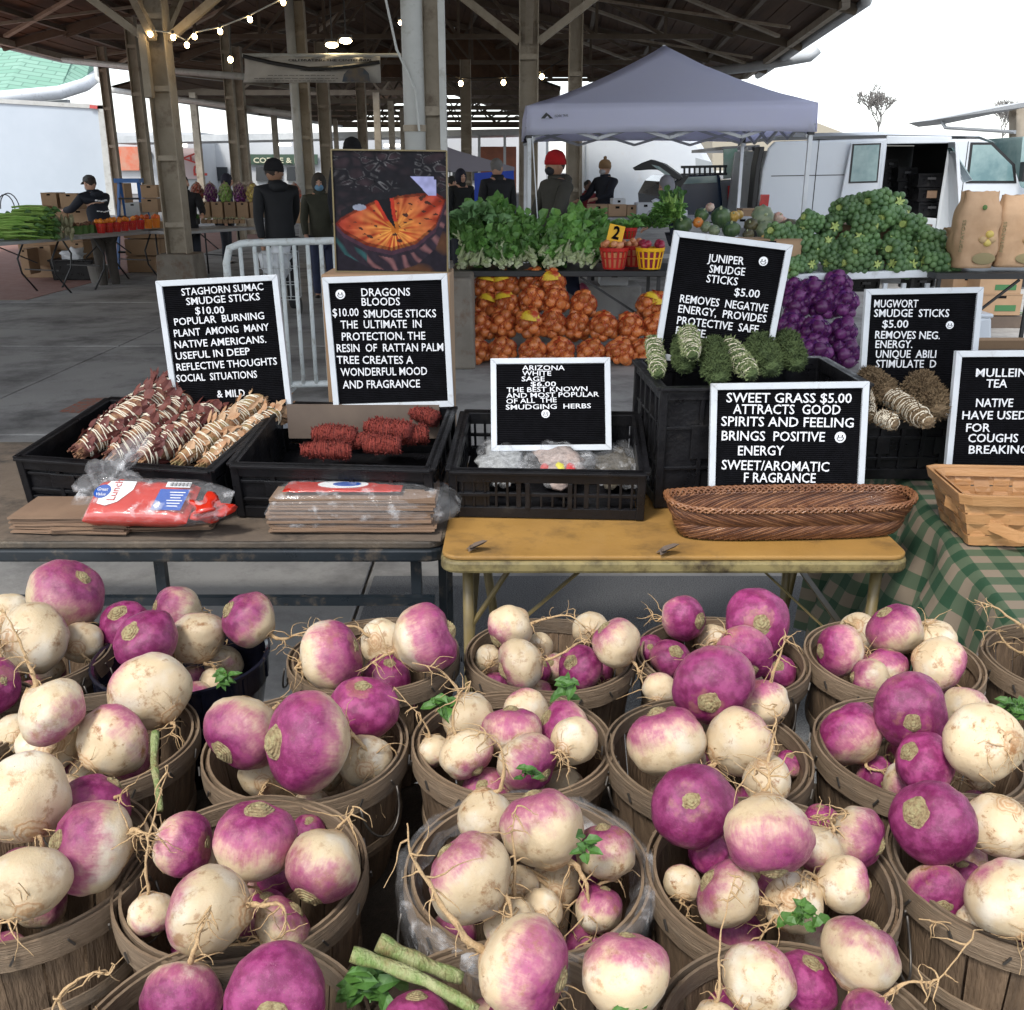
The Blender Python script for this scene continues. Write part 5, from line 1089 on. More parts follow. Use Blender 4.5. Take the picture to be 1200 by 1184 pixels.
# ------------------------------------------------------------------ dragon eye picture on a cardboard box
pa = atY(388, 312, 2.98); pb = atY(523, 318, 2.98)
bx0 = atY(376, 322, 2.93); bx1 = atY(527, 322, 2.93); ztop = bx0.z
o = thing('cardboard_box', 'tall cardboard box standing behind the tall sign, picture on top', 'box', ((bx0.x + bx1.x) / 2, 3.03, ZT))
MB().box((0, 0, (ztop - ZT) / 2), (bx1.x - bx0.x, .20, ztop - ZT)).build('carton', M_card, o, bevel=.003)
pt = atY(387, 177, 3.0); pbR = atY(521, 180, 3.0); W = pbR.x - pt.x; zb_ = ztop + .003; H = pt.z - zb_
NX, NY = 150, 160
def nz2(x, y, s=1): return mnoise.noise(Vector((x * s, y * s, 3.3)))
V = []; colr = []
for j in range(NY + 1):
    for i in range(NX + 1):
        x = i / NX; y = 1 - j / NY                     # y up
        V.append(((x - .5) * W, 0, y * H))
        n1 = nz2(x, y, 6); n2 = nz2(x, y, 22); n3 = nz2(x * 3, y, 30)
        cell = mnoise.voronoi(Vector((x * 8 + n1 * .5, y * 13 + n1 * .3, 1)))[0]; edge = min(1, max(0, (cell[1] - cell[0]) * 3)); hide = .55 * edge * (1 - cell[0]) * max(0, .6 + .9 * nz2(x, y, 3.1)); X_, Y_ = x, y; x = .50 + (x - .50) * .90; y = .40 + (y - .40) * .84
        col = [.008 + .060 * hide, .008 + .030 * hide, .011 + .034 * hide]
        if .35 < edge < .62 and n1 > -.1 and y > .55: col = [c_ + .07 * (.6 + n2) for c_ in col]
        lo = np.interp(x, [.05, .12, .3, .5, .7, .86, .95], [.40, .33, .245, .21, .26, .38, .58]); pc_ = np.interp(y, [.37, .45, .56, .62], [.535, .49, .45, .42]); wd = np.interp(y, [.36, .42, .5, .6], [.0, .018, .035, .06])
        hi = np.interp(x, [.05, .10, .20, .33, .40, .53, .56, .62, .75, .87, .95], [.40, .44, .49, .545, .57, .585, .60, .605, .62, .62, .58])
        if lo < y < hi:
            st = mnoise.noise(Vector((math.atan2(y - .36, x - .53) * 7, math.hypot(x - .53, (y - .36) * 1.4) * 5, 5))); f = min(1, max(0, .5 + st * 1.3)); dd = math.hypot(x - .53, (y - .36) * 1.3); dk = max(.3, 1.05 - dd * 1.1)
            col = [(.34 + .34 * f) * dk, (.035 + .33 * f * max(.15, 1 - dd * 1.9)) * dk, (.012 + .05 * f) * dk]
            if nz2(x * 1.3, y * 3.2, 13) > .44: col = [.05, .018, .012]
            if y - lo < .025 or hi - y < .02: col = [c_ * .4 for c_ in col]
            dx_ = abs(x - pc_)
            if y > .37 and dx_ < wd: col = [.006, .006, .008]
            elif y > .34 and dx_ < wd + .03: col = [.38, .03 + .08 * (y < .42), .015]
        elif hi <= y < hi + .05 and .1 < x < .9: col = [.010, .010, .013]
        if y < .735 and y > .60 and .66 < x < .87 and y > .735 - (x - .66) * .9 and (x < .85 or y < .71): col = [.30, .31, .52]
        if ((x - .25) / .055) ** 2 + ((y - .515) / .022) ** 2 < 1: col = [.22, .24, .30]
        if y <= lo and y > lo - .15:
            rdg = math.sin(x * 46 + y * 40 + n1 * 3); q_ = (lo - y) / .15; col = [.020 + .13 * max(0, rdg) * (x > .3) * (q_ > .35), .014 + .055 * max(0, rdg) * (q_ > .35), .022 + .05 * max(0, rdg) * (q_ > .35)]
            if q_ < .2: col = [.05, .022, .035]
        elif y <= lo - .15: w_2 = max(0, math.sin(x * 9 + y * 22 + n1 * 2)); col = [.012 + .06 * w_2 * (x > .5), .010 + .022 * w_2 * (x > .5), .016]
        x, y = X_, Y_
        colr.append((*[max(0, c_ * (1 + .35 * n2)) for c_ in col], 1))
F = [(j * (NX + 1) + i, (j + 1) * (NX + 1) + i, (j + 1) * (NX + 1) + i + 1, j * (NX + 1) + i + 1) for j in range(NY) for i in range(NX)]
pic = thing('picture_panel', 'large picture of a glowing orange reptile eye on the cardboard box', 'picture', ((pt.x + pbR.x) / 2, 3.0, zb_), rot=(R(-2), R(.6), 0))
me = MB().add(V, F); m, t, b = newmat('printed_picture'); at = t.nodes.new('ShaderNodeAttribute'); at.attribute_name = 'Col'; t.links.new(at.outputs['Color'], b.inputs['Base Color']); b.inputs['Roughness'].default_value = .5; sock(b, 'Specular IOR Level').default_value = .12
o = me.build('print', m, pic); ca = o.data.color_attributes.new('Col', 'FLOAT_COLOR', 'POINT'); ca.data.foreach_set('color', np.array(colr).ravel())
MB().box((0, .008, H / 2), (W, .014, H)).build('backing', M_card2, pic)
for s_ in (-1, 1): MB().box((s_ * (W / 2 + .002), .004, H / 2), (.004, .022, H + .006)).build('frame_rail', M_olive, pic)
for z_ in (-.002, H + .002): MB().box((0, .004, z_), (W, .022, .004)).build('frame_rail', M_olive, pic)
# ================================================================== market shed overhead
def prism(pts, thick, m, name, parent=None, bevel=0, dirv=(0, 1, 0), smooth=False):
    """a flat outline given by its real corner points, extruded along dirv"""
    P = [Vector(p) for p in pts]; n = len(P); dv = Vector(dirv) * thick; V = [tuple(p) for p in P] + [tuple(p + dv) for p in P]
    return MB().add(V, [tuple(range(n)), tuple(range(2 * n - 1, n - 1, -1))] + [(i, i + n, (i + 1) % n + n, (i + 1) % n) for i in range(n)]).build(name, m, parent, bevel=bevel)
def pxo(pts, Y): return [atY(x, y, Y) for x, y in pts]
ZE, XR, ZRG = 4.6, -3.0, 6.9
shed = thing('market_shed', 'long open market shed with dark board roof, steel trusses and columns', 'shed')
# eave outlines, near to far; unseen near right eave pulled in to admit light
eaveR = [(2.6, -.3), (3.0, 10.0), (6.48, 20.2), (8.03, 35.2), (4.2, 41.0)]; eaveL = [(-12.5, -.3), (-12.5, 10.0), (-12.5, 20.2), (-12.56, 30.1), (-7.7, 41.0)]
def roofz(x, xe): return ZE + (ZRG - ZE) * (1 - abs(x - XR) / abs(xe - XR))
def lerpv(a, b, t): return tuple(a[i] + (b[i] - a[i]) * t for i in range(len(a)))
def deck(par, eL, eR, nb, z0, zr, name='roof_board'):
    for eds in (eL, eR):
        for s in range(len(eds) - 1):
            mb = MB(); (xa, ya), (xb, yb) = eds[s], eds[s + 1]
            for k in range(nb):
                t0, t1 = (k + .03) / nb, (k + .97) / nb
                V = []
                for t in (t0, t1):
                    for (x, y) in ((xa, ya), (xb, yb)):
                        z = z0 + (zr - z0) * t + .012 * (k % 2); V.append((x + (XR - x) * t, y, z))
                V += [(v[0], v[1], v[2] + .04) for v in V]
                mb.add(V, [(0, 1, 3, 2), (4, 6, 7, 5), (0, 4, 5, 1), (2, 3, 7, 6)])
            tag(mb.build(name, M_deck, par), kind='stuff')
    mb = MB()
    for eds in (eL, eR):
        for s in range(len(eds) - 1):
            (xa, ya), (xb, yb) = eds[s], eds[s + 1]; mb.quad((xa, ya, z0 + .10), (xb, yb, z0 + .10), (XR, yb, zr + .10), (XR, ya, zr + .10))
    mb.build('roof_sheet', M_beam, par)
deck(shed, eaveL, eaveR, 44, ZE, ZRG)
def gutter(par, pts, r=.10, m=M_gutter): MB().tube(pts, r, 8).build('gutter', m, par, smooth=True)
gutter(shed, [(x + .08, y, ZE - .02) for x, y in eaveR[:4]], .11); gutter(shed, [(x - .08, y, ZE - .02) for x, y in eaveL[:4]] + [(-7.7, 41, ZE)], .11)
for eds in (eaveR, eaveL):
    MB().tube([(x + (XR - x) * .03, y, ZE - .06) for x, y in eds], .10, 4).build('eave_beam', M_steel, shed)
gutter(shed, [atY(958, 58, 29), atY(950, 66, 29), atY(885, 78, 31), atY(815, 86, 33)], .14)
# trusses across the shed, purlins along it
def xe_at(eds, y):
    for (xa, ya), (xb, yb) in zip(eds, eds[1:]):
        if ya <= y <= yb: return xa + (xb - xa) * (y - ya) / (yb - ya)
    return eds[-1][0]
for y in (2.6, 8.6, 14.7, 20.6, 26.5, 32.5, 38.5):
    xl, xr = xe_at(eaveL, y), xe_at(eaveR, y); mb = MB(); s_ = .11
    mb.bar((xl, y, ZE - .12), (XR, y, ZRG - .12), s_, s_ * 1.6).bar((xr, y, ZE - .12), (XR, y, ZRG - .12), s_, s_ * 1.6)
    zb = ZE + .12; mb.bar((xl + 2.2, y, zb), (xr - 2.2, y, zb), s_, s_)
    for xe in (xl, xr):
        pr = None
        for k in range(1, 6):
            x = xe + (XR - xe) * k / 6; zt = roofz(x, xe) - .12; xn = xe + (XR - xe) * (k + 1) / 6; zn = roofz(xn, xe) - .12
            mb.bar((x, y, zb), (x, y, zt), .07, .07); mb.bar((x, y + .03, zb), (xn, y + .03, zn), .07, .07)
    mb.build('truss', M_beam, shed)
for k in range(1, 6):
    for eds in (eaveL, eaveR):
        MB().tube([(x + (XR - x) * k / 6, yy, roofz(x + (XR - x) * k / 6, x) - .10) for x, yy in eds], .075, 4).build('purlin', M_beam, shed)
MB().tube([(XR, -.3, ZRG - .15), (XR, 41, ZRG - .15)], .12, 4).build('ridge_beam', M_beam, shed)
for k in range(9):                                          # sloping wind braces under the deck
    y0 = 8.6 + 3.0 * k
    for sg, eds in ((1, eaveR), (-1, eaveL)):
        mb = MB(); xe, xe2 = xe_at(eds, y0), xe_at(eds, y0 + 4.5); x0 = xe + (XR - xe) * (.08 if k % 2 else .75); x1 = xe2 + (XR - xe2) * (.75 if k % 2 else .08)
        mb.bar((x0, y0, roofz(x0, xe) - .22), (x1, y0 + 4.5, roofz(x1, xe2) - .22), .12, .06)
        mb.build('wind_brace', M_steel, shed)
def column(px, Y, w, py=200, pipe=False, base=None, top=None, lean=0, brace=True, m=M_steel, ztop=None):
    p = atY(px, py, Y); X = p.x; zt = ztop or ZE - .05
    z0 = 0
    if base:
        bw, bh_ = base; MB().box((X, Y, bh_ / 2), (bw, bw, bh_), taper=.92).build('column_base', M_base, shed, bevel=.02); z0 = bh_
    mb = MB()
    for sx in (-1, 1): mb.box((X + sx * (w / 2 - .008), Y, (z0 + zt) / 2), (.016, w, zt - z0))
    mb.box((X, Y, (z0 + zt) / 2), (w - .034, .014, zt - z0)); 
    for k in range(int((zt - z0) / .9)): mb.box((X, Y - w * .40, z0 + .4 + .9 * k), (w - .034, .010, .07))
    mb.build('column', m, shed)
    if pipe: MB().tube([(X - w * .75, Y - w * .7, .3), (X - w * .75, Y - w * .7, ZE)], w * .42, 14).build('downpipe', M_pipe, shed, smooth=True)
    if brace:
        for sx in (-1, 1):
            mb = MB(); mb.bar((X + sx * w / 2, Y, zt - 1.25), (X + sx * 2.3, Y, zt + .30), .10, .10)
            mb.bar((X, Y + sx * w / 2, zt - 1.25), (X, Y + sx * 2.2, zt + .10), .10, .10); mb.build('knee_brace', m, shed)
    return X
column(215, 14.7, .30, py=335, base=(.58, .47))
Xn = column(507, 8.6, .15, py=100, base=(.66, .76)); MB().tube([(Xn - .145, 8.5, .76), (Xn - .145, 8.5, ZE)], .085, 20).build('downpipe', M_pipe, shed, smooth=True)
MB().box((Xn + .087, 8.52, 2.7), (.05, .10, 3.9)).build('channel', M_pipe, shed)
for z_ in (1.9, 3.3): MB().lathe([(.088, 0), (.094, 0), (.094, .05), (.088, .05)], 20, cap=False).build('pipe_clamp', M_steel, shed, loc=(Xn - .145, 8.5, z_))
column(619, 15.0, .27); column(362, 20, .2, pipe=True, brace=False); column(384, 26, .28, brace=False); column(277, 23, .19, brace=False); column(288, 27, .24, brace=False)
column(172, 22, .21, brace=False); column(136, 27, .2, brace=False); column(427, 33, .28, brace=False); column(547, 30, .30, brace=False); column(672, 17.5, .22, brace=False)
prism(pxo([(664, 150), (682, 150), (682, 262), (664, 262)], 17.6), .25, M_steel, 'panel', shed)
MB().box((atY(168, 100, 14.3).x, 14.5, 3.0), (.10, .12, .9)).build('meter_box', M_steel, shed); MB().box((Xn - .30, 8.45, 3.05), (.10, .08, .10)).build('junction_box', M_steel, shed)
mb = MB(); mb.tube([(Xn - .29, 8.42, 3.0), (Xn - .33, 8.4, 2.85), (Xn - .26, 8.4, 2.5), (Xn - .12, 8.38, 2.2), (Xn - .10, 8.38, 1.9)], .010, 6); mb.build('cable', M_pipe, shed)
# crossing pipes under the roof at the left
for pts, r_ in (([(75, 70, 28), (165, 80, 24), (285, 90, 22)], .07), ([(112, 72, 33), (114, 92, 33), (132, 106, 32), (345, 135, 26)], .08)):
    MB().tube([atY(*p) for p in pts], r_, 8).build('pipe', M_pipe, shed, smooth=True)
prism([(-9.5, 40.9, 5.3), (5.0, 40.9, 5.3), (5.0, 40.9, 5.0), (3.5, 40.9, 5.2), (XR, 40.9, ZRG + .15), (-7.0, 40.9, 5.2), (-9.5, 40.9, 5.0)], .1, M_beam, 'gable_panel', shed) if False else None
V = [(4.2, 40.95, ZE), (XR, 40.95, ZRG), (-7.7, 40.95, ZE), (-7.7, 40.95, ZE + .3), (XR, 40.95, 5.6), (4.2, 40.95, ZE + .3)]
for k in range(14):  # boards added to block the bright sky between the two roofs
    x0 = -7.7 + 11.9 * k / 14; x1 = x0 + .849; f = lambda x: roofz(x, 4.2 if x > XR else -7.7) + .08; MB().add([(x0, 40.9, 5.0), (x1, 40.9, 5.0), (x1, 40.9, max(5.05, f(x1))), (x0, 40.9, max(5.05, f(x0))), (x0, 40.95, 5.0), (x1, 40.95, 5.0), (x1, 40.95, max(5.05, f(x1))), (x0, 40.95, max(5.05, f(x0)))], [(0, 1, 2, 3), (7, 6, 5, 4), (0, 4, 5, 1), (2, 6, 7, 3), (0, 3, 7, 4), (1, 5, 6, 2)]).build('gable_fill_board', M_deck, shed)
# far shed beyond, same construction
shed2 = thing('market_shed', 'second dark shed roof continuing far behind the first one', 'shed')
e2L = [(-15.6, 41.2), (-14.0, 58), (-12.0, 74)]; e2R = [(1.9, 41.2), (2.3, 58), (2.8, 74)]  # right eave drawn in so the white truck stands in open light
XR_, XR = XR, -5.5; deck(shed2, e2L, e2R, 26, ZE, 7.0)
for y in (43, 48, 53, 58, 64, 70, 74):
    xl, xr = xe_at(e2L, y), xe_at(e2R, y); mb = MB(); mb.bar((xl, y, ZE), (xr, y, ZE), .14, .2)
    for k in range(12):
        x0 = xl + (xr - xl) * k / 12; x1 = xl + (xr - xl) * (k + 1) / 12; f = lambda x: ZE + 2.2 * (1 - abs((x - XR) / (xr - XR)) if abs((x - XR) / (xr - XR)) < 1 else 0); mb.bar((x0, y, ZE if k % 2 else f(x0)), (x1, y, f(x1) if k % 2 else ZE), .09, .09)
    mb.build('truss', M_beam, shed2)
    for px_x in (xl + 2.5, XR, xr - 1.5): MB().box((px_x, y, ZE / 2), (.26, .26, ZE)).build('column', M_steel, shed2)
XR = XR_
gutter(shed2, [(x, y, ZE) for x, y in e2L], .12)
# ------------------------------------------------------------------ lights under the roof
M_bulb = mat('bulb', (1, .70, .34), emis=14); M_flood = mat('flood_lamp', (1, .78, .45), emis=16)
BL = [(176, 40), (203, 44), (219, 53), (228, 43), (258, 37), (293, 23), (332, 3)]
sl = thing('string_lights', 'string of warm bulbs sagging from the left column to the upper middle', 'string lights')
pts = [atY(x, y - 5, 14.4) for x, y in BL]; MB().tube(pts, .010, 5).build('cable', M_pipe, sl)
def bulb(par, p, r=.045):
    mb = MB(); mb.ell((0, 0, 0), (r, r, r * 1.15), 10, 8); mb.build('bulb', M_bulb, par, smooth=True, loc=p); MB().lathe([(.012, 0), (.018, 0), (.018, .05), (.012, .05)], 8).build('socket', M_dark, par, loc=(p[0], p[1], p[2] + r))
for x, y in BL: bulb(sl, atY(x, y, 14.4), .034)
sl2 = thing('string_lights', 'three far bulbs hanging between the middle columns', 'string lights')
q = [(540, 98), (590, 97), (635, 90), (270, 70)]
MB().tube([atY(500, 80, 19), atY(540, 92, 19), atY(590, 91, 19), atY(635, 84, 19), atY(660, 70, 19)], .010, 5).build('cable', M_dark, sl2)
for x, y in q[:3]: bulb(sl2, atY(x, y, 19), .042)
sb_ = thing('pendant_lamp', 'single small bulb hanging left of the banner', 'lamp'); bulb(sb_, atY(270, 70, 18), .045); MB().tube([atY(270, 66, 18), atY(270, 30, 18)], .008, 5).build('cable', M_dark, sb_)
for (x, y), lb in (((389, 53), 'left lamp of the lit pair above the banner'), ((405, 48), 'right lamp of the lit pair above the banner'), ((474, 27), 'lit flood lamp beside the pale downpipe')):
    p = atY(x, y, 17); t = thing('flood_lamp', lb, 'lamp', p); MB().ell((0, 0, 0), (.10, .06, .045), 12, 8).build('lamp', M_flood, t, smooth=True); MB().box((0, .02, .06), (.2, .12, .05)).build('housing', M_dark, t); MB().box((0, .02, .5), (.02, .02, .85)).build('bracket', M_dark, t)
# banner
bn = thing('banner', 'pale fabric banner with an arched picture hung under the roof', 'banner'); Yb = 17
V = []; nx = 24
for i in range(nx + 1):
    for j in range(5):
        p = atY(286 + (446 - 286) * i / nx, 66 + (97 - 66) * j / 4, Yb); p.y += .05 * math.sin(i * .7 + j); V.append(tuple(p))
F = [(i * 5 + j, i * 5 + j + 1, i * 5 + j + 6, i * 5 + j + 5) for i in range(nx) for j in range(4)]
M_ban = mat('banner_cloth', (.50, .48, .44), .8, (.40, .38, .35), scale=2); o = MB().add(V, F).build('cloth', M_ban, bn, smooth=True); so = o.modifiers.new('s', 'SOLIDIFY'); so.thickness = .01
MB().tube([atY(284, 65, Yb), atY(470, 65, Yb)], .03, 8).build('pole', M_pipe, bn)
def ptext(s_, x0, y0, x1, y1, ch, Y, m, par, ext=.004, bold=.01):
    p, q_, u = atY(x0, y0, Y), atY(x1, y1, Y), atY((x0 + x1) / 2, (y0 + y1) / 2 - ch, Y); dx = q_ - p; w_ = dx.length; dx.normalize(); nrm = Vector((0, -1, 0)); up = nrm.cross(dx).normalized(); up = up if up.z > 0 else -up
    M = Matrix((dx, up, nrm)).transposed().to_4x4(); M.translation = p; return text(s_, M, m, par, w=w_, h=abs((u - (p + q_) / 2).z), ext=ext, bold=bold)
ptext('CELEBRATING THE CENTENNIAL', 338, 72, 437, 72, 2.6, Yb - .10, M_felt, bn); mb = MB()
for y0, xs_, xe_ in ((83, 352, 388), (88.5, 314, 392), (92, 298, 396), (95, 300, 394)):
    x = xs_
    while x < xe_: a = atY(x, y0, Yb - .10); l_ = 3 + (int(x * 7) % 5); b_2 = atY(min(x + l_, xe_), y0, Yb - .10); mb.bar(a, b_2, .022, .004); x += l_ + 1.5
tag(mb.build('faint_print', M_felt, bn), kind='stuff')
prism(pxo([(401, 96), (403, 87), (409, 81), (417, 78), (426, 80), (432, 86), (434, 96)], Yb - .11), .006, mat('banner_print', (.05, .07, .10), .7, (.20, .14, .07), scale=4), 'print', bn)
mb = MB(); mb.tube([atY(285, 66, Yb - .13), atY(320, 74, Yb - .15), atY(362, 81, Yb - .16), atY(400, 79, Yb - .15), atY(445, 73, Yb - .13)], .03, 6); mb.build('rope_shade', M_dark, bn)  # dark tube drawn as the curved shade of a rope on the banner
# ------------------------------------------------------------------ far buildings
def box_px(name, label, cat, px0, px1, py0, py1, Y, dep, m, zb=None, **k):
    a, b = atY(px0, py0, Y), atY(px1, py1, Y); z0 = b.z if zb is None else zb
    t = thing(name, label, cat, ((a.x + b.x) / 2, Y + dep / 2, z0), **k); MB().box((0, 0, (a.z - z0) / 2), (abs(b.x - a.x), dep, a.z - z0)).build('wall', m, t, bevel=.01); return t
M_wall = mat('pale_wall', (.55, .57, .58), .8, (.48, .50, .52), scale=.5); M_brick = mat('brick_far', (.40, .15, .09), .85, (.30, .12, .08), scale=2)
M_win = mat('dark_window', (.03, .035, .04), .2); M_orange = mat('orange_mural', (.60, .14, .07), .8, (.52, .28, .2), scale=1.2)
wb = box_px('storefront', 'pale storefront with a green sign and dark windows far behind the shed', 'building', 232, 640, 158, 215, 80, 8, M_wall, 0)
lx0 = wb.location
def onb(par, pts, Y, m, name, th=.15): o = prism(pxo(pts, Y), th, m, name); mw = par.matrix_basis.inverted(); o.data.transform(mw); o.parent = par; return o
onb(wb, [(290, 181), (372, 181), (372, 193), (290, 193)], 79.7, mat('sign_green', (.05, .09, .06), .6), 'sign')
o = ptext('. COFFEE & M', 292, 191, 352, 191, 6, 79.6, mat('sign_cream', (.6, .58, .42), .6), None, bold=.02); o.parent = wb; o.matrix_parent_inverse = wb.matrix_basis.inverted()
for x0, x1 in ((248, 266), (270, 286), (300, 330), (336, 366), (395, 420), (430, 470), (530, 560)): onb(wb, [(x0, 196), (x1, 196), (x1, 212), (x0, 212)], 79.8, M_win, 'window')
wb2 = box_px('brick_building', 'red and white painted wall with big red letters far at the left', 'building', 126, 238, 155, 215, 76, 8, M_wall, 0)
onb(wb2, [(138, 172), (163, 172), (163, 200), (138, 200)], 75.7, M_orange, 'mural'); onb(wb2, [(205, 174), (237, 174), (237, 210), (205, 210)], 75.7, mat('pinkish_wall', (.52, .42, .42), .8), 'painted_panel')
M_lr = mat('letter_red', (.5, .06, .05), .7)
for ch, x, y in (('A', 216, 192), ('P', 229, 206)):
    p = atY(x + 14, y, 75.5); M = Matrix.Translation(p) @ Matrix.Rotation(PI / 2, 4, 'X') @ Matrix.Rotation(PI / 2, 4, 'Z'); o = text(ch, M, M_lr, None, w=.75, h=1.0, ext=.03); o.parent = wb2; o.matrix_parent_inverse = wb2.matrix_basis.inverted()
for x in (205, 170, 185): onb(wb2, [(x, 178), (x + 7, 178), (x + 7, 186), (x, 186)], 75.8, M_win, 'window')
fs = thing('far_shed', 'far pale shed canopy crossing behind the columns with lit tubes', 'shed')
prism([atY(125, 160, 70), atY(660, 150, 70), atY(660, 157, 70), atY(125, 168, 70)], 5, M_gutter, 'fascia', fs)
for x, y in ((200, 169), (322, 168), (500, 170), (450, 169)): prism(pxo([(x, y), (x + 18, y), (x + 18, y + 3), (x, y + 3)], 68), .3, mat('tube_lamp', (1, .93, .8), emis=5) if 'tube_lamp' not in MATS else MATS['tube_lamp'], 'tube_lamp', fs)
for x in (520, 560, 590, 640): prism(pxo([(x, 158), (x + 3, 158), (x + 3, 205), (x, 205)], 70), .3, M_gutter, 'post', fs)
ob = box_px('brick_building', 'low orange brick building seen far behind the grey haired man', 'building', 560, 605, 172, 205, 72, 5, M_brick, 0)
gb = thing('green_roof_building', 'building with green shingled roof and white curved gutter at the upper left', 'building')
m, t, b = newmat('green_shingles'); bt = t.nodes.new('ShaderNodeTexBrick'); bt.inputs['Scale'].default_value = 1; bt.inputs['Brick Width'].default_value = .9; bt.inputs['Row Height'].default_value = .3; bt.inputs['Mortar Size'].default_value = .03
bt.inputs['Color1'].default_value = (.17, .33, .25, 1); bt.inputs['Color2'].default_value = (.22, .38, .30, 1); bt.inputs['Mortar'].default_value = (.12, .23, .18, 1); tc = t.nodes.new('ShaderNodeTexCoord'); mp = t.nodes.new('ShaderNodeMapping'); mp.inputs['Rotation'].default_value = (R(-30), 0, 0)
t.links.new(tc.outputs['Object'], bt.inputs['Vector']); t.links.new(bt.outputs[0], b.inputs['Base Color']); b.inputs['Roughness'].default_value = .8
ev = [atY(-120, 122, 42), atY(0, 112, 42), atY(70, 106, 43), atY(100, 97, 44.5), atY(114, 86, 47)]; up = [p + Vector((-1.2 * i * .6, 10, 5.5)) for i, p in enumerate(ev)]
mb = MB()
for i in range(4): mb.quad(ev[i], ev[i + 1], up[i + 1], up[i])
mb.build('roof', m, gb); MB().tube([p + Vector((0, -.1, -.1)) for p in ev], .26, 8).build('gutter', M_white, gb, smooth=True)
prism([p + Vector((0, .6, -.3)) for p in (ev[0], ev[2])] + [Vector((ev[2].x, ev[2].y + .6, 0)), Vector((ev[0].x, ev[0].y + .6, 0))], .3, M_wall, 'wall', gb)
# far right: canopy, post, bare trees, hazy roofs
fc = thing('far_canopy', 'thin shed roof edge with a dark post at the upper right', 'shed')
prism([atY(1092, 141, 30), atY(1212, 118, 26), atY(1212, 124, 26), atY(1105, 146, 30)], 1.8, M_gutter, 'roof_edge', fc)
prism(pxo([(1191, 124), (1206, 124), (1205, 185), (1191, 185)], 27), .4, M_steel, 'post', fc); MB().tube([atY(1104, 143, 29.8), atY(1108, 150, 29.6), atY(1190, 155, 27)], .05, 6).build('downpipe', M_gutter, fc)
br_ = thing('brick_building', 'low beige roof behind the tent and the van', 'building'); prism(pxo([(835, 148), (955, 143), (1000, 160), (1000, 200), (835, 200)], 60), 8, mat('beige_roof', (.40, .36, .28), .8), 'roof', br_); prism(pxo([(820, 158), (905, 158), (905, 162), (820, 162)], 55), 1, M_gutter, 'fascia', br_)
def tree(label, px, py, Y, h, seed, m):  # spreading leafless crown
    r2 = random.Random(seed); t = thing('bare_tree', label, 'tree', atY(px, py, Y)); mb = MB(); tw = MB()
    def grow(p, d, L_, r_, lev):
        q = p + d * L_; (mb if lev < 2 else tw).tube([p, p.lerp(q, .5) + Vector((r2.gauss(0, .04), 0, 0)) * L_, q], [max(.02, r_), max(.02, r_ * .8), max(.02, r_ * .6)], 5 if lev < 2 else 3, cap=False)
        if lev < 5:
            for _ in range(4 if lev < 3 else 3): nd_ = (d + Vector((r2.uniform(-1.0, 1.0), r2.uniform(-.8, .8), r2.uniform(-.1, .5)))).normalized(); grow(q, nd_, L_ * r2.uniform(.6, .85), r_ * .6, lev + 1)
    grow(Vector((0, 0, 0)), Vector((0, 0, 1)), h * .26, h * .018, 0); mb.build('trunk', m, t); tw.build('crown', m, t); return t
M_bark = mat('hazy_bark', (.20, .19, .18), .9)
tree('bare leafless tree beyond the white van, near its middle', 1027, 172, 70, 4.6, 3, M_bark); tree('faint bare tree at the far right behind the post', 1172, 178, 75, 4.0, 5, M_bark); tree('small bare tree at the photo edge far right', 1225, 178, 70, 4.5, 8, M_bark)
# ------------------------------------------------------------------ vehicles
bx = thing('box_truck', 'white box truck body with red corner marker light at the left', 'truck'); YT = 34
prism([atY(-120, 111, YT), atY(119, 125, YT), atY(132, 250, YT), atY(-120, 262, YT)], 2.3, M_truck, 'cargo_box', bx, bevel=.03, dirv=(-.62, 1, 0))
prism([atY(-120, 109, YT - .05), atY(121, 123, YT - .05), atY(121, 128, YT - .05), atY(-120, 114, YT - .05)], .06, M_pipe, 'top_rail', bx); prism([atY(114, 124, YT - .05), atY(121, 124, YT - .05), atY(135, 252, YT - .05), atY(127, 252, YT - .05)], .06, M_pipe, 'corner_post', bx)
prism(pxo([(105, 123), (114, 124), (114, 128), (105, 127)], YT - .1), .06, M_lamp_red, 'marker_light', bx)
for x in (-5, 60): MB().tube([atY(x, 290, YT) + Vector((0, .05, 0)), atY(x, 290, YT) + Vector((0, .35, 0))], .42, 20).build('wheel', M_tire, bx)
for o in bx.children:
    if o.name.startswith('wheel'): o.location.z = -atY(0, 290, YT).z + .42
# main van; its side faces the camera
YV = 14.5; vn = thing('cargo_van', 'white cargo van with side doors open showing black crates inside', 'van')
VX = lambda px: atY(px, 190, YV).x
VZ = lambda py: atY(900, py, YV).z
def side(pts, m, name, off=0, th=.06, bevel=.012, par=vn): return prism([Vector((VX(x), YV + off, VZ(y))) for x, y in pts], th, m, name, par, bevel=bevel)
zlow = 330
side([(894, 262), (893, 235), (894, 200), (899, 174), (906, 166), (1038, 162), (1038, 300), (1038, 318), (896, 318)], M_van, 'side_panel', bevel=.03)
side([(896, 172), (893, 200), (892, 262), (893, 318), (886, 318), (886, 240), (887, 195), (890, 172)], M_dark, 'rear_opening_shade', .05, .3)  # solid dark piece standing for the shade in the rear opening
side([(1110, 163), (1145, 163), (1160, 168), (1190, 195), (1202, 220), (1240, 226), (1262, 236), (1268, 270), (1266, 318), (1108, 318), (1108, 240)], M_van, 'cab_side', bevel=.03)
mb = MB(); rf = [(898, 170), (908, 161), (1040, 158), (1145, 160), (1165, 168)]
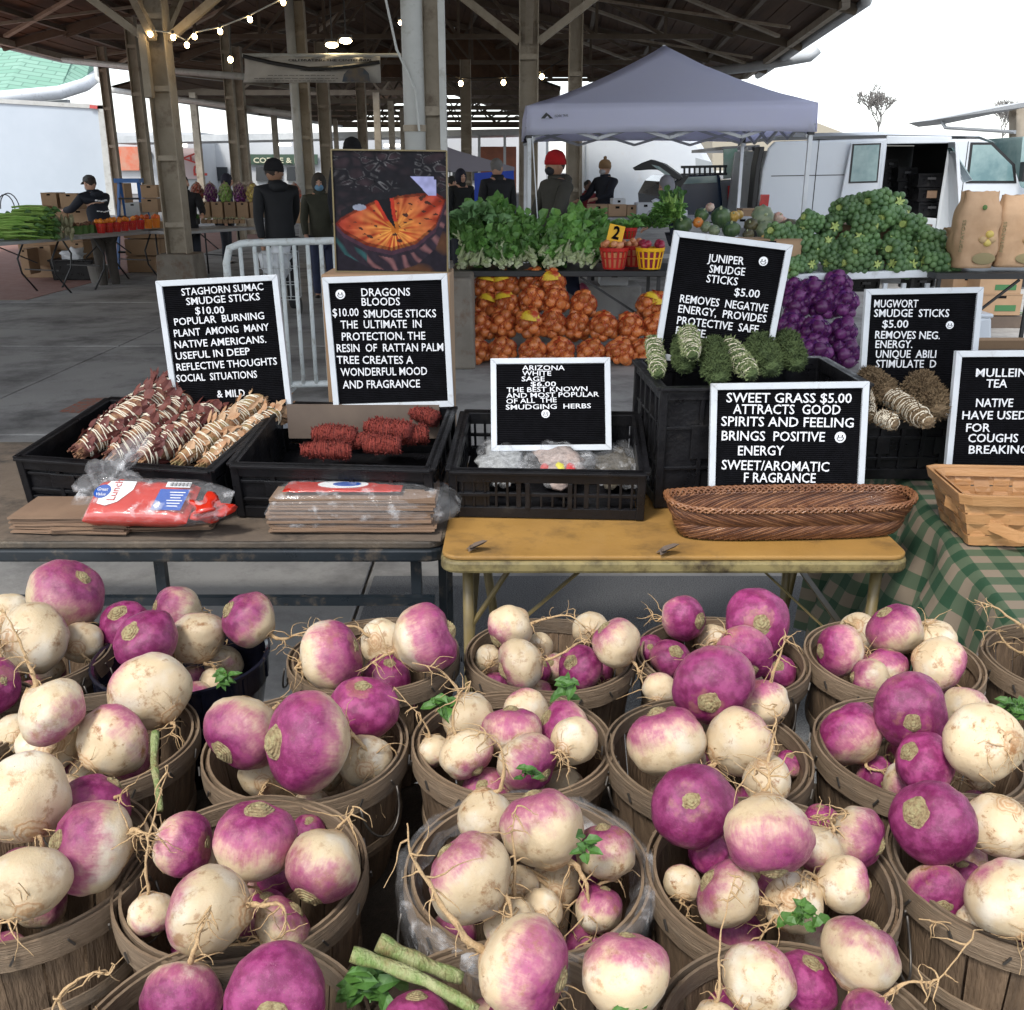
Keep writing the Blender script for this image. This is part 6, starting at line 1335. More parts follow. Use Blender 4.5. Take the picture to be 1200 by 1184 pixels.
V = [(VX(x), YV + .02, VZ(y)) for x, y in rf] + [(VX(x), YV + .25, VZ(y) + .05) for x, y in rf] + [(VX(x), YV + 1.75, VZ(y) + .05) for x, y in rf] + [(VX(x), YV + 1.98, VZ(y)) for x, y in rf]
mb.add(V, [(r_ * 5 + i, r_ * 5 + i + 1, (r_ + 1) * 5 + i + 1, (r_ + 1) * 5 + i) for r_ in range(3) for i in range(4)]).build('roof', M_van, vn, smooth=True); side([(1036, 159), (1112, 160), (1112, 168), (1036, 169)], M_van, 'roof_rail')
side([(895, 175), (1150, 168), (1190, 195), (1262, 236), (1266, 318), (885, 318)], M_white, 'far_side', 1.9)
side([(1039, 256), (1107, 256), (1107, 270), (1039, 270)], M_van, 'floor_sill', 0, 1.5); side([(985, 168), (1180, 168), (1180, 318), (985, 318)], M_dark, 'shaded_cargo_wall', 1.55); side([(1117, 166), (1120, 166), (1120, 318), (1117, 318)], M_dark, 'shaded_bulkhead', .08, 1.4, 0); side([(960, 163), (1125, 163), (1125, 168), (960, 168)], M_dark, 'shaded_headliner', .08, 1.4, 0)  # dark lining added behind the opening so the interior reads as shade
side([(1032, 163), (1036, 163), (1036, 318), (1032, 318)], M_dark, 'door_pillar', .05, 1.6, 0)
side([(905, 206), (1030, 204), (1030, 205), (905, 207)], M_dark, 'body_crease', -.004, .004, 0)
side([(986, 240), (993, 168), (1030, 168), (1031, 316), (986, 316)], M_van, 'side_door', -.10, .05); side([(996, 171), (1025, 170), (1026, 212), (996, 213)], M_glass, 'door_window', -.115, .012, 0)
side([(994, 169), (1027, 168), (1028, 214), (994, 215)], M_dark, 'window_gasket', -.106, .008, 0)
fd = [atY(1111, 166, YV), atY(1119, 166, YV - .75), atY(1128, 318, YV - .75), atY(1113, 318, YV)]; prism(fd, .05, M_van, 'side_door', vn, dirv=(1, 0, 0), bevel=.01)
prism([fd[0].lerp(fd[1], .15) + Vector((-.02, 0, -.08)), fd[0].lerp(fd[1], .85) + Vector((-.02, 0, -.08)), fd[3].lerp(fd[2], .85) + Vector((-.02, 0, 1.2)), fd[3].lerp(fd[2], .15) + Vector((-.02, 0, 1.2))], .012, M_glass, 'door_window', vn, dirv=(1, 0, 0))
side([(1137, 170), (1158, 170), (1186, 194), (1191, 212), (1138, 212)], M_glass, 'cab_window', -.012, .012, 0); side([(1134, 167), (1160, 167), (1190, 193), (1195, 215), (1135, 215)], M_dark, 'window_gasket', -.006, .008, 0)
side([(1190, 190), (1204, 190), (1206, 213), (1191, 213)], M_dark, 'mirror', -.25, .12); side([(1198, 160), (1201, 160), (1240, 226), (1202, 222)], M_glass, 'windscreen', .1, 1.7, 0)
side([(957, 164), (958, 164), (957, 318), (956, 318)], M_dark, 'panel_seam', -.003, .004, 0); side([(1040, 300), (1108, 300), (1108, 303), (1040, 303)], M_dark, 'sill_trim', -.02, .02, 0); side([(990, 236), (996, 236), (996, 241), (990, 241)], M_dark, 'handle', -.13, .03)
side([(1131, 166), (1132, 166), (1134, 318), (1133, 318)], M_dark, 'door_gap', -.002, .003, 0); side([(1188, 232), (1200, 232), (1200, 236), (1188, 236)], M_dark, 'handle', -.02, .02)
side([(894, 228), (905, 228), (904, 249), (893, 249)], M_lamp_red, 'tail_light', -.02, .06)
for x in (935, 1215): 
    p = Vector((VX(x), YV, .36)); MB().tube([p + Vector((0, -.03, 0)), p + Vector((0, .22, 0))], .36, 24).build('tyre', M_tire, vn, smooth=True, sharp=40); MB().tube([p + Vector((0, -.05, 0)), p + Vector((0, -.02, 0))], .2, 20).build('rim', M_gutter, vn)
def blk(label, px0, px1, py0, py1, Y, dep, par=None, m=M_black):
    a, b = atY(px0, py0, Y), atY(px1, py1, Y); W, H = abs(b.x - a.x), a.z - b.z; t = thing('plastic_crate', label, 'crate', (a.x, Y, b.z), group='black crates stacked in the van')
    mb = MB(); mb.box((W / 2, dep / 2, H / 2), (W - .03, dep - .03, H - .02)); mb.build('body', m, t)
    for z in (.015, H - .02): MB().box((W / 2, dep / 2, z), (W, dep, .03)).build('rim', m, t)
    for x in (.012, W / 2, W - .012): MB().box((x, 0, H / 2), (.02, .02, H - .07)).build('rib', m, t)
    MB().box((W * .5, -.008, H * .62), (W * .3, .012, H * .16)).build('handle', mat('crate_grey', (.06, .06, .065), .4) if 'crate_grey' not in MATS else MATS['crate_grey'], t); return t
k = 0
for cx0, cx1, top, nn, yv in ((1036, 1052, 186, 3, 15.5), (1053, 1074, 196, 3, 15.2), (1077, 1106, 203, 4, 14.75)):
    for j in range(nn): blk(['top', 'second', 'third', 'lowest'][j] + ' crate of the ' + ('left' if cx0 == 1036 else 'middle' if cx0 == 1053 else 'nearest right') + ' stack inside the white van', cx0, cx1, top + 17 * j, top + 16.5 + 17 * j, yv, .4)
MB().box((0, 0, 0), (.14, .01, .10)).build('crate_tag', M_paper, None, loc=atY(1092, 228, 14.70)); tag(bpy.data.objects['crate_tag'], 'small tan paper tag on the crate stack inside the van', 'tag')
# grey van behind with rear doors open
gv = thing('passenger_van', 'dark grey van with its rear doors open left of the white van', 'van'); YG = 17.5; M_gv = mat('grey_van_paint', (.10, .10, .11), .35, (.13, .13, .14), coat=.4); M_gi = mat('door_lining', (.30, .29, .27), .6)
prism(pxo([(838, 212), (866, 210), (866, 262), (838, 262)], YG), 3.8, M_gv, 'body', gv, bevel=.04); prism(pxo([(853, 218), (866, 218), (865, 243), (853, 244)], YG - .03), .06, M_lamp_red, 'tail_light', gv)
prism(pxo([(866, 180), (876, 172), (886, 205), (886, 262), (867, 262)], YG + .1), .08, M_gi, 'rear_door', gv, bevel=.01); prism(pxo([(868, 183), (875, 179), (880, 205), (879, 212), (870, 212)], YG + .06), .03, M_glass, 'window', gv)
prism(pxo([(848, 175), (864, 174), (866, 208), (848, 210)], YG + .3), .04, mat('green_glass', (.20, .35, .27), .1, (.42, .46, .42), scale=3), 'window', gv); prism(pxo([(846, 172), (890, 170), (892, 176), (846, 176)], YG + .35), 3, M_gv, 'roof', gv)
MB().tube([atY(883, 172, YG), atY(889, 200, YG), atY(888, 262, YG)], .03, 6).build('door_frame', M_dark, gv)
# rounded white truck behind the tent
wt2 = thing('step_van', 'large white truck with rounded nose parked behind the tent', 'truck'); YW = 43
prism(pxo([(683, 120), (780, 120), (806, 150), (824, 170), (836, 192), (840, 215), (840, 262), (683, 262)], YW), 2.3, M_van, 'body', wt2, bevel=.25)
prism(pxo([(815, 185), (834, 190), (838, 208), (816, 205)], YW - .02), .03, mat('grey_glass', (.35, .38, .40), .15), 'window', wt2); prism(pxo([(684, 163), (686, 163), (686, 262), (684, 262)], YW - .03), .02, M_gutter, 'edge_trim', wt2)  # window pane in one even light grey
# car with raised tailgate
hc = thing('hatchback_car', 'dark blue car with its tailgate raised behind the squash table', 'car'); YH = 16
M_navy = mat('navy_paint', (.02, .035, .07), .25, coat=.6)
prism(pxo([(782, 262), (780, 232), (790, 214), (800, 206), (845, 204), (850, 262)], YH), 3.6, M_navy, 'body', hc, bevel=.06)
prism(pxo([(741, 197), (752, 191), (763, 187), (778, 192), (800, 208), (796, 212), (770, 199), (755, 199), (744, 200)], YH - .6), .9, M_dark, 'tailgate', hc, bevel=.01, dirv=(.2, 1, 0))
prism(pxo([(763, 193), (772, 195), (786, 205), (781, 206)], YH - .62), .02, M_glass, 'rear_window', hc); prism(pxo([(775, 232), (800, 206), (808, 206), (786, 236)], YH - .3), .08, M_dark, 'tailgate_strut', hc)
mb = MB()
for x in range(802, 852, 6): mb.bar(atY(x, 196, YH + .8), atY(x, 205, YH + .8), .03, .03)
mb.bar(atY(798, 196, YH + .8), atY(852, 195, YH + .8), .04, .04); mb.bar(atY(798, 205, YH + .8), atY(852, 204, YH + .8), .04, .04); mb.build('roof_rack', M_dark, hc)
prism(pxo([(802, 208), (840, 206), (840, 214), (800, 216)], YH - .03), .03, M_glass, 'window', hc); prism(pxo([(786, 234), (795, 233), (795, 240), (786, 241)], YH - .04), .04, M_lamp_red, 'tail_light', hc)
# ------------------------------------------------------------------ pop-up tent
YC, YC2 = 10.1, 13.1; tn = thing('popup_tent', 'lavender white pop up canopy tent with a black logo on its valance', 'tent')
fl2 = atY(617, 124, YC); fr2 = atY(958, 120, YC); zc = (fl2.z + fr2.z) / 2; xl, xr = fl2.x, fr2.x; xm_, ym_ = atY(775, 120, YC + 1.5).x, YC + 1.5
ap = Vector((xm_, ym_, atY(775, 53, ym_).z)); zv = zc - atY(617, 124, YC).z + atY(617, 156, YC).z
C4 = [Vector((xl, YC, zc)), Vector((xr, YC, zc)), Vector((xr, YC2, zc)), Vector((xl, YC2, zc))]; C4[0].z = fl2.z; C4[1].z = fr2.z
def cloth_tri(a, b, c, name):
    n_ = 14; V = []; idx = {}
    for i in range(n_ + 1):
        for j in range(n_ + 1 - i):
            u, v = i / n_, j / n_; p = a * (1 - u - v) + b * u + c * v; sag = .55 * u * (1 - u - v) * (1 - v) * (1 - v); p = p - Vector((0, 0, .22 * v * (1 - v) + .05 * sag)) ; idx[(i, j)] = len(V); p.z += .006 * mnoise.noise(p * 3); V.append(tuple(p))
    F = []
    for i in range(n_):
        for j in range(n_ - i):
            F.append((idx[(i, j)], idx[(i + 1, j)], idx[(i, j + 1)]))
            if i + j < n_ - 1: F.append((idx[(i + 1, j)], idx[(i + 1, j + 1)], idx[(i, j + 1)]))
    o = MB().add(V, F).build(name, M_canopy, tn, smooth=True); s_ = o.modifiers.new('s', 'SOLIDIFY'); s_.thickness = .004; return o
for k in range(4):
    a, b = C4[k], C4[(k + 1) % 4]; cloth_tri(a, b, ap, 'roof_panel'); V = []; n_ = 40
    out = Vector((b.y - a.y, a.x - b.x, 0)).normalized()
    for i in range(n_ + 1):
        u = i / n_; p = a.lerp(b, u) - Vector((0, 0, .0 * u))
        for j in range(5): q_ = p - Vector((0, 0, (.265 - .02 * math.sin(PI * u)) * j / 4)) + out * (.012 * math.sin(u * 23 + j * .5) * j / 4 + .01); V.append(tuple(q_))
    o = MB().add(V, [(i * 5 + j, i * 5 + j + 1, i * 5 + j + 6, i * 5 + j + 5) for i in range(n_) for j in range(4)]).build('valance', M_canopy, tn, smooth=True); s_ = o.modifiers.new('s', 'SOLIDIFY'); s_.thickness = .003
    p = C4[k] + Vector((.03 if k in (0, 3) else -.03, .03 if k < 2 else -.03, 0)); MB().box((p.x, p.y, p.z / 2 - .02), (.038, .038, p.z - .04)).build('leg', M_white, tn); MB().box((p.x, p.y, p.z - .24), (.06, .06, .10)).build('leg_bracket', M_dark, tn)
    mb = MB()
    for s_ in range(4):
        u0, u1 = s_ / 4, (s_ + 1) / 4; z0, z1 = (-.10, -.30) if s_ % 2 == 0 else (-.30, -.10); i_ = -out * .05
        mb.bar(a.lerp(b, u0) + i_ + Vector((0, 0, z0)), a.lerp(b, u1) + i_ + Vector((0, 0, z1)), .018, .03); mb.bar(a.lerp(b, u0) + i_ * 1.5 + Vector((0, 0, z1)), a.lerp(b, u1) + i_ * 1.5 + Vector((0, 0, z0)), .018, .03)
    mb.build('truss_bar', M_gutter, tn)
MB().bar(C4[0] - Vector((0, 0, .2)), ap - Vector((0, 0, .35)), .02, .02).bar(C4[1] - Vector((0, 0, .2)), ap - Vector((0, 0, .35)), .02, .02).bar(ap - Vector((0, 0, .7)), ap, .03, .03).build('centre_pole', M_gutter, tn)
M_logo = mat('logo_black', (.012, .012, .015), .5)
lg = prism(pxo([(634, 139), (640, 132), (644, 135), (648, 139)], YC - .03), .004, M_logo, 'logo', tn); prism(pxo([(638.5, 138.9), (641.5, 135.8), (644, 138.9)], YC - .036), .003, M_canopy, 'logo_peak', tn)
ptext('OZARK TRAIL', 650, 137.5, 666, 136.5, 2.6, YC - .036, M_logo, tn, ext=.001); prism(pxo([(868, 154), (873, 148), (876, 151), (879, 154)], YC2 - .06), .004, M_logo, 'logo', tn)
# strapping leaning at the left leg
MB().bar(atY(624, 160, YC - .1), atY(632, 290, YC - .1), .03, .01).build('strap', M_white, tn)
# ================================================================== people
SK = {'light': (.52, .30, .21), 'mid': (.33, .18, .11), 'dark': (.12, .06, .04)}
def cm(name, c, r=.8): return MATS.get(name) or mat(name, c, r, tuple(x * .65 for x in c), scale=7, bump=.4, bscale=9)
def skinned(name, verts, edges, radii, m, par, sub=2, root=0):
    me = bpy.data.meshes.new(name); me.from_pydata([tuple(v) for v in verts], edges, []); me.materials.append(m); o = link(bpy.data.objects.new(name, me), par)
    md = o.modifiers.new('skin', 'SKIN'); md.use_smooth_shade = True
    for i, r_ in enumerate(radii): sv = me.skin_vertices[0].data[i]; sv.radius = (r_, r_) if not hasattr(r_, '__len__') else r_; sv.use_root = (i == root)
    if sub: s_ = o.modifiers.new('sub', 'SUBSURF'); s_.levels = sub; s_.render_levels = sub
    return o
def person(label, px, py, Y, face, coat, legs=(.03, .035, .05), skin='light', hat=None, hatc=(0, 0, 0), hair=(.05, .035, .03), mask=None, h=1.75, armL=(0, .0), armR=(0, .0), lean=0, hood=False, group=None, head_turn=0, child=0):
    """px,py: top of the head; face: degrees, 0 = facing the camera; arm = (forward raise, bend) in degrees"""
    top = atY(px, py, Y); h = top.z if h is None else h; s = h / 1.75
    t = thing('person', label, 'person', (top.x, Y, top.z - h - .012), rz=R(face)); t.scale = (s, s, s); f = Vector((0, -1, 0)); lz = R(lean)
    def T_(x, y, z):                                   # torso lean forward about the hips
        dz = z - .95; return Vector((x, y - dz * math.sin(lz), .95 + dz * math.cos(lz)))
    ms = mat_skin = MATS.get('skin_' + skin) or mat('skin_' + skin, SK[skin], .5)
    def arm(sx, a, off=0):
        sh = T_(sx * .19, .0, 1.42); u = R(a[0]); e = sh + Vector((sx * .05, -math.sin(u) * .29, -math.cos(u) * .29)); u2 = R(a[0] + a[1]); w_ = e + Vector((sx * -.02, -math.sin(u2) * .26, -math.cos(u2) * .26)); d = (w_ - e).normalized(); return sh, e, w_, d
    # body: one skinned surface with hands
    V = [Vector((0, 0, .95)), T_(0, 0, 1.12), T_(0, 0, 1.34), T_(0, 0, 1.45), T_(0, -.005, 1.53)]; E = [(0, 1), (1, 2), (2, 3), (3, 4)]; RR = [.13, .12, .13, .07, .055]
    hd = T_(0, -.015, 1.62)
    for sx in (-1, 1):
        b = len(V); V += [Vector((sx * .09, 0, .88)), Vector((sx * .10, -.01, .50)), Vector((sx * .105, .02, .08)), Vector((sx * .11, -.14, .035))]; E += [(0, b), (b, b + 1), (b + 1, b + 2), (b + 2, b + 3)]; RR += [.085, .055, .038, .03]
        sh, e, w_, d = arm(sx, armL if sx > 0 else armR); b = len(V); pm = w_ + d * .07; V += [sh, e, w_, pm]; E += [(3, b), (b, b + 1), (b + 1, b + 2), (b + 2, b + 3)]; RR += [.055, .04, .026, .032]
        for q in range(4): o_ = Vector((sx * .0, 0, 0)) + d.orthogonal().normalized() * (.024 - .016 * q); c1 = pm + o_ + d * (.045 + .006 * (q in (1, 2))); c2 = c1 + (d + Vector((0, .35, -.2))).normalized() * .032; b2 = len(V); V += [c1, c2]; E += [(b + 3, b2), (b2, b2 + 1)]; RR += [.009, .008]
        tb = len(V); V += [w_ + d * .035 + Vector((-sx * .035, -.015, 0)), w_ + d * .07 + Vector((-sx * .05, -.02, 0))]; E += [(b + 2, tb), (tb, tb + 1)]; RR += [.011, .009]
    skinned('body', V, E, RR, ms, t, 1)
    hm = MB(); Mh = Matrix.Rotation(R(head_turn), 4, 'Z') @ Matrix.Rotation(lz * .8, 4, 'X')
    hm.ell((0, 0, 0), (.076, .095, .115), 18, 14); hm.ell((0, -.095, -.012), (.013, .02, .024), 8, 6)
    for sx in (-1, 1): hm.ell((sx * .077, .01, -.005), (.010, .02, .032), 8, 6)
    hm.tube([(-.022, -.088, -.055), (0, -.094, -.053), (.022, -.088, -.055)], .006, 6)
    hobj = hm.build('head', ms, t, smooth=True); hobj.matrix_basis = Matrix.Translation(hd) @ Mh
    ey = MB()
    for sx in (-1, 1): ey.ell((sx * .028, -.087, .014), (.012, .008, .007), 8, 5)
    eo = ey.build('eyes', M_dark, hobj)
    if hair: mb = MB(); mb.ell((0, .018, .030), (.084, .092, .098), 16, 10, nz=.15); mb.build('hair', cm('hair_%d' % int(hair[0] * 1000), hair), hobj, smooth=True)
    if hat == 'beanie':
        mb = MB(); mb.lathe([(.092, .02), (.097, .055), (.090, .095), (.065, .135), (.02, .155), (.001, .157)], 18, sy=1.15, c=(0, .005, 0)); mb.lathe([(.094, .008), (.101, .012), (.101, .05), (.096, .054)], 18, sy=1.15, c=(0, .005, 0)); mb.build('beanie', cm('hat_%d_%d' % (int(hatc[0] * 100), int(hatc[2] * 100)), hatc, .95), hobj, smooth=True)
    if hat == 'pom':
        mb = MB(); mb.lathe([(.092, .0), (.099, .03), (.092, .09), (.065, .13), (.02, .15), (.001, .152)], 18, sy=1.15); mb.ell((0, 0, .165), .03, 8, 6, nz=.3); mb.build('beanie', cm('hat_%d_%d' % (int(hatc[0] * 100), int(hatc[2] * 100)), hatc, .95), hobj, smooth=True)
    if hat == 'cap':
        mb = MB(); mb.lathe([(.088, .03), (.090, .06), (.078, .095), (.045, .118), (.001, .124)], 18, sy=1.12, c=(0, .004, 0)); mb.add([(-.07, -.075, .036), (.07, -.075, .036), (.05, -.17, .022), (-.05, -.17, .022), (-.07, -.075, .044), (.07, -.075, .044), (.05, -.17, .030), (-.05, -.17, .030)], [(0, 1, 2, 3), (7, 6, 5, 4), (2, 6, 7, 3), (1, 5, 6, 2), (0, 3, 7, 4)]); mb.build('cap', cm('cap_%d' % int(hatc[0] * 1000), hatc), hobj, smooth=False)
    if mask: mb = MB(); mb.ell((0, -.052, -.045), (.062, .058, .052), 14, 10); mb.build('mask', cm('mask_%d_%d' % (int(mask[0] * 100), int(mask[2] * 100)), mask), hobj, smooth=True)
    # jacket over torso and arms
    cmn = cm('coat_%d_%d_%d' % tuple(int(c_ * 1000) for c_ in coat), coat)
    V = [Vector((0, 0, .82)), T_(0, 0, .98), T_(0, 0, 1.15), T_(0, .005, 1.33), T_(0, .0, 1.44), T_(0, -.0, 1.50)]; E = [(0, 1), (1, 2), (2, 3), (3, 4), (4, 5)]; RR = [(.20, .15), (.185, .145), (.175, .14), (.19, .145), (.14, .10), (.085, .075)]
    for sx in (-1, 1):
        sh, e, w_, d = arm(sx, armL if sx > 0 else armR); b = len(V); V += [sh, (sh + e) / 2, e, w_ - d * .02]; E += [(4, b), (b, b + 1), (b + 1, b + 2), (b + 2, b + 3)]; RR += [.078, .068, .06, .046]
    skinned('jacket', V, E, RR, cmn, t, 2)
    mb = MB(); c = T_(0, .0, 1.49); mb.lathe([(.085, -.03), (.088, .02), (.078, .045), (.070, .03)], 16, c=tuple(c), cap=False); mb.build('collar', cmn, t, smooth=True)
    if hood == 'down': mb = MB(); mb.ell(tuple(T_(0, .10, 1.47)), (.11, .07, .07), 14, 10, nz=.2); mb.build('hood', cmn, t, smooth=True)
    if hood == 'up': mb = MB(); mb.ell((0, .025, .01), (.105, .115, .145), 18, 14); o = mb.build('hood', cm('hood_%d' % int((mask or coat)[0] * 1000), hatc if sum(hatc) else coat), hobj, smooth=True)
    V = [Vector((0, 0, .93))]; E = []; RR = [(.165, .13)]
    for sx in (-1, 1): b = len(V); V += [Vector((sx * .092, 0, .84)), Vector((sx * .10, -.01, .48)), Vector((sx * .105, .02, .09))]; E += [(0, b), (b, b + 1), (b + 1, b + 2)]; RR += [.105, .08, .068]
    skinned('trousers', V, E, RR, cm('trs_%d_%d' % (int(legs[0] * 1000), int(legs[2] * 1000)), legs), t, 2)
    for sx in (-1, 1): mb = MB(); mb.ell((sx * .11, -.06, .045), (.05, .14, .05), 12, 8); mb.build('shoe', M_dark, t, smooth=True)
    return t
p1 = person('man in a grey cap and navy hooded sweatshirt bending over the left stall', 111, 202, 14.9, -128, (.012, .016, .028), (.07, .06, .05), hat='cap', hatc=(.10, .10, .10), h=1.72, armL=(55, 30), armR=(50, 30), lean=14, hood='down', mask=(.5, .5, .5))
for k, (z_, w_) in enumerate(((1.36, .16), (1.20, .20), (1.10, .14))): o = text('. LORENZO .' if k == 0 else 'PRODUCE' if k == 1 else 'MARKET', Matrix.Translation((w_ / 2, .165 - (z_ - .95) * .22, z_)) @ Matrix.Rotation(PI, 4, 'Z') @ Matrix.Rotation(PI / 2, 4, 'X'), M_letter, p1, w=w_, h=.035, ext=.004) if False else None
mb = MB()
for k, (z_, w_) in enumerate(((1.37, .15), (1.22, .17), (1.08, .15))):
    for j in range(5): mb.box((w_ * (j / 4 - .5), .155 - (z_ - 1.1) * .22 - .02 * abs(j - 2) * .5, z_ - .006 * (2 - abs(j - 2))), (w_ / 6, .03, .022 if k != 1 else .014))
tag(mb.build('back_print', M_letter, p1), kind='stuff')
person('person in a black coat with dark hair up behind the left column', 214, 205, 16.0, 20, (.012, .012, .015), h=1.66, hair=(.04, .025, .02), armL=(45, 30), armR=(45, 30), mask=(.02, .02, .025), lean=6)
person('person in a dark hood behind the mesh produce bags', 258, 203, 18.5, 90, (.01, .012, .03), h=1.62, hood='up', hatc=(.012, .013, .03), lean=10)
person('man in a black cap and black jacket seen from behind, walking', 322, 186, 12.2, 205, (.011, .012, .015), (.02, .02, .024), skin='mid', hat='beanie', hatc=(.012, .012, .014), h=1.84, hood='down', armL=(-15, 10), armR=(38, 8), head_turn=-78, lean=6)
person('person in a light blue mask and olive hooded jacket beside the picture', 373, 203, 13.4, 10, (.055, .055, .035), (.03, .04, .09), h=1.62, hood='up', hatc=(.06, .05, .04), mask=(.22, .42, .62), armL=(20, 30), armR=(10, 20))
person('person whose dark covered head shows just above the picture', 412, 162, 12.5, 180, (.012, .013, .02), h=1.98, hat='beanie', hatc=(.012, .013, .018))
person('person in a long black coat with hood up beside the thin column', 540, 198, 17.5, 30, (.010, .012, .012), h=1.68, hood='up', hatc=(.012, .014, .013))
person('person in dark grey at the right edge of the pale downpipe', 529, 205, 19, 120, (.035, .04, .055), h=1.62, hair=(.02, .02, .02))
person('grey haired man in a black jacket seen from behind', 583, 184, 14.5, 205, (.010, .011, .014), skin='light', hair=(.22, .21, .20), h=1.80, head_turn=-55, armL=(5, 5), armR=(5, 5))
person('man in a red beanie, black mask and olive brown parka behind the greens', 652, 177, 10.9, -62, (.045, .042, .032), (.03, .03, .035), skin='mid', hat='beanie', hatc=(.50, .012, .015), mask=(.02, .02, .022), h=1.80, hood='down', armL=(25, 30), armR=(22, 28))
person('small figure in red in front of the white truck', 689, 210, 18.8, 30, (.22, .02, .03), h=1.52, hair=(.02, .015, .02), skin='dark')
person('person in a tan pompom beanie and navy coat by the white truck', 710, 187, 17.5, -50, (.010, .013, .025), h=1.80, hat='pom', hatc=(.30, .18, .09), mask=(.5, .5, .52), armL=(40, 40), armR=(35, 40))
person('person in grey hood and navy vest bending at the open car', 801, 202, 13.8, -75, (.020, .035, .07), h=1.62, hood='up', hatc=(.28, .28, .31), lean=22, armL=(40, 20), armR=(50, 30))
# ================================================================== barricade
M_bar = mat('galvanised_white', (.58, .62, .62), .5, (.50, .54, .54), scale=10, dirt=(.25, .22, .19), dscale=14, dthr=.62)
Yq = 7.0; bq = thing('crowd_barrier', 'white steel crowd barrier behind the tall signs', 'barrier')
A = atY(265, 305, Yq); B = atY(287, 285, Yq); Bx = atY(620, 262, Yq + .5); pts = [Vector((A.x, Yq, .12)), Vector((A.x, Yq, A.z - .02)), Vector((A.x + .03, Yq, A.z + .08)), Vector((B.x - .03, Yq, B.z - .005)), Vector((B.x + .02, Yq, B.z)), Vector((B.x + 1.2, Yq + .2, B.z + .02)), Vector((B.x + 1.28, Yq + .21, B.z - .1)), Vector((B.x + 1.28, Yq + .21, .12)), Vector((A.x, Yq, .13))]
MB().tube(pts, .026, 10).build('frame_tube', M_bar, bq, smooth=True)
for px in (289, 305, 320, 334, 349, 364, 379, 394, 409, 424, 439, 454, 469, 484, 499, 514, 529): 
    x = atY(px, 380, Yq).x; f = (x - B.x) / 1.2; y = Yq + .2 * max(0, f)
    if x < B.x + 1.2: MB().tube([(x, y, .13), (x, y, B.z)], .015, 8).build('bar', M_bar, bq, smooth=True)
for x in (A.x + .3, A.x + 1.1): MB().bar((x, Yq - .3, .02), (x, Yq + .45, .02), .05, .02).bar((x, Yq + .1, .02), (x, Yq + .1, .14), .03, .03).build('foot', M_bar, bq)
# ================================================================== left stalls
M_fold = mat('plastic_table_top', (.42, .42, .42), .5, (.34, .34, .34), scale=4)
def fold_table(label, P0, P1, dep, z=.75, m=M_fold, edge=.045, curved=False):
    a = Vector(P0); b = Vector(P1); W = (b.xy - a.xy).length; ang = math.atan2(b.y - a.y, b.x - a.x); t = thing('trestle_table', label, 'table', (a.x, a.y, 0), rz=ang)
    MB().box((W / 2, dep / 2, z - edge / 2), (W, dep, edge)).build('tabletop', m, t, bevel=.008)
    for x0 in (.32, W - .32):
        sg = 1 if x0 < W / 2 else -1
        for y in (.07, dep - .07):
            pts = [(x0 - .02 * sg, y, z - edge), (x0 + .14 * sg, y, z * .62), (x0 + .10 * sg, y, z * .35), (x0 - .12 * sg, y, .0)] if curved else [(x0, y, z - edge), (x0, y, 0)]
            MB().tube(pts, .013, 8).build('leg', M_dark, t, smooth=True)
        MB().bar((x0 + .04 * sg, .07, z * .42), (x0 + .04 * sg, dep - .07, z * .42), .016, .016).bar((x0 + .1 * sg, dep / 2, z * .55), (W / 2, dep / 2, z - edge), .014, .014).build('brace', M_dark, t)
    return t
ta = atZ(-75, 290, .75); tb = atZ(92, 277, .75); tc_ = atZ(196, 269, .75)
fold_table('grey folding table with celery and cauliflower at the left edge', ta, tb, .75, curved=True); fold_table('grey folding table with tomato baskets beside the left column', tb + Vector((.02, .03, 0)), tc_, .75, curved=True)
def on_line(px, py, z, up=0): p = atZ(px, py, z); return p
M_cel = mat('celery', (.16, .32, .05), .5, (.27, .42, .10), scale=6); M_cabb = mat('pale_cabbage', (.30, .30, .17), .7, (.42, .38, .24), scale=14, bump=1, bscale=20)
def stalks(label, px0, px1, py0, py1, Y, n_, m, seed, horizontal=True, cat='celery', name='celery_heap'):
    r2 = random.Random(seed); t = thing(name, label, cat); mb = MB(); lf = MB()
    for i in range(n_):
        y_ = r2.uniform(py0, py1); x_ = r2.uniform(px0, px1); yy = Y + r2.uniform(0, .4)
        if horizontal: a = atY(x_ - 14, y_ + r2.uniform(-2, 2), yy); b = atY(x_ + 22, y_ + r2.uniform(-4, 2), yy)
        else: a = atY(x_, y_, yy); b = a + Vector((r2.uniform(-.05, .05), .1, r2.uniform(.1, .2)))
        mb.tube([a, (a + b) / 2 + Vector((0, 0, .01)), b], [.014, .012, .008], 5)
        if i % 2 == 0: lf.leaf(b, (b - a), (r2.uniform(-1, 1), -1, 1), .09, .07)
    tag(mb.build('stems', m, t), kind='stuff'); tag(lf.build('leaves', M_green, t), kind='stuff'); return t
stalks('pale green celery heap at the left end of the stall', -20, 30, 252, 280, 12.95, 150, M_cel, 1); stalks('taller celery heap just left of the knobbly roots', 26, 42, 244, 279, 13.2, 120, M_cel, 2)
t = thing('root_heap', 'heap of knobbly beige roots between celery and green cartons', 'vegetables'); mb = MB(); r2 = random.Random(4)
for i in range(60): p = atY(r2.uniform(60, 86), r2.uniform(256, 278), 13.5 + r2.uniform(0, .3)); mb.ell(p, (.025, .025, r2.uniform(.04, .07)), 8, 6, nz=.5, seed=i)
tag(mb.build('roots', M_cabb, t, smooth=True), kind='stuff')
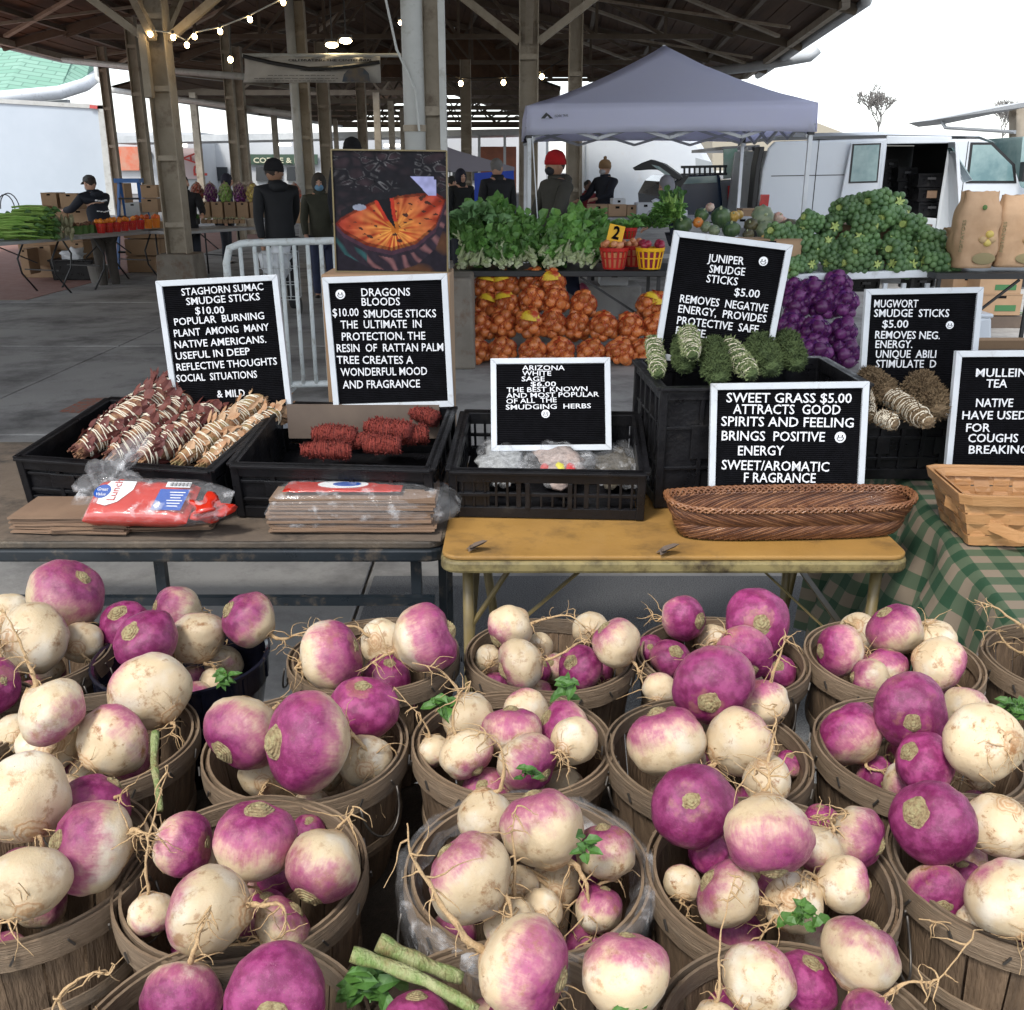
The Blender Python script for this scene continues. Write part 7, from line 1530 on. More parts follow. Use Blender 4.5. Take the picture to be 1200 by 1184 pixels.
def basket_px(label, px, py, Y, r_, h_, m, fill, fm, group, slots=True, fr=.03, name='produce_basket', sq=False, seed=0):
    """round or square basket with ribs; px,py = bottom centre"""
    p = atY(px, py, Y); t = thing(name, label, 'basket', p, group=group); n_ = 14; mb = MB()
    if sq: MB().box((0, 0, h_ / 2), (r_ * 2, r_ * 2, h_), taper=1.1).build('carton', m, t, bevel=.004)
    else:
        MB().lathe([(r_ * .72, 0), (r_ * .75, .012), (.001, .012)], 18).build('base', m, t); 
        MB().lathe([(r_ * .97, h_ - .035), (r_ * 1.03, h_ - .03), (r_ * 1.06, h_), (r_ * 1.0, h_), (r_ * .96, h_ - .03)], 20, cap=False).build('rim', m, t)
        for k in range(n_):
            a = 2 * PI * k / n_; mb.bar((r_ * .74 * math.cos(a), r_ * .74 * math.sin(a), 0), (r_ * .98 * math.cos(a), r_ * .98 * math.sin(a), h_ - .03), .02, .004, up=(math.cos(a), math.sin(a), 0))
        mb.lathe([(r_ * .86, h_ * .48), (r_ * .88, h_ * .48), (r_ * .88, h_ * .54), (r_ * .86, h_ * .54)], 18, cap=False); mb.build('ribs', m, t); t.children[-1]['kind'] = 'stuff'
        MB().lathe([(r_ * .70, .012), (r_ * .92, h_ - .04), (.001, h_ - .03)], 16).build('load', fm, t)
    r2 = random.Random(seed)
    for k in range(fill):
        a = r2.uniform(0, 6.28); q = r_ * math.sqrt(r2.random()) * .8; o = MB().ell((q * math.cos(a), q * math.sin(a), h_ + fr * .4 + r2.uniform(0, fr)), fr, 10, 8).build('fruit', fm, t, smooth=True)
    return t
M_tom = mat('tomato', (.62, .05, .02), .3, (.68, .22, .03), scale=3, vary=.2); M_otom = mat('orange_tomato', (.80, .30, .03), .3, (.75, .18, .02), scale=3); M_gb = mat('green_carton', (.06, .13, .03), .7, (.10, .18, .05), scale=10)
for i in range(4): basket_px(['first', 'second', 'third', 'fourth'][i] + ' green carton of dark berries from the left, on the stall', 92 + 8 * i, 275 - .9 * i, 13.75 + .12 * i, .05, .11, M_gb, 4, M_sumac, 'green cartons on the left stall', fr=.025, sq=True, seed=i)
for i in range(8): basket_px(f"{['first','second','third','fourth','fifth','sixth','seventh','last'][i]} red basket of tomatoes counted from the left end of the row", 119 + 9.2 * i, 273.5 - .95 * i, 13.95 + .16 * i, .062, .13, M_red if i < 6 else M_otom, 5, M_otom if i < 5 else M_tom, 'red tomato baskets in a row', fr=.032, seed=i)
def carton(label, px0, px1, py0, py1, Y, dep=.35, m=M_card, print_=None, rz=0, name='cardboard_box', group=None, flap=True):
    a, b = atY(px0, py0, Y), atY(px1, py1, Y); W, H = abs(b.x - a.x), a.z - b.z; t = thing(name, label, 'box', (a.x, Y, b.z), group=group, rz=R(rz)); MB().box((W / 2, dep / 2, H / 2), (W, dep, H)).build('carton', m, t, bevel=.006)
    MB().box((W / 2, -.001, H - .03), (W * .22, .004, .025)).build('hand_hole', M_felt, t)
    if print_: MB().box((W * .62, -.002, H * .35), (W * .5, .003, H * .28)).build('printed_panel', print_, t)
    if flap: MB().box((W / 2, -.001, H * .98), (W * .98, .006, .012)).build('flap', m, t)
    return t
CL = [('left box on top of the stacked boxes at the white truck', 47, 68, 226, 245, 16.2), ('right box on top of the stacked boxes at the white truck', 69, 92, 227, 246, 16.2), ('open brown box right of the stacked pair', 91, 100, 228, 237, 16.0),
      ('long shallow box under the left stacked box', 27, 50, 242, 256, 15.8), ('shallow box under the right stacked box', 52, 80, 245, 262, 15.7), ('brown produce box behind the dark berry cartons', 79, 105, 246, 262, 15.4), ('box behind the person at the left stall', 133, 148, 215, 240, 18),
      ('upper wooden box stacked left of the column', 164, 185, 217, 232, 16.5), ('lower wooden box stacked left of the column', 165, 186, 233, 249, 16.5), ('white printed box near the blue ladder', 146, 165, 238, 254, 16.6),
      ('box under the left table near the orange crate', 38, 62, 288, 312, 15.6), ('box under the left table with purple printing', 22, 36, 292, 322, 15.2), ('open box under the table holding a white bag', 82, 100, 284, 305, 15.6), ('box on the floor left of the column base', 148, 166, 288, 306, 17), ('box behind the column base at the left', 166, 184, 282, 300, 17.5)]
for i, (lb, x0, x1, y0, y1, Y) in enumerate(CL):
    m_ = M_card if i not in (9,) else M_wall; p = atY(x0, y1, Y); carton(lb, x0, x1, y0, (y1 if i < 10 else y1), Y, .35, m_)
# support pallets so nothing hovers
pl_ = thing('pallet_stack', 'stack of pale crates standing on the bricks under the boxes', 'pallets'); a, b = atY(24, 260, 16.0), atY(100, 260, 16.0)
for k in range(4): MB().box(((a.x + b.x) / 2, 16.2, a.z * (k + .5) / 4), (b.x - a.x, .8, a.z / 4 - .02)).build('crate', M_card, pl_)
pl3 = thing('pallet_stack', 'pile of boxes on the floor under the stacked wooden boxes', 'pallets'); a, b = atY(146, 252, 16.8), atY(187, 252, 16.8)
for k in range(3): MB().box(((a.x + b.x) / 2, 16.9, (a.z - .1) * (k + .5) / 3), (b.x - a.x, .5, (a.z - .1) / 3 - .02)).build('crate', M_card, pl3)
tt = thing('storage_tote', 'black plastic tote on the floor under the left table', 'tote', atZ(86, 329, 0)); MB().box((0, .2, .15), (.62, .4, .30), taper=1.08).build('bin', M_black, tt, bevel=.02); MB().box((0, .2, .30), (.70, .46, .03)).build('rim', M_black, tt, bevel=.01)
wb_ = thing('plastic_bag', 'white plastic bag in the black tote', 'bag', atZ(86, 329, 0) + Vector((.02, .15, .30))); MB().ell((0, 0, .05), (.18, .14, .12), 16, 10, nz=.8).build('sack', M_white, wb_, smooth=True)
bk_ = thing('bucket', 'tan plastic bucket on the floor under the tomato baskets', 'bucket', atZ(117, 331, 0)); MB().lathe([(.12, 0), (.15, .26), (.155, .26), (.14, .24), (.11, .02), (.001, .02)], 18).build('shell', M_gi, bk_, smooth=True)
# blue step ladder
ld = thing('step_ladder', 'blue step ladder behind the left stall', 'ladder', atY(150, 262, 17.2) * 1.0); zl = atY(150, 262, 17.2).z; ld.location.z = 0; M_blue = mat('ladder_blue', (.03, .13, .38), .5)
ht = atY(150, 212, 17.2).z
for sx in (-1, 1): MB().bar((sx * .26, 0, 0), (sx * .16, .25, ht), .05, .03).build('rail', M_blue, ld); MB().bar((sx * .26, .7, 0), (sx * .16, .3, ht), .04, .02).build('rear_rail', M_blue, ld)
for k in range(4): f = (k + 1) / 5; MB().box((0, .25 * f, ht * f), (.5 - .2 * f, .10, .03)).build('step', M_dark, ld)
MB().box((0, .26, ht), (.42, .24, .07)).build('top_cap', M_blue, ld)
hr = thing('hoop_frame', 'thin dark wire hoops over a white bag at the far left', 'wire frame', atY(12, 245, 15))
MB().tube([(-.14 + .14 * (1 - math.cos(a)), 0, .22 * math.sin(a)) for a in [PI * k / 10 for k in range(11)]], .008, 6).tube([(-.22 + .12 * (1 - math.cos(a)), .1, .20 * math.sin(a)) for a in [PI * k / 10 for k in range(11)]], .008, 6).build('wire', M_dark, hr)
# second stall: between left column and the walking man
ta = atZ(206, 272, .75); tb = atZ(300, 266, .75); fold_table('grey folding table with berry cartons right of the left column', ta, tb, .9)
for i in range(3): basket_px(['left', 'middle', 'right'][i] + ' dark tray of green sprouts right of the left column', 212 + 9 * i, 263, 16.0, .05, .09, M_dark, 5, M_green, 'dark sprout trays', fr=.03, sq=True, seed=i)
for i in range(8): basket_px(f"{['first','second','third','fourth','fifth','sixth','seventh','last'][i]} small tan carton along the table edge, from the left", 239 + 6.5 * i, 262, 16.1, .035, .06, M_card, 3, M_cabb, 'small tan cartons along the table edge', fr=.02, sq=True, seed=i)
for i in range(5): carton(f"{['first','second','third','fourth','fifth'][i]} brown carton from the left under the mesh produce bags", 232 + 15 * i, 246.5 + 15 * i, 237, 256, 16.6, .35, M_card, flap=False)
def netbag(label, p, r_, h_, fm, n_, group, seed, mt, tagc=None, fr=.032, tip=(0, 0), name='mesh_bag', net=True):
    r2 = random.Random(seed); t = thing(name, label, 'bag', p, group=group, rot=(tip[0], tip[1], 0)); me = FR[fm]
    k = 0; gold = PI * (3 - 5 ** .5)
    for i in range(n_):
        u = (i + .5) / n_; z = h_ * (1 - u * .95) ; prof = math.sin(min(PI, max(.25, (z / h_) * PI * .93 + .2))) ** .6; th = gold * i * 1.0; q = max(0, (r_ - fr * .7) * prof)
        o = link(bpy.data.objects.new('onion', me), t); o.location = (q * math.cos(th), q * math.sin(th), max(fr * .8, z * .92)); sc = fr * r2.uniform(.85, 1.15); o.scale = (sc, sc, sc); o.rotation_euler = (r2.uniform(-1.5, 1.5), r2.uniform(-1.5, 1.5), 0)
    MB().ell((0, 0, h_ * .46), (r_ * .70, r_ * .70, h_ * .42), 12, 8).build('filling', FM[fm], t, smooth=True)
    mb = MB(); mb.lathe([(r_ * .45, h_ * .92), (r_ * .2, h_ * 1.0), (r_ * .07, h_ * 1.04), (r_ * .16, h_ * 1.07), (r_ * .22, h_ * 1.09)], 9, cap=False); v = mb.v[0]; v[:, :2] *= 1 + .25 * np.sin(v[:, 2:3] * 90 + seed); mb.build('tied_top', mt, t)
    if net:
        mb = MB(); nn, kk = 12, 6
        P = lambda i, j: Vector((r_ * 1.03 * math.sin(max(.2, PI * j / kk * .95)) ** .6 * math.cos(2 * PI * i / nn + j * .35), r_ * 1.03 * math.sin(max(.2, PI * j / kk * .95)) ** .6 * math.sin(2 * PI * i / nn + j * .35), h_ * (.03 + .95 * j / kk)))
        for i in range(nn):
            mb.tube([P(i, j) for j in range(kk + 1)], .003, 3, cap=False); mb.tube([P(i - j * .9, j) for j in range(kk + 1)], .003, 3, cap=False)
        tag(mb.build('netting', mt, t), kind='stuff')
    if tagc: 
        mb = MB(); mb.lathe([(r_ * 1.0, h_ * .70), (r_ * .82, h_ * .90), (r_ * .45, h_ * 1.0)], 8, cap=False, a0=-2.4, a1=-.8); mb.build('label', tagc, t)
    return t
FM = {'onion': mat('onion_skin', (.50, .11, .028), .35, (.66, .24, .07), scale=3, vary=.22, spec=.6), 'red': mat('red_onion', (.085, .012, .085), .35, (.15, .03, .14), scale=3, vary=.25), 'pepper': mat('green_pepper', (.17, .34, .06), .35, (.30, .42, .12), scale=3, vary=.2),
      'potato': mat('red_potato', (.34, .07, .05), .5, (.42, .14, .08), scale=4, vary=.2), 'lemon': mat('yellow_squash', (.60, .45, .10), .45, (.5, .42, .14), scale=3, vary=.15), 'cabb': mat('red_cabbage', (.075, .013, .10), .35, (.15, .04, .19), scale=5, vary=.2)}
def onion_mesh(m): return MB().lathe([(.001, -.9), (.35, -.86), (.75, -.6), (1, -.1), (.93, .35), (.6, .72), (.25, .92), (.10, 1.15), (.001, 1.2)], 12).mesh('onion', m, smooth=True)
FR = {k: onion_mesh(v) for k, v in FM.items()}
M_netO = mat('orange_net', (.42, .06, .015), .5); M_netP = mat('purple_net', (.08, .01, .12), .4); M_netG = mat('pale_net', (.40, .30, .25), .6); M_lab = mat('yellow_label', (.72, .50, .03), .5, (.5, .06, .02), scale=14, contrast=.05)
for i, (px, fm, lb) in enumerate(((232, 'potato', 'mesh bag of red potatoes, leftmost on the brown cartons'), (248, 'red', 'mesh bag of red onions between the potatoes and the green bag'), (265, 'pepper', 'mesh bag of green peppers on the brown cartons'), (282, 'red', 'mesh bag of red onions just right of the green bag'), (297, 'lemon', 'mesh bag of yellow squash beside the walking man'), (346, 'potato', 'mesh bag of mottled roots right of the walking man'))):
    netbag(lb, atY(px, 237 if i < 5 else 238, 16.7), .105, .30, fm, 22, None, i, M_netG, fr=.036)
carton('stacked brown cartons under the mottled mesh bag', 338, 360, 238, 262, 16.6, .4, M_card)
yj = thing('pallet_jack', 'yellow pallet truck fork low on the floor behind the barrier', 'pallet truck', atY(257, 322, 12.0)); yj.location.z = .05; MB().box((0, 0, .03), (.26, .5, .06)).build('fork', M_yel, yj, bevel=.01); MB().box((.16, 0, .05), (.04, .1, .06)).build('wheel_housing', M_dark, yj)
kc = thing('wire_cart', 'folding wire cart holding white bags behind the barrier', 'cart', atZ(328, 372, 0)); mb = MB()
for k in range(8): 
    x = -.2 + .4 * k / 7
    for y in (0, .3): mb.bar((x, y, .2), (x, y, .72), .008, .008)
for z in (.2, .37, .55, .72): mb.bar((-.2, 0, z), (.2, 0, z), .008, .008).bar((-.2, .3, z), (.2, .3, z), .008, .008).bar((-.2, 0, z), (-.2, .3, z), .008, .008).bar((.2, 0, z), (.2, .3, z), .008, .008)
mb.build('basket', M_gutter, kc); MB().ell((0, .15, .62), (.19, .14, .16), 14, 10, nz=.8).build('white_bag', M_white, kc, smooth=True)
for sx in (-.18, .18): MB().tube([(sx - .01, .3, .09), (sx + .01, .3, .09)], .09, 12).build('wheel', M_dark, kc)
# ================================================================== greens stall in the middle
YS = 8.9; sh_ = thing('trestle_table', 'black table carrying leafy greens and small baskets in the middle', 'table'); a, b = atY(528, 315, YS), atY(800, 316, YS)
MB().box(((a.x + b.x) / 2, YS + .4, .735), (b.x - a.x, .8, .05)).build('tabletop', M_dark, sh_, bevel=.006); MB().bar((a.x + .1, YS + .1, .2), (a.x + .9, YS + .1, .70), .02, .02).bar((b.x - .9, YS + .1, .70), (b.x - .1, YS + .1, .2), .02, .02).build('brace', M_dark, sh_)
for x in (a.x + .1, b.x - .2):
    for y in (.06, .74): MB().bar((x, YS + y, 0), (x, YS + y, .71), .03, .03).build('leg', M_dark, sh_)
M_kale = mat('kale_green', (.05, .155, .028), .5, (.15, .30, .065), scale=14, bump=.5, bscale=40, vary=.35); M_kstem = mat('pale_stem', (.34, .42, .18), .5, (.50, .52, .36), scale=10)
def bunch(seed, ruffle):
    r2 = random.Random(seed); st = MB(); lf = MB()
    for i in range(9):
        a = r2.uniform(-.3, .3); b_ = r2.uniform(-.2, .5); p = Vector((r2.uniform(-.035, .035), r2.uniform(-.02, .02), r2.uniform(-.03, .03))); d = Vector((a, 1.0, b_ + .25)).normalized(); L_ = r2.uniform(.09, .16); q_ = p + d * L_
        st.tube([p, q_], [.014, .007], 6)
        for k in range(6 if ruffle else 4):
            c = q_ + d * (.03 * k) + Vector((r2.uniform(-.03, .03), r2.uniform(-.02, .02), r2.uniform(-.03, .03))); lf.leaf(c, d + Vector((r2.uniform(-.9, .9), r2.uniform(-.9, .3), r2.uniform(-.4, 1))), (r2.uniform(-1, 1), -1, 1), r2.uniform(.06, .10), r2.uniform(.05, .09), .3, r2.uniform(-.2, .5))
    return st.mesh('stems', M_kstem), lf.mesh('leaves', M_kale)
ORD = ['first', 'second', 'third', 'fourth', 'fifth', 'sixth', 'seventh', 'eighth', 'ninth', 'tenth', 'eleventh', 'twelfth', 'thirteenth', 'fourteenth', 'fifteenth']; LAY = ['bottom', 'second', 'third', 'fourth', 'fifth', 'topmost', 'highest']
BM = [bunch(s, s % 2) for s in range(5)]
r2 = random.Random(11)
spots = []
for row, (py0, n_, Y_, x0, x1) in enumerate(((309, 14, 8.98, 536, 700), (301, 13, 9.08, 536, 712), (293, 12, 9.18, 540, 718), (285, 10, 9.28, 538, 700), (277, 6, 9.36, 538, 612), (270, 4, 9.44, 545, 590))):
    for k in range(n_): spots.append((x0 + (x1 - x0) * (k + .5) / n_ + r2.uniform(-4, 4), py0 + r2.uniform(-3, 3), Y_, row))
for i, (px, py, Y_, row) in enumerate(spots):
    p = atY(px, py, Y_); k_ = sum(1 for q_ in spots[:i + 1] if q_[3] == row); t = thing('greens_bunch', f"bunch of leafy greens, {ORD[k_ - 1]} from the left in the {LAY[row]} layer on the black table", 'greens', p, group='bunches of leafy greens heaped on the black table', rot=(R(r2.uniform(-15, 25)), R(r2.uniform(-40, 40)), R(r2.uniform(-35, 35))))
    s_ = r2.uniform(.95, 1.3); t.scale = (s_,) * 3
    for nm, me in zip(('stems', 'leaves'), BM[i % 5]): o = link(bpy.data.objects.new(nm, me), t); o['kind'] = 'stuff'
for i, (px, py, r_) in enumerate(((563, 252, .17), (545, 258, .13), (582, 262, .12))):
    mb = MB(); r3 = random.Random(i)
    for k in range(18): a = r3.uniform(0, 6.28); mb.leaf(Vector((.03 * math.cos(a), .03 * math.sin(a), 0)), (math.cos(a), math.sin(a) - .2, r3.uniform(.1, 1)), (0, -1, 1), r_, r_ * .9, .3, r3.uniform(0, .6))
    o = mb.build('collard_leaves', mat('collard', (.13, .27, .10), .5, (.20, .36, .15), scale=6) if i == 0 else MATS['collard'], loc=atY(px, py, 9.3)); tag(o, ['pale round collard leaves topping the greens heap', 'collard leaves at the left end of the greens heap', 'collard leaves right below the topmost ones'][i], 'greens')
for i, (x, y, Yb_, m_, fm_, fr_, nf, lb) in enumerate(((719, 316, 8.98, M_red, M_tom, .03, 12, 'red slatted basket of small apples with the yellow price card'), (741, 313, 9.25, M_red, M_tom, .03, 9, 'red slatted basket behind the first, mostly hidden'), (761, 316, 8.98, M_yel, mat('radish', (.35, .03, .06), .35, (.25, .02, .05), scale=4), .032, 12, 'yellow slatted basket of dark red radishes'))):
    p = atY(x, y, Yb_); basket_px(lb, x, y - 1, Yb_, .125, .185, m_, nf, MATS['radish'] if i == 2 else mat('apple', (.62, .30, .14), .35, (.6, .16, .07), scale=4) if 'apple' not in MATS else MATS['apple'], None, fr=fr_, seed=i)
pc = thing('price_card', 'yellow card with a black number 2 over the red basket', 'price card'); prism(pxo([(715, 262), (733, 266), (727, 292), (709, 288)], 8.95), .004, M_yel, 'card', pc); 
_p, _q = atY(716.5, 279, 8.94), atY(725, 281, 8.94); dx = (_q - _p).normalized(); nrm = Vector((0, -1, 0)); upv = nrm.cross(dx); M = Matrix((dx, upv if upv.z > 0 else -upv, nrm)).transposed().to_4x4(); M.translation = _p; text('2', M, M_felt, pc, w=.062, h=.105, ext=.001, bold=.03)
# onion bags on the floor in front of the stall
NB = [(562, 425, 8.55), (592, 423, 8.5), (625, 425, 8.5), (657, 423, 8.5), (690, 425, 8.52), (722, 424, 8.5), (752, 425, 8.5), (775, 424, 8.55), (563, 399, 8.72), (588, 396, 8.68), (618, 394, 8.66), (648, 396, 8.66), (680, 398, 8.68), (707, 398, 8.66), (742, 398, 8.68), (768, 400, 8.7),
      (566, 376, 8.85), (596, 374, 8.80), (626, 368, 8.80), (655, 368, 8.8), (683, 374, 8.82), (757, 374, 8.85), (772, 376, 8.9), (568, 352, 9.0), (596, 350, 9.0), (648, 348, 8.95), (622, 346, 9.0)]
pos_w = ['first', 'second', 'third', 'fourth', 'fifth', 'sixth', 'seventh', 'eighth']
rows_ = {0: 'bottom row', 1: 'second row', 2: 'third row', 3: 'top row'}; cnt = defaultdict(int)
for i, (px, py, Y) in enumerate(NB):
    rw = 0 if i < 8 else 1 if i < 16 else 2 if i < 23 else 3; cnt[rw] += 1; p = atY(px, py, Y); p.z = max(p.z, .005)
    netbag(f'net bag of yellow onions, {pos_w[cnt[rw]-1]} from the left in the {rows_[rw]} of the pile', p, .125, .24 if rw else .2, 'onion', 17, 'net bags of yellow onions piled on the floor', i, M_netO, M_lab if i in (16, 17, 21, 22, 23, 24, 25, 10) else None, fr=.046, tip=(R(rng.uniform(-25, 15)), R(rng.uniform(-18, 18))))
cb = thing('concrete_block', 'grey concrete footing on the floor behind the onion bags', 'concrete block'); prism(pxo([(660, 335), (752, 335), (752, 372), (660, 372)], 9.9), .5, M_concrete, 'block', cb, bevel=.02)
for o in cb.children: pass
wbx = carton('small white box under the black table right of the leg in jeans', 704, 736, 320, 335, 9.7, .3, M_wall); 
mb = MB(); mb.tube([atY(668, 318, 9.6), atY(672, 338, 9.55), atY(688, 346, 9.5)], [.08, .07, .055], 10); o = mb.build('denim_leg', cm('denim', (.02, .03, .07)), smooth=True); tag(o, 'bent leg in dark jeans seen under the black table', 'leg'); mb = MB(); mb.ell((0, 0, 0), (.045, .10, .12), 12, 8); s_o = mb.build('shoe', mat('pink_shoe', (.35, .06, .12), .6), o, smooth=True, loc=atY(687, 345, 9.45), rot=(0, R(-25), 0))
# purple net bags under the white table
PB = [(930, 392, 8.6), (958, 398, 8.5), (985, 400, 8.5), (935, 366, 8.75), (962, 368, 8.7), (990, 365, 8.7), (930, 350, 8.9), (955, 352, 8.85), (983, 345, 8.85), (985, 428, 8.4), (958, 425, 8.4), (935, 420, 8.45)]
cnt = 0
for i, (px, py, Y) in enumerate(PB):
    p = atY(px, py + 6, Y); p.z = max(p.z, .005); netbag(f"purple net bag {['low at the left', 'low in the middle', 'low at the right', 'left of the second tier', 'middle of the second tier', 'right of the second tier', 'upper left', 'upper middle', 'topmost at right', 'bottom right', 'bottom middle', 'bottom left'][i]} of the red onion pile", p, .125, .24, 'red', 12, 'purple net bags piled between the signs', i + 50, M_netP, fr=.055, tip=(R(rng.uniform(-20, 10)), R(rng.uniform(-20, 20))))
# ================================================================== sprouts
wtb = thing('trestle_table', 'white edged table under the heap of brussels sprout stalks', 'table'); a, b = atY(890, 327, 8.9), atY(1096, 319, 8.9)
prism([atY(885, 323, 8.9), atY(1098, 316, 8.9), atY(1098, 325, 8.9), atY(885, 331, 8.9)], .9, M_white, 'tabletop', wtb, bevel=.008)
for px in (957, 1040, 1062, 1090): p = atY(px, 330, 8.95); MB().box((p.x, 9.0, p.z / 2 - .02), (.035, .035, p.z)).build('leg', M_white, wtb)
blk('black crate under the sprout table, left one', 1000, 1030, 324, 340, 9.6, .3).location.z = .5; blk('black crate under the sprout table, right one', 1068, 1094, 324, 340, 9.6, .3)
M_sprout = mat('sprout', (.055, .12, .045), .5, (.135, .235, .085), scale=5, bump=.5, bscale=12, vary=.3); M_score = mat('sprout_core', (.50, .56, .18), .5, (.34, .46, .13), scale=10)
def sprout_mesh(seed):
    r3 = random.Random(seed); mb = MB()
    for ring in range(4):
        for k in range(7): a = 2 * PI * (k + .5 * (ring % 2)) / 7 + r3.uniform(-.12, .12); mb.ell((.062 * math.cos(a), ring * .05 + .012, .062 * math.sin(a)), r3.uniform(.029, .036), 8, 6)
    s_ = mb.mesh('sprouts', M_sprout, smooth=True); mb = MB(); mb.tube([(0, .0, 0), (0, .2, 0)], [.022, .03], 8)
    for k in range(6): a = 2 * PI * k / 6 + r3.uniform(-.2, .2); mb.leaf((0, -.004, 0), (math.cos(a), -.25, math.sin(a)), (0, -1, 0), r3.uniform(.045, .065), .022, .1, .2)
    return s_, mb.mesh('core', M_score)
SPM = [sprout_mesh(s) for s in range(4)]
def topy(x): return np.interp(x, [905, 925, 965, 985, 1010, 1060, 1075, 1095, 1125, 1142], [290, 268, 262, 236, 228, 232, 250, 268, 294, 306])
r2 = random.Random(5); c_ = 0; step = 19
for row in range(7):
    k_ = 0; py = 308 - row * 14.5; x = 915 + (row % 2) * 9
    while x < 1140:
        if py >= topy(x) - 2 and not (x > 1128 and row > 0):
            Y = 8.95 + .09 * row + r2.uniform(-.03, .03); p = atY(x + r2.uniform(-4, 4), py + r2.uniform(-3, 3), Y)
            k_ += 1; t = thing('sprout_stalk', f"brussels sprout stalk, {ORD[k_ - 1]} from the left in the {LAY[row]} layer of the green heap", 'sprout stalk', p, group='brussels sprout stalks heaped on the white table', rot=(R(r2.uniform(-25, 25)), R(r2.uniform(-180, 180)), R(r2.uniform(-40, 40) if c_ % 2 == 0 else r2.choice((-1, 1)) * r2.uniform(60, 120))))
            s_ = r2.uniform(.85, 1.1); t.scale = (s_,) * 3
            for nm, me in zip(('sprouts', 'core'), SPM[c_ % 4]): 
                o = link(bpy.data.objects.new(nm, me), t)
                if nm == 'sprouts': o['kind'] = 'stuff'
            c_ += 1
        x += step
sc_b = carton('brown carton behind the juniper sign, holding the heap back', 862, 936, 280, 330, 9.0, .25, M_card, mat('green_print', (.05, .16, .06), .7))
sc_b2 = MB().box((atY(1025, 300, 9.6).x, 9.65, .95), (.9, .4, .36)).build('back_crate', M_card); tag(sc_b2, 'brown box buried in the sprout heap', 'box')
# ================================================================== squash table
qt = thing('trestle_table', 'table of squash and greens under the tent', 'table'); a, b = atY(700, 282, 10.0), atY(935, 290, 10.0)
MB().box(((a.x + b.x) / 2, 10.45, .80), (b.x - a.x, .9, .04)).build('tabletop', M_fold, qt)
for x in (a.x + .1, b.x - .1):
    for y in (10.1, 10.8): MB().box((x, y, .39), (.03, .03, .78)).build('leg', M_dark, qt)
def squash(label, px, py, r_, c1, c2, Y, sq=.8, ribs=9, st=True):
    mb = MB(); V = []; n_, k_ = 36, 12
    for i in range(k_ + 1):
        t_ = PI * i / k_
        for j in range(n_):
            q = 2 * PI * j / n_; g = 1 - .10 * abs(math.sin(ribs * q / 2)) ** .5 * math.sin(t_); V.append((r_ * g * math.sin(t_) * math.cos(q), r_ * g * math.sin(t_) * math.sin(q), r_ * sq * math.cos(t_) * (1 - .12 * (abs(math.cos(t_)) > .95))))
    F = [(i * n_ + j, (i + 1) * n_ + j, (i + 1) * n_ + (j + 1) % n_, i * n_ + (j + 1) % n_) for i in range(k_) for j in range(n_)]
    nm = 'sq_%d_%d' % (int(c1[0] * 100), int(c1[1] * 100)); m_ = MATS.get(nm) or mat(nm, c1, .4, c2, scale=9, stretch=(1, 1, .2), contrast=.1)
    o = mb.add(V, F).build('squash', m_, smooth=True, loc=atY(px, py, Y), rot=(R(rng.uniform(20, 80)), R(rng.uniform(-40, 40)), 0)); tag(o, label, 'squash', 'squash and pumpkins heaped on the table')
    if st: MB().tube([(0, 0, r_ * sq * .85), (.004, 0, r_ * sq * 1.15)], [r_ * .14, r_ * .09], 6).build('stem', M_kstem, o)
DG, LG, OR, PK, BR_, YE = ((.03, .07, .03), (.10, .16, .06)), ((.14, .19, .11), (.25, .28, .16)), ((.62, .22, .03), (.55, .15, .02)), ((.60, .32, .25), (.66, .5, .4)), ((.06, .06, .035), (.13, .11, .05)), ((.60, .40, .12), (.5, .3, .06))
for (lb, px, py, r_, c, Y, sq) in (('dark green acorn squash at the left of the heap', 800, 264, .10, DG, 10.25, .8), ('small orange squash at the left of the heap', 818, 261, .055, OR, 10.1, .9), ('striped green squash behind the small orange one', 822, 252, .075, DG, 10.4, .9), ('pale striped gourd below the small orange one', 827, 266, .06, LG, 10.1, 1.1),
    ('big dark green acorn squash in the middle', 845, 255, .105, DG, 10.35, 1.0), ('yellow squash right of the big dark one', 860, 254, .06, YE, 10.35, .9), ('second yellow squash beside the first', 866, 252, .05, YE, 10.5, .9), ('dark green squash low in the middle', 857, 269, .095, DG, 10.1, .8), ('small green striped squash at the bottom', 837, 270, .06, LG, 10.05, .8),
    ('wide flat grey green pumpkin at the upper right', 894, 254, .125, LG, 10.3, .6), ('green and gold striped squash below the flat pumpkin', 897, 270, .10, LG, 10.1, .75), ('brown green squash at the lower centre right', 880, 264, .075, BR_, 10.15, .8), ('pink pale squash right of the flat pumpkin', 911, 256, .06, PK, 10.4, 1.2), ('whitish squash at the right of the pink one', 917, 260, .055, PK, 10.45, .9),
    ('large dark brown green squash at the right end', 925, 270, .12, BR_, 10.2, .9), ('pinkish squash behind the heap, left', 832, 243, .05, PK, 10.7, .8), ('orange tan squash at the bottom right', 908, 279, .05, YE, 9.98, .8), ('small tan squash at the bottom near the sign', 896, 280, .045, YE, 9.96, .8), ('dark squash half hidden at the bottom', 877, 275, .06, BR_, 10.0, .8)): squash(lb, px, py, r_, c[0], c[1], Y, sq)
stalks('pale green leek bunches at the left of the squash', 782, 800, 247, 262, 10.2, 70, M_cel, 7, False, 'leeks', 'leek_heap')
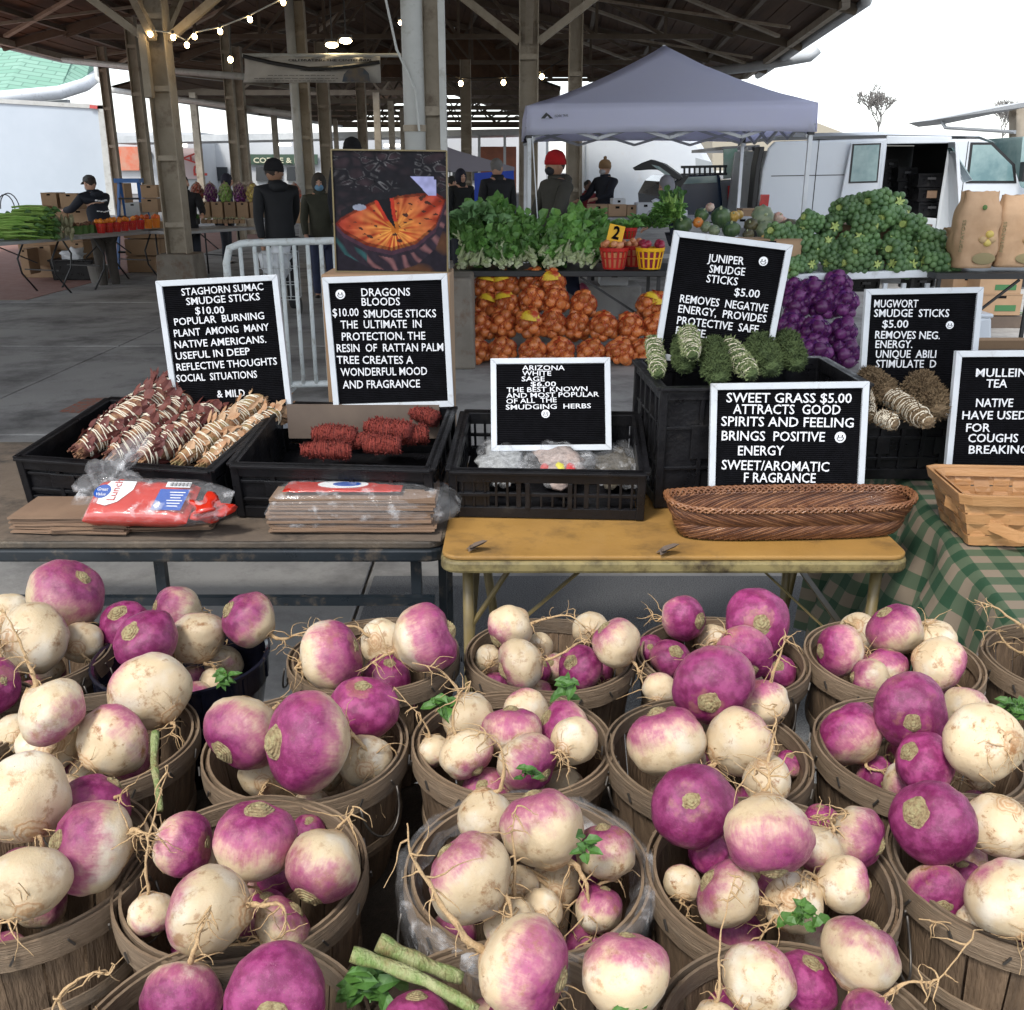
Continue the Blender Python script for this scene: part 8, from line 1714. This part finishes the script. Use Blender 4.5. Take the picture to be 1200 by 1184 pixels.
for i, (px, py, m_, lb) in enumerate(((711, 280, M_red, 'left red basket of greens on the far table'), (736, 280, M_red, 'right red basket of greens on the far table'))):
    t = basket_px(lb, px, py, 10.1, .085, .11, m_, 0, M_kale, None, seed=i)
    mb = MB(); r3 = random.Random(i)
    for k in range(90): a_ = r3.uniform(0, 6.28); mb.leaf((.05 * math.cos(a_), .05 * math.sin(a_), .10), (math.cos(a_) * .7, math.sin(a_) * .7, r3.uniform(.3, 1.2)), (0, -1, 1), r3.uniform(.07, .13), .04)
    tag(mb.build('leaves', M_kale, t), kind='stuff')
for i, (px, py, w_, lb) in enumerate(((690, 262, .16, 'dark bushy greens at the left end of the far table'), (762, 268, .2, 'heap of dark parsley right of the red baskets'), (783, 255, .14, 'light leafy bunch behind the parsley'))):
    mb = MB(); r3 = random.Random(i + 9)
    for k in range(260): a_ = r3.uniform(0, 6.28); q_ = math.sqrt(r3.random()) * w_; mb.leaf((q_ * math.cos(a_), q_ * math.sin(a_) * .6, r3.uniform(0, .12)), (math.cos(a_), math.sin(a_) - .4, r3.uniform(.2, 1.3)), (0, -1, 1), .06, .035)
    tag(mb.build('herb_heap', M_kale, loc=atY(px, py, 10.3)), lb, 'greens')
for i, (x0, x1, y0, y1, Y, m_, lb) in enumerate(((690, 712, 240, 254, 11.5, M_card, 'left brown box behind the greens under the tent'), (713, 734, 240, 254, 11.5, M_card, 'middle brown box behind the greens under the tent'), (735, 746, 241, 254, 11.5, M_card, 'narrow brown box behind the greens under the tent'), (718, 733, 233, 240, 11.6, M_wall, 'white box on the middle brown box'), (747, 766, 238, 254, 11.4, M_wall, 'white box left of the crumpled plastic'), (870, 900, 245, 262, 11.2, M_card, 'brown box behind the squash heap'), (855, 885, 255, 268, 10.9, M_wall, 'pale box among the squash'))):
    carton(lb, x0, x1, y0, y1, Y, .3, m_)
mb = MB(); mb.ell((0, 0, 0), (.16, .12, .10), 18, 12, nz=1.4, seed=3); tag(mb.build('plastic_bag', M_white, smooth=True, loc=atY(780, 247, 10.9)), 'crumpled white plastic bag behind the parsley', 'bag')
bt3 = thing('trestle_table', 'back table under the tent carrying boxes', 'table'); a, b = atY(686, 254, 11.4), atY(905, 262, 11.4); MB().box(((a.x + b.x) / 2, 11.7, a.z - .03), (b.x - a.x, .8, .04)).build('tabletop', M_fold, bt3)
for x in (a.x + .1, b.x - .1): MB().box((x, 11.7, a.z / 2 - .03), (.04, .6, a.z - .06)).build('leg', M_dark, bt3)
blu = thing('blue_tarp', 'bright blue tarp sheet behind the grey haired man', 'tarp'); prism(pxo([(556, 203), (602, 200), (604, 250), (556, 252)], 16.5), .05, mat('tarp_blue', (.01, .06, .50), .5), 'sheet', blu)
gt = thing('popup_tent', 'grey tent roof far behind the pale downpipe', 'tent'); prism(pxo([(523, 172), (540, 178), (603, 196), (603, 200), (523, 202)], 24), 2.5, mat('grey_tent', (.28, .27, .33), .7), 'roof_panel', gt); 
for x in (526, 600): prism(pxo([(x, 200), (x + 2, 200), (x + 2, 262), (x, 262)], 24), .05, M_gutter, 'leg', gt)
# ================================================================== right: sacks, black table, boxes
rt = thing('trestle_table', 'black table carrying brown paper sacks at the right', 'table'); a, b = atY(1098, 320, 8.7), atY(1260, 322, 8.7)
MB().box(((a.x + b.x) / 2, 9.05, .735), (b.x - a.x, .7, .05)).build('tabletop', M_dark, rt); MB().bar((a.x + .05, 8.75, .1), (a.x + .75, 8.75, .70), .02, .02).build('brace', M_dark, rt)
for x in (a.x + .05, b.x - .05): 
    for y in (8.76, 9.34): MB().bar((x, y, 0), (x, y, .71), .03, .03).build('leg', M_dark, rt)
M_sack = mat('kraft_sack', (.40, .25, .14), .75, (.50, .33, .20), scale=4, bump=.9, bscale=8, detail=7)
def sack(label, x0, x1, y0, y1, Y, seed, hole=None):
    a, b = atY(x0, y0, Y), atY(x1, y1, Y); W, H = b.x - a.x, a.z - b.z; t = thing('paper_sack', label, 'sack', ((a.x + b.x) / 2, Y + .15, b.z)); V = []; n_, k_ = 40, 26
    for i in range(k_ + 1):
        u = i / k_; f = (.92 + .12 * math.sin(PI * min(1, u * 1.15))) * (1 - .10 * max(0, u - .8) * 5)
        for j in range(n_):
            q = 2 * PI * j / n_; cx, sx = math.cos(q), math.sin(q); e = (abs(cx) ** 4 + abs(sx) ** 4) ** -.25; n1 = mnoise.noise(Vector((cx * 2 + seed * 5, sx * 2, u * 4))) * .022 + mnoise.noise(Vector((cx * 6, sx * 6 + seed, u * 11))) * .010
            V.append((W / 2 * f * cx * e + n1 * cx, .13 * (1 - .55 * max(0, u - .75) * 4 * .8) * sx * e * f + n1 * sx, H * u + (.02 * mnoise.noise(Vector((cx * 3, sx * 3, seed))) if i == k_ else 0)))
    F = [(i * n_ + j, i * n_ + (j + 1) % n_, (i + 1) * n_ + (j + 1) % n_, (i + 1) * n_ + j) for i in range(k_) for j in range(n_)] + [tuple(range(n_ - 1, -1, -1))]
    MB().add(V, F).build('sack', M_sack, t, smooth=True); MB().ell((W * .15, -.135, H * .13), (W * .28, .006, H * .08), 14, 8).build('emblem', mat('sack_emblem', (.24, .20, .10), .8) if 'sack_emblem' not in MATS else MATS['sack_emblem'], t)
    text('POTATOES', Matrix.Translation((-W * .40, -.137, H * .22)) @ Matrix.Rotation(PI / 2, 4, 'X') @ Matrix.Rotation(PI / 2, 4, 'Z'), MATS['sack_emblem'], t, w=H * .42, h=.028, ext=.004)
    MB().ell((0, -.135, H * .80), (.022, .006, .022), 10, 6).build('small_emblem', M_gb, t)
    for k, (dx, dz) in enumerate(((.02, .38), (.06, .34), (.09, .38), (.07, .45))): MB().ell((dx * 1.1, -.132, H * dz), (.038, .025, .033), 10, 8).build('potato', FM['lemon'] if k % 2 else mat('potato_skin', (.42, .29, .15), .7) if 'potato_skin' not in MATS else MATS['potato_skin'], t, smooth=True)
    return t
sack('brown paper sack of potatoes with a torn window, left of two', 1133, 1169, 225, 315, 8.75, 1); sack('brown paper potato sack cut off by the right edge', 1180, 1226, 229, 314, 8.8, 2); sack('low brown sack behind the sprouts and the first sack', 1114, 1140, 268, 312, 9.1, 3)
M_gp = MATS['green_print']
for i, (x0, x1, y0, y1, Y, lb) in enumerate(((1150, 1196, 322, 345, 10.6, 'upper cardboard box with green print under the sack table'), (1150, 1195, 345, 370, 10.6, 'lower cardboard box with green print under the sack table'), (1118, 1148, 324, 348, 10.9, 'brown box behind, left of the green printed stack'))): carton(lb, x0, x1, y0, y1, Y, .45, M_card, M_gp)
stb = thing('pallet_stack', 'low pallet carrying the green printed boxes', 'pallets'); p = atY(1172, 371, 10.6); MB().box((p.x, 10.85, p.z / 2), (.55, .5, max(.02, p.z - .004))).build('deck', M_card2, stb)
mb = MB(); r3 = random.Random(2)
for k in range(90): 
    p = atZ(r3.uniform(1176, 1215), r3.uniform(366, 382), .01); mb.leaf(p, (r3.uniform(-1, 1), r3.uniform(-1, 1), .2), (0, 0, 1), .10, .04)
tag(mb.build('fallen_leaves', M_kale), 'trimmed green leaves scattered on the floor by the boxes', 'leaves', kind='stuff')
cl = thing('cooler', 'white box behind the mugwort sign', 'cooler'); prism(pxo([(1133, 372), (1163, 372), (1163, 420), (1133, 420)], 6.2), .4, M_van, 'body', cl, bevel=.02); prism(pxo([(1131, 368), (1165, 368), (1165, 373), (1131, 373)], 6.19), .42, M_van, 'lid', cl, bevel=.01)
for o in cl.children: pass
p = atY(1148, 420, 6.2); MB().box((p.x, 6.4, p.z / 2 - .002), (.22, .38, max(.02, p.z - .006))).build('stand', M_card, cl)
db = thing('cardboard_box', 'open brown box by the mullein sign at the right edge', 'box', atY(1195, 410, 5.2)); MB().box((0, .2, -.18), (.5, .36, .36)).build('carton', M_card2, db); MB().box((0, .02, .02), (.5, .02, .10), Matrix.Rotation(R(40), 3, 'X')).build('flap', M_card, db); MB().box((0, .2, -.36 - (db.location.z - .36) / 2), (.4, .3, max(.02, db.location.z - .37))).build('stand', M_card2, db)
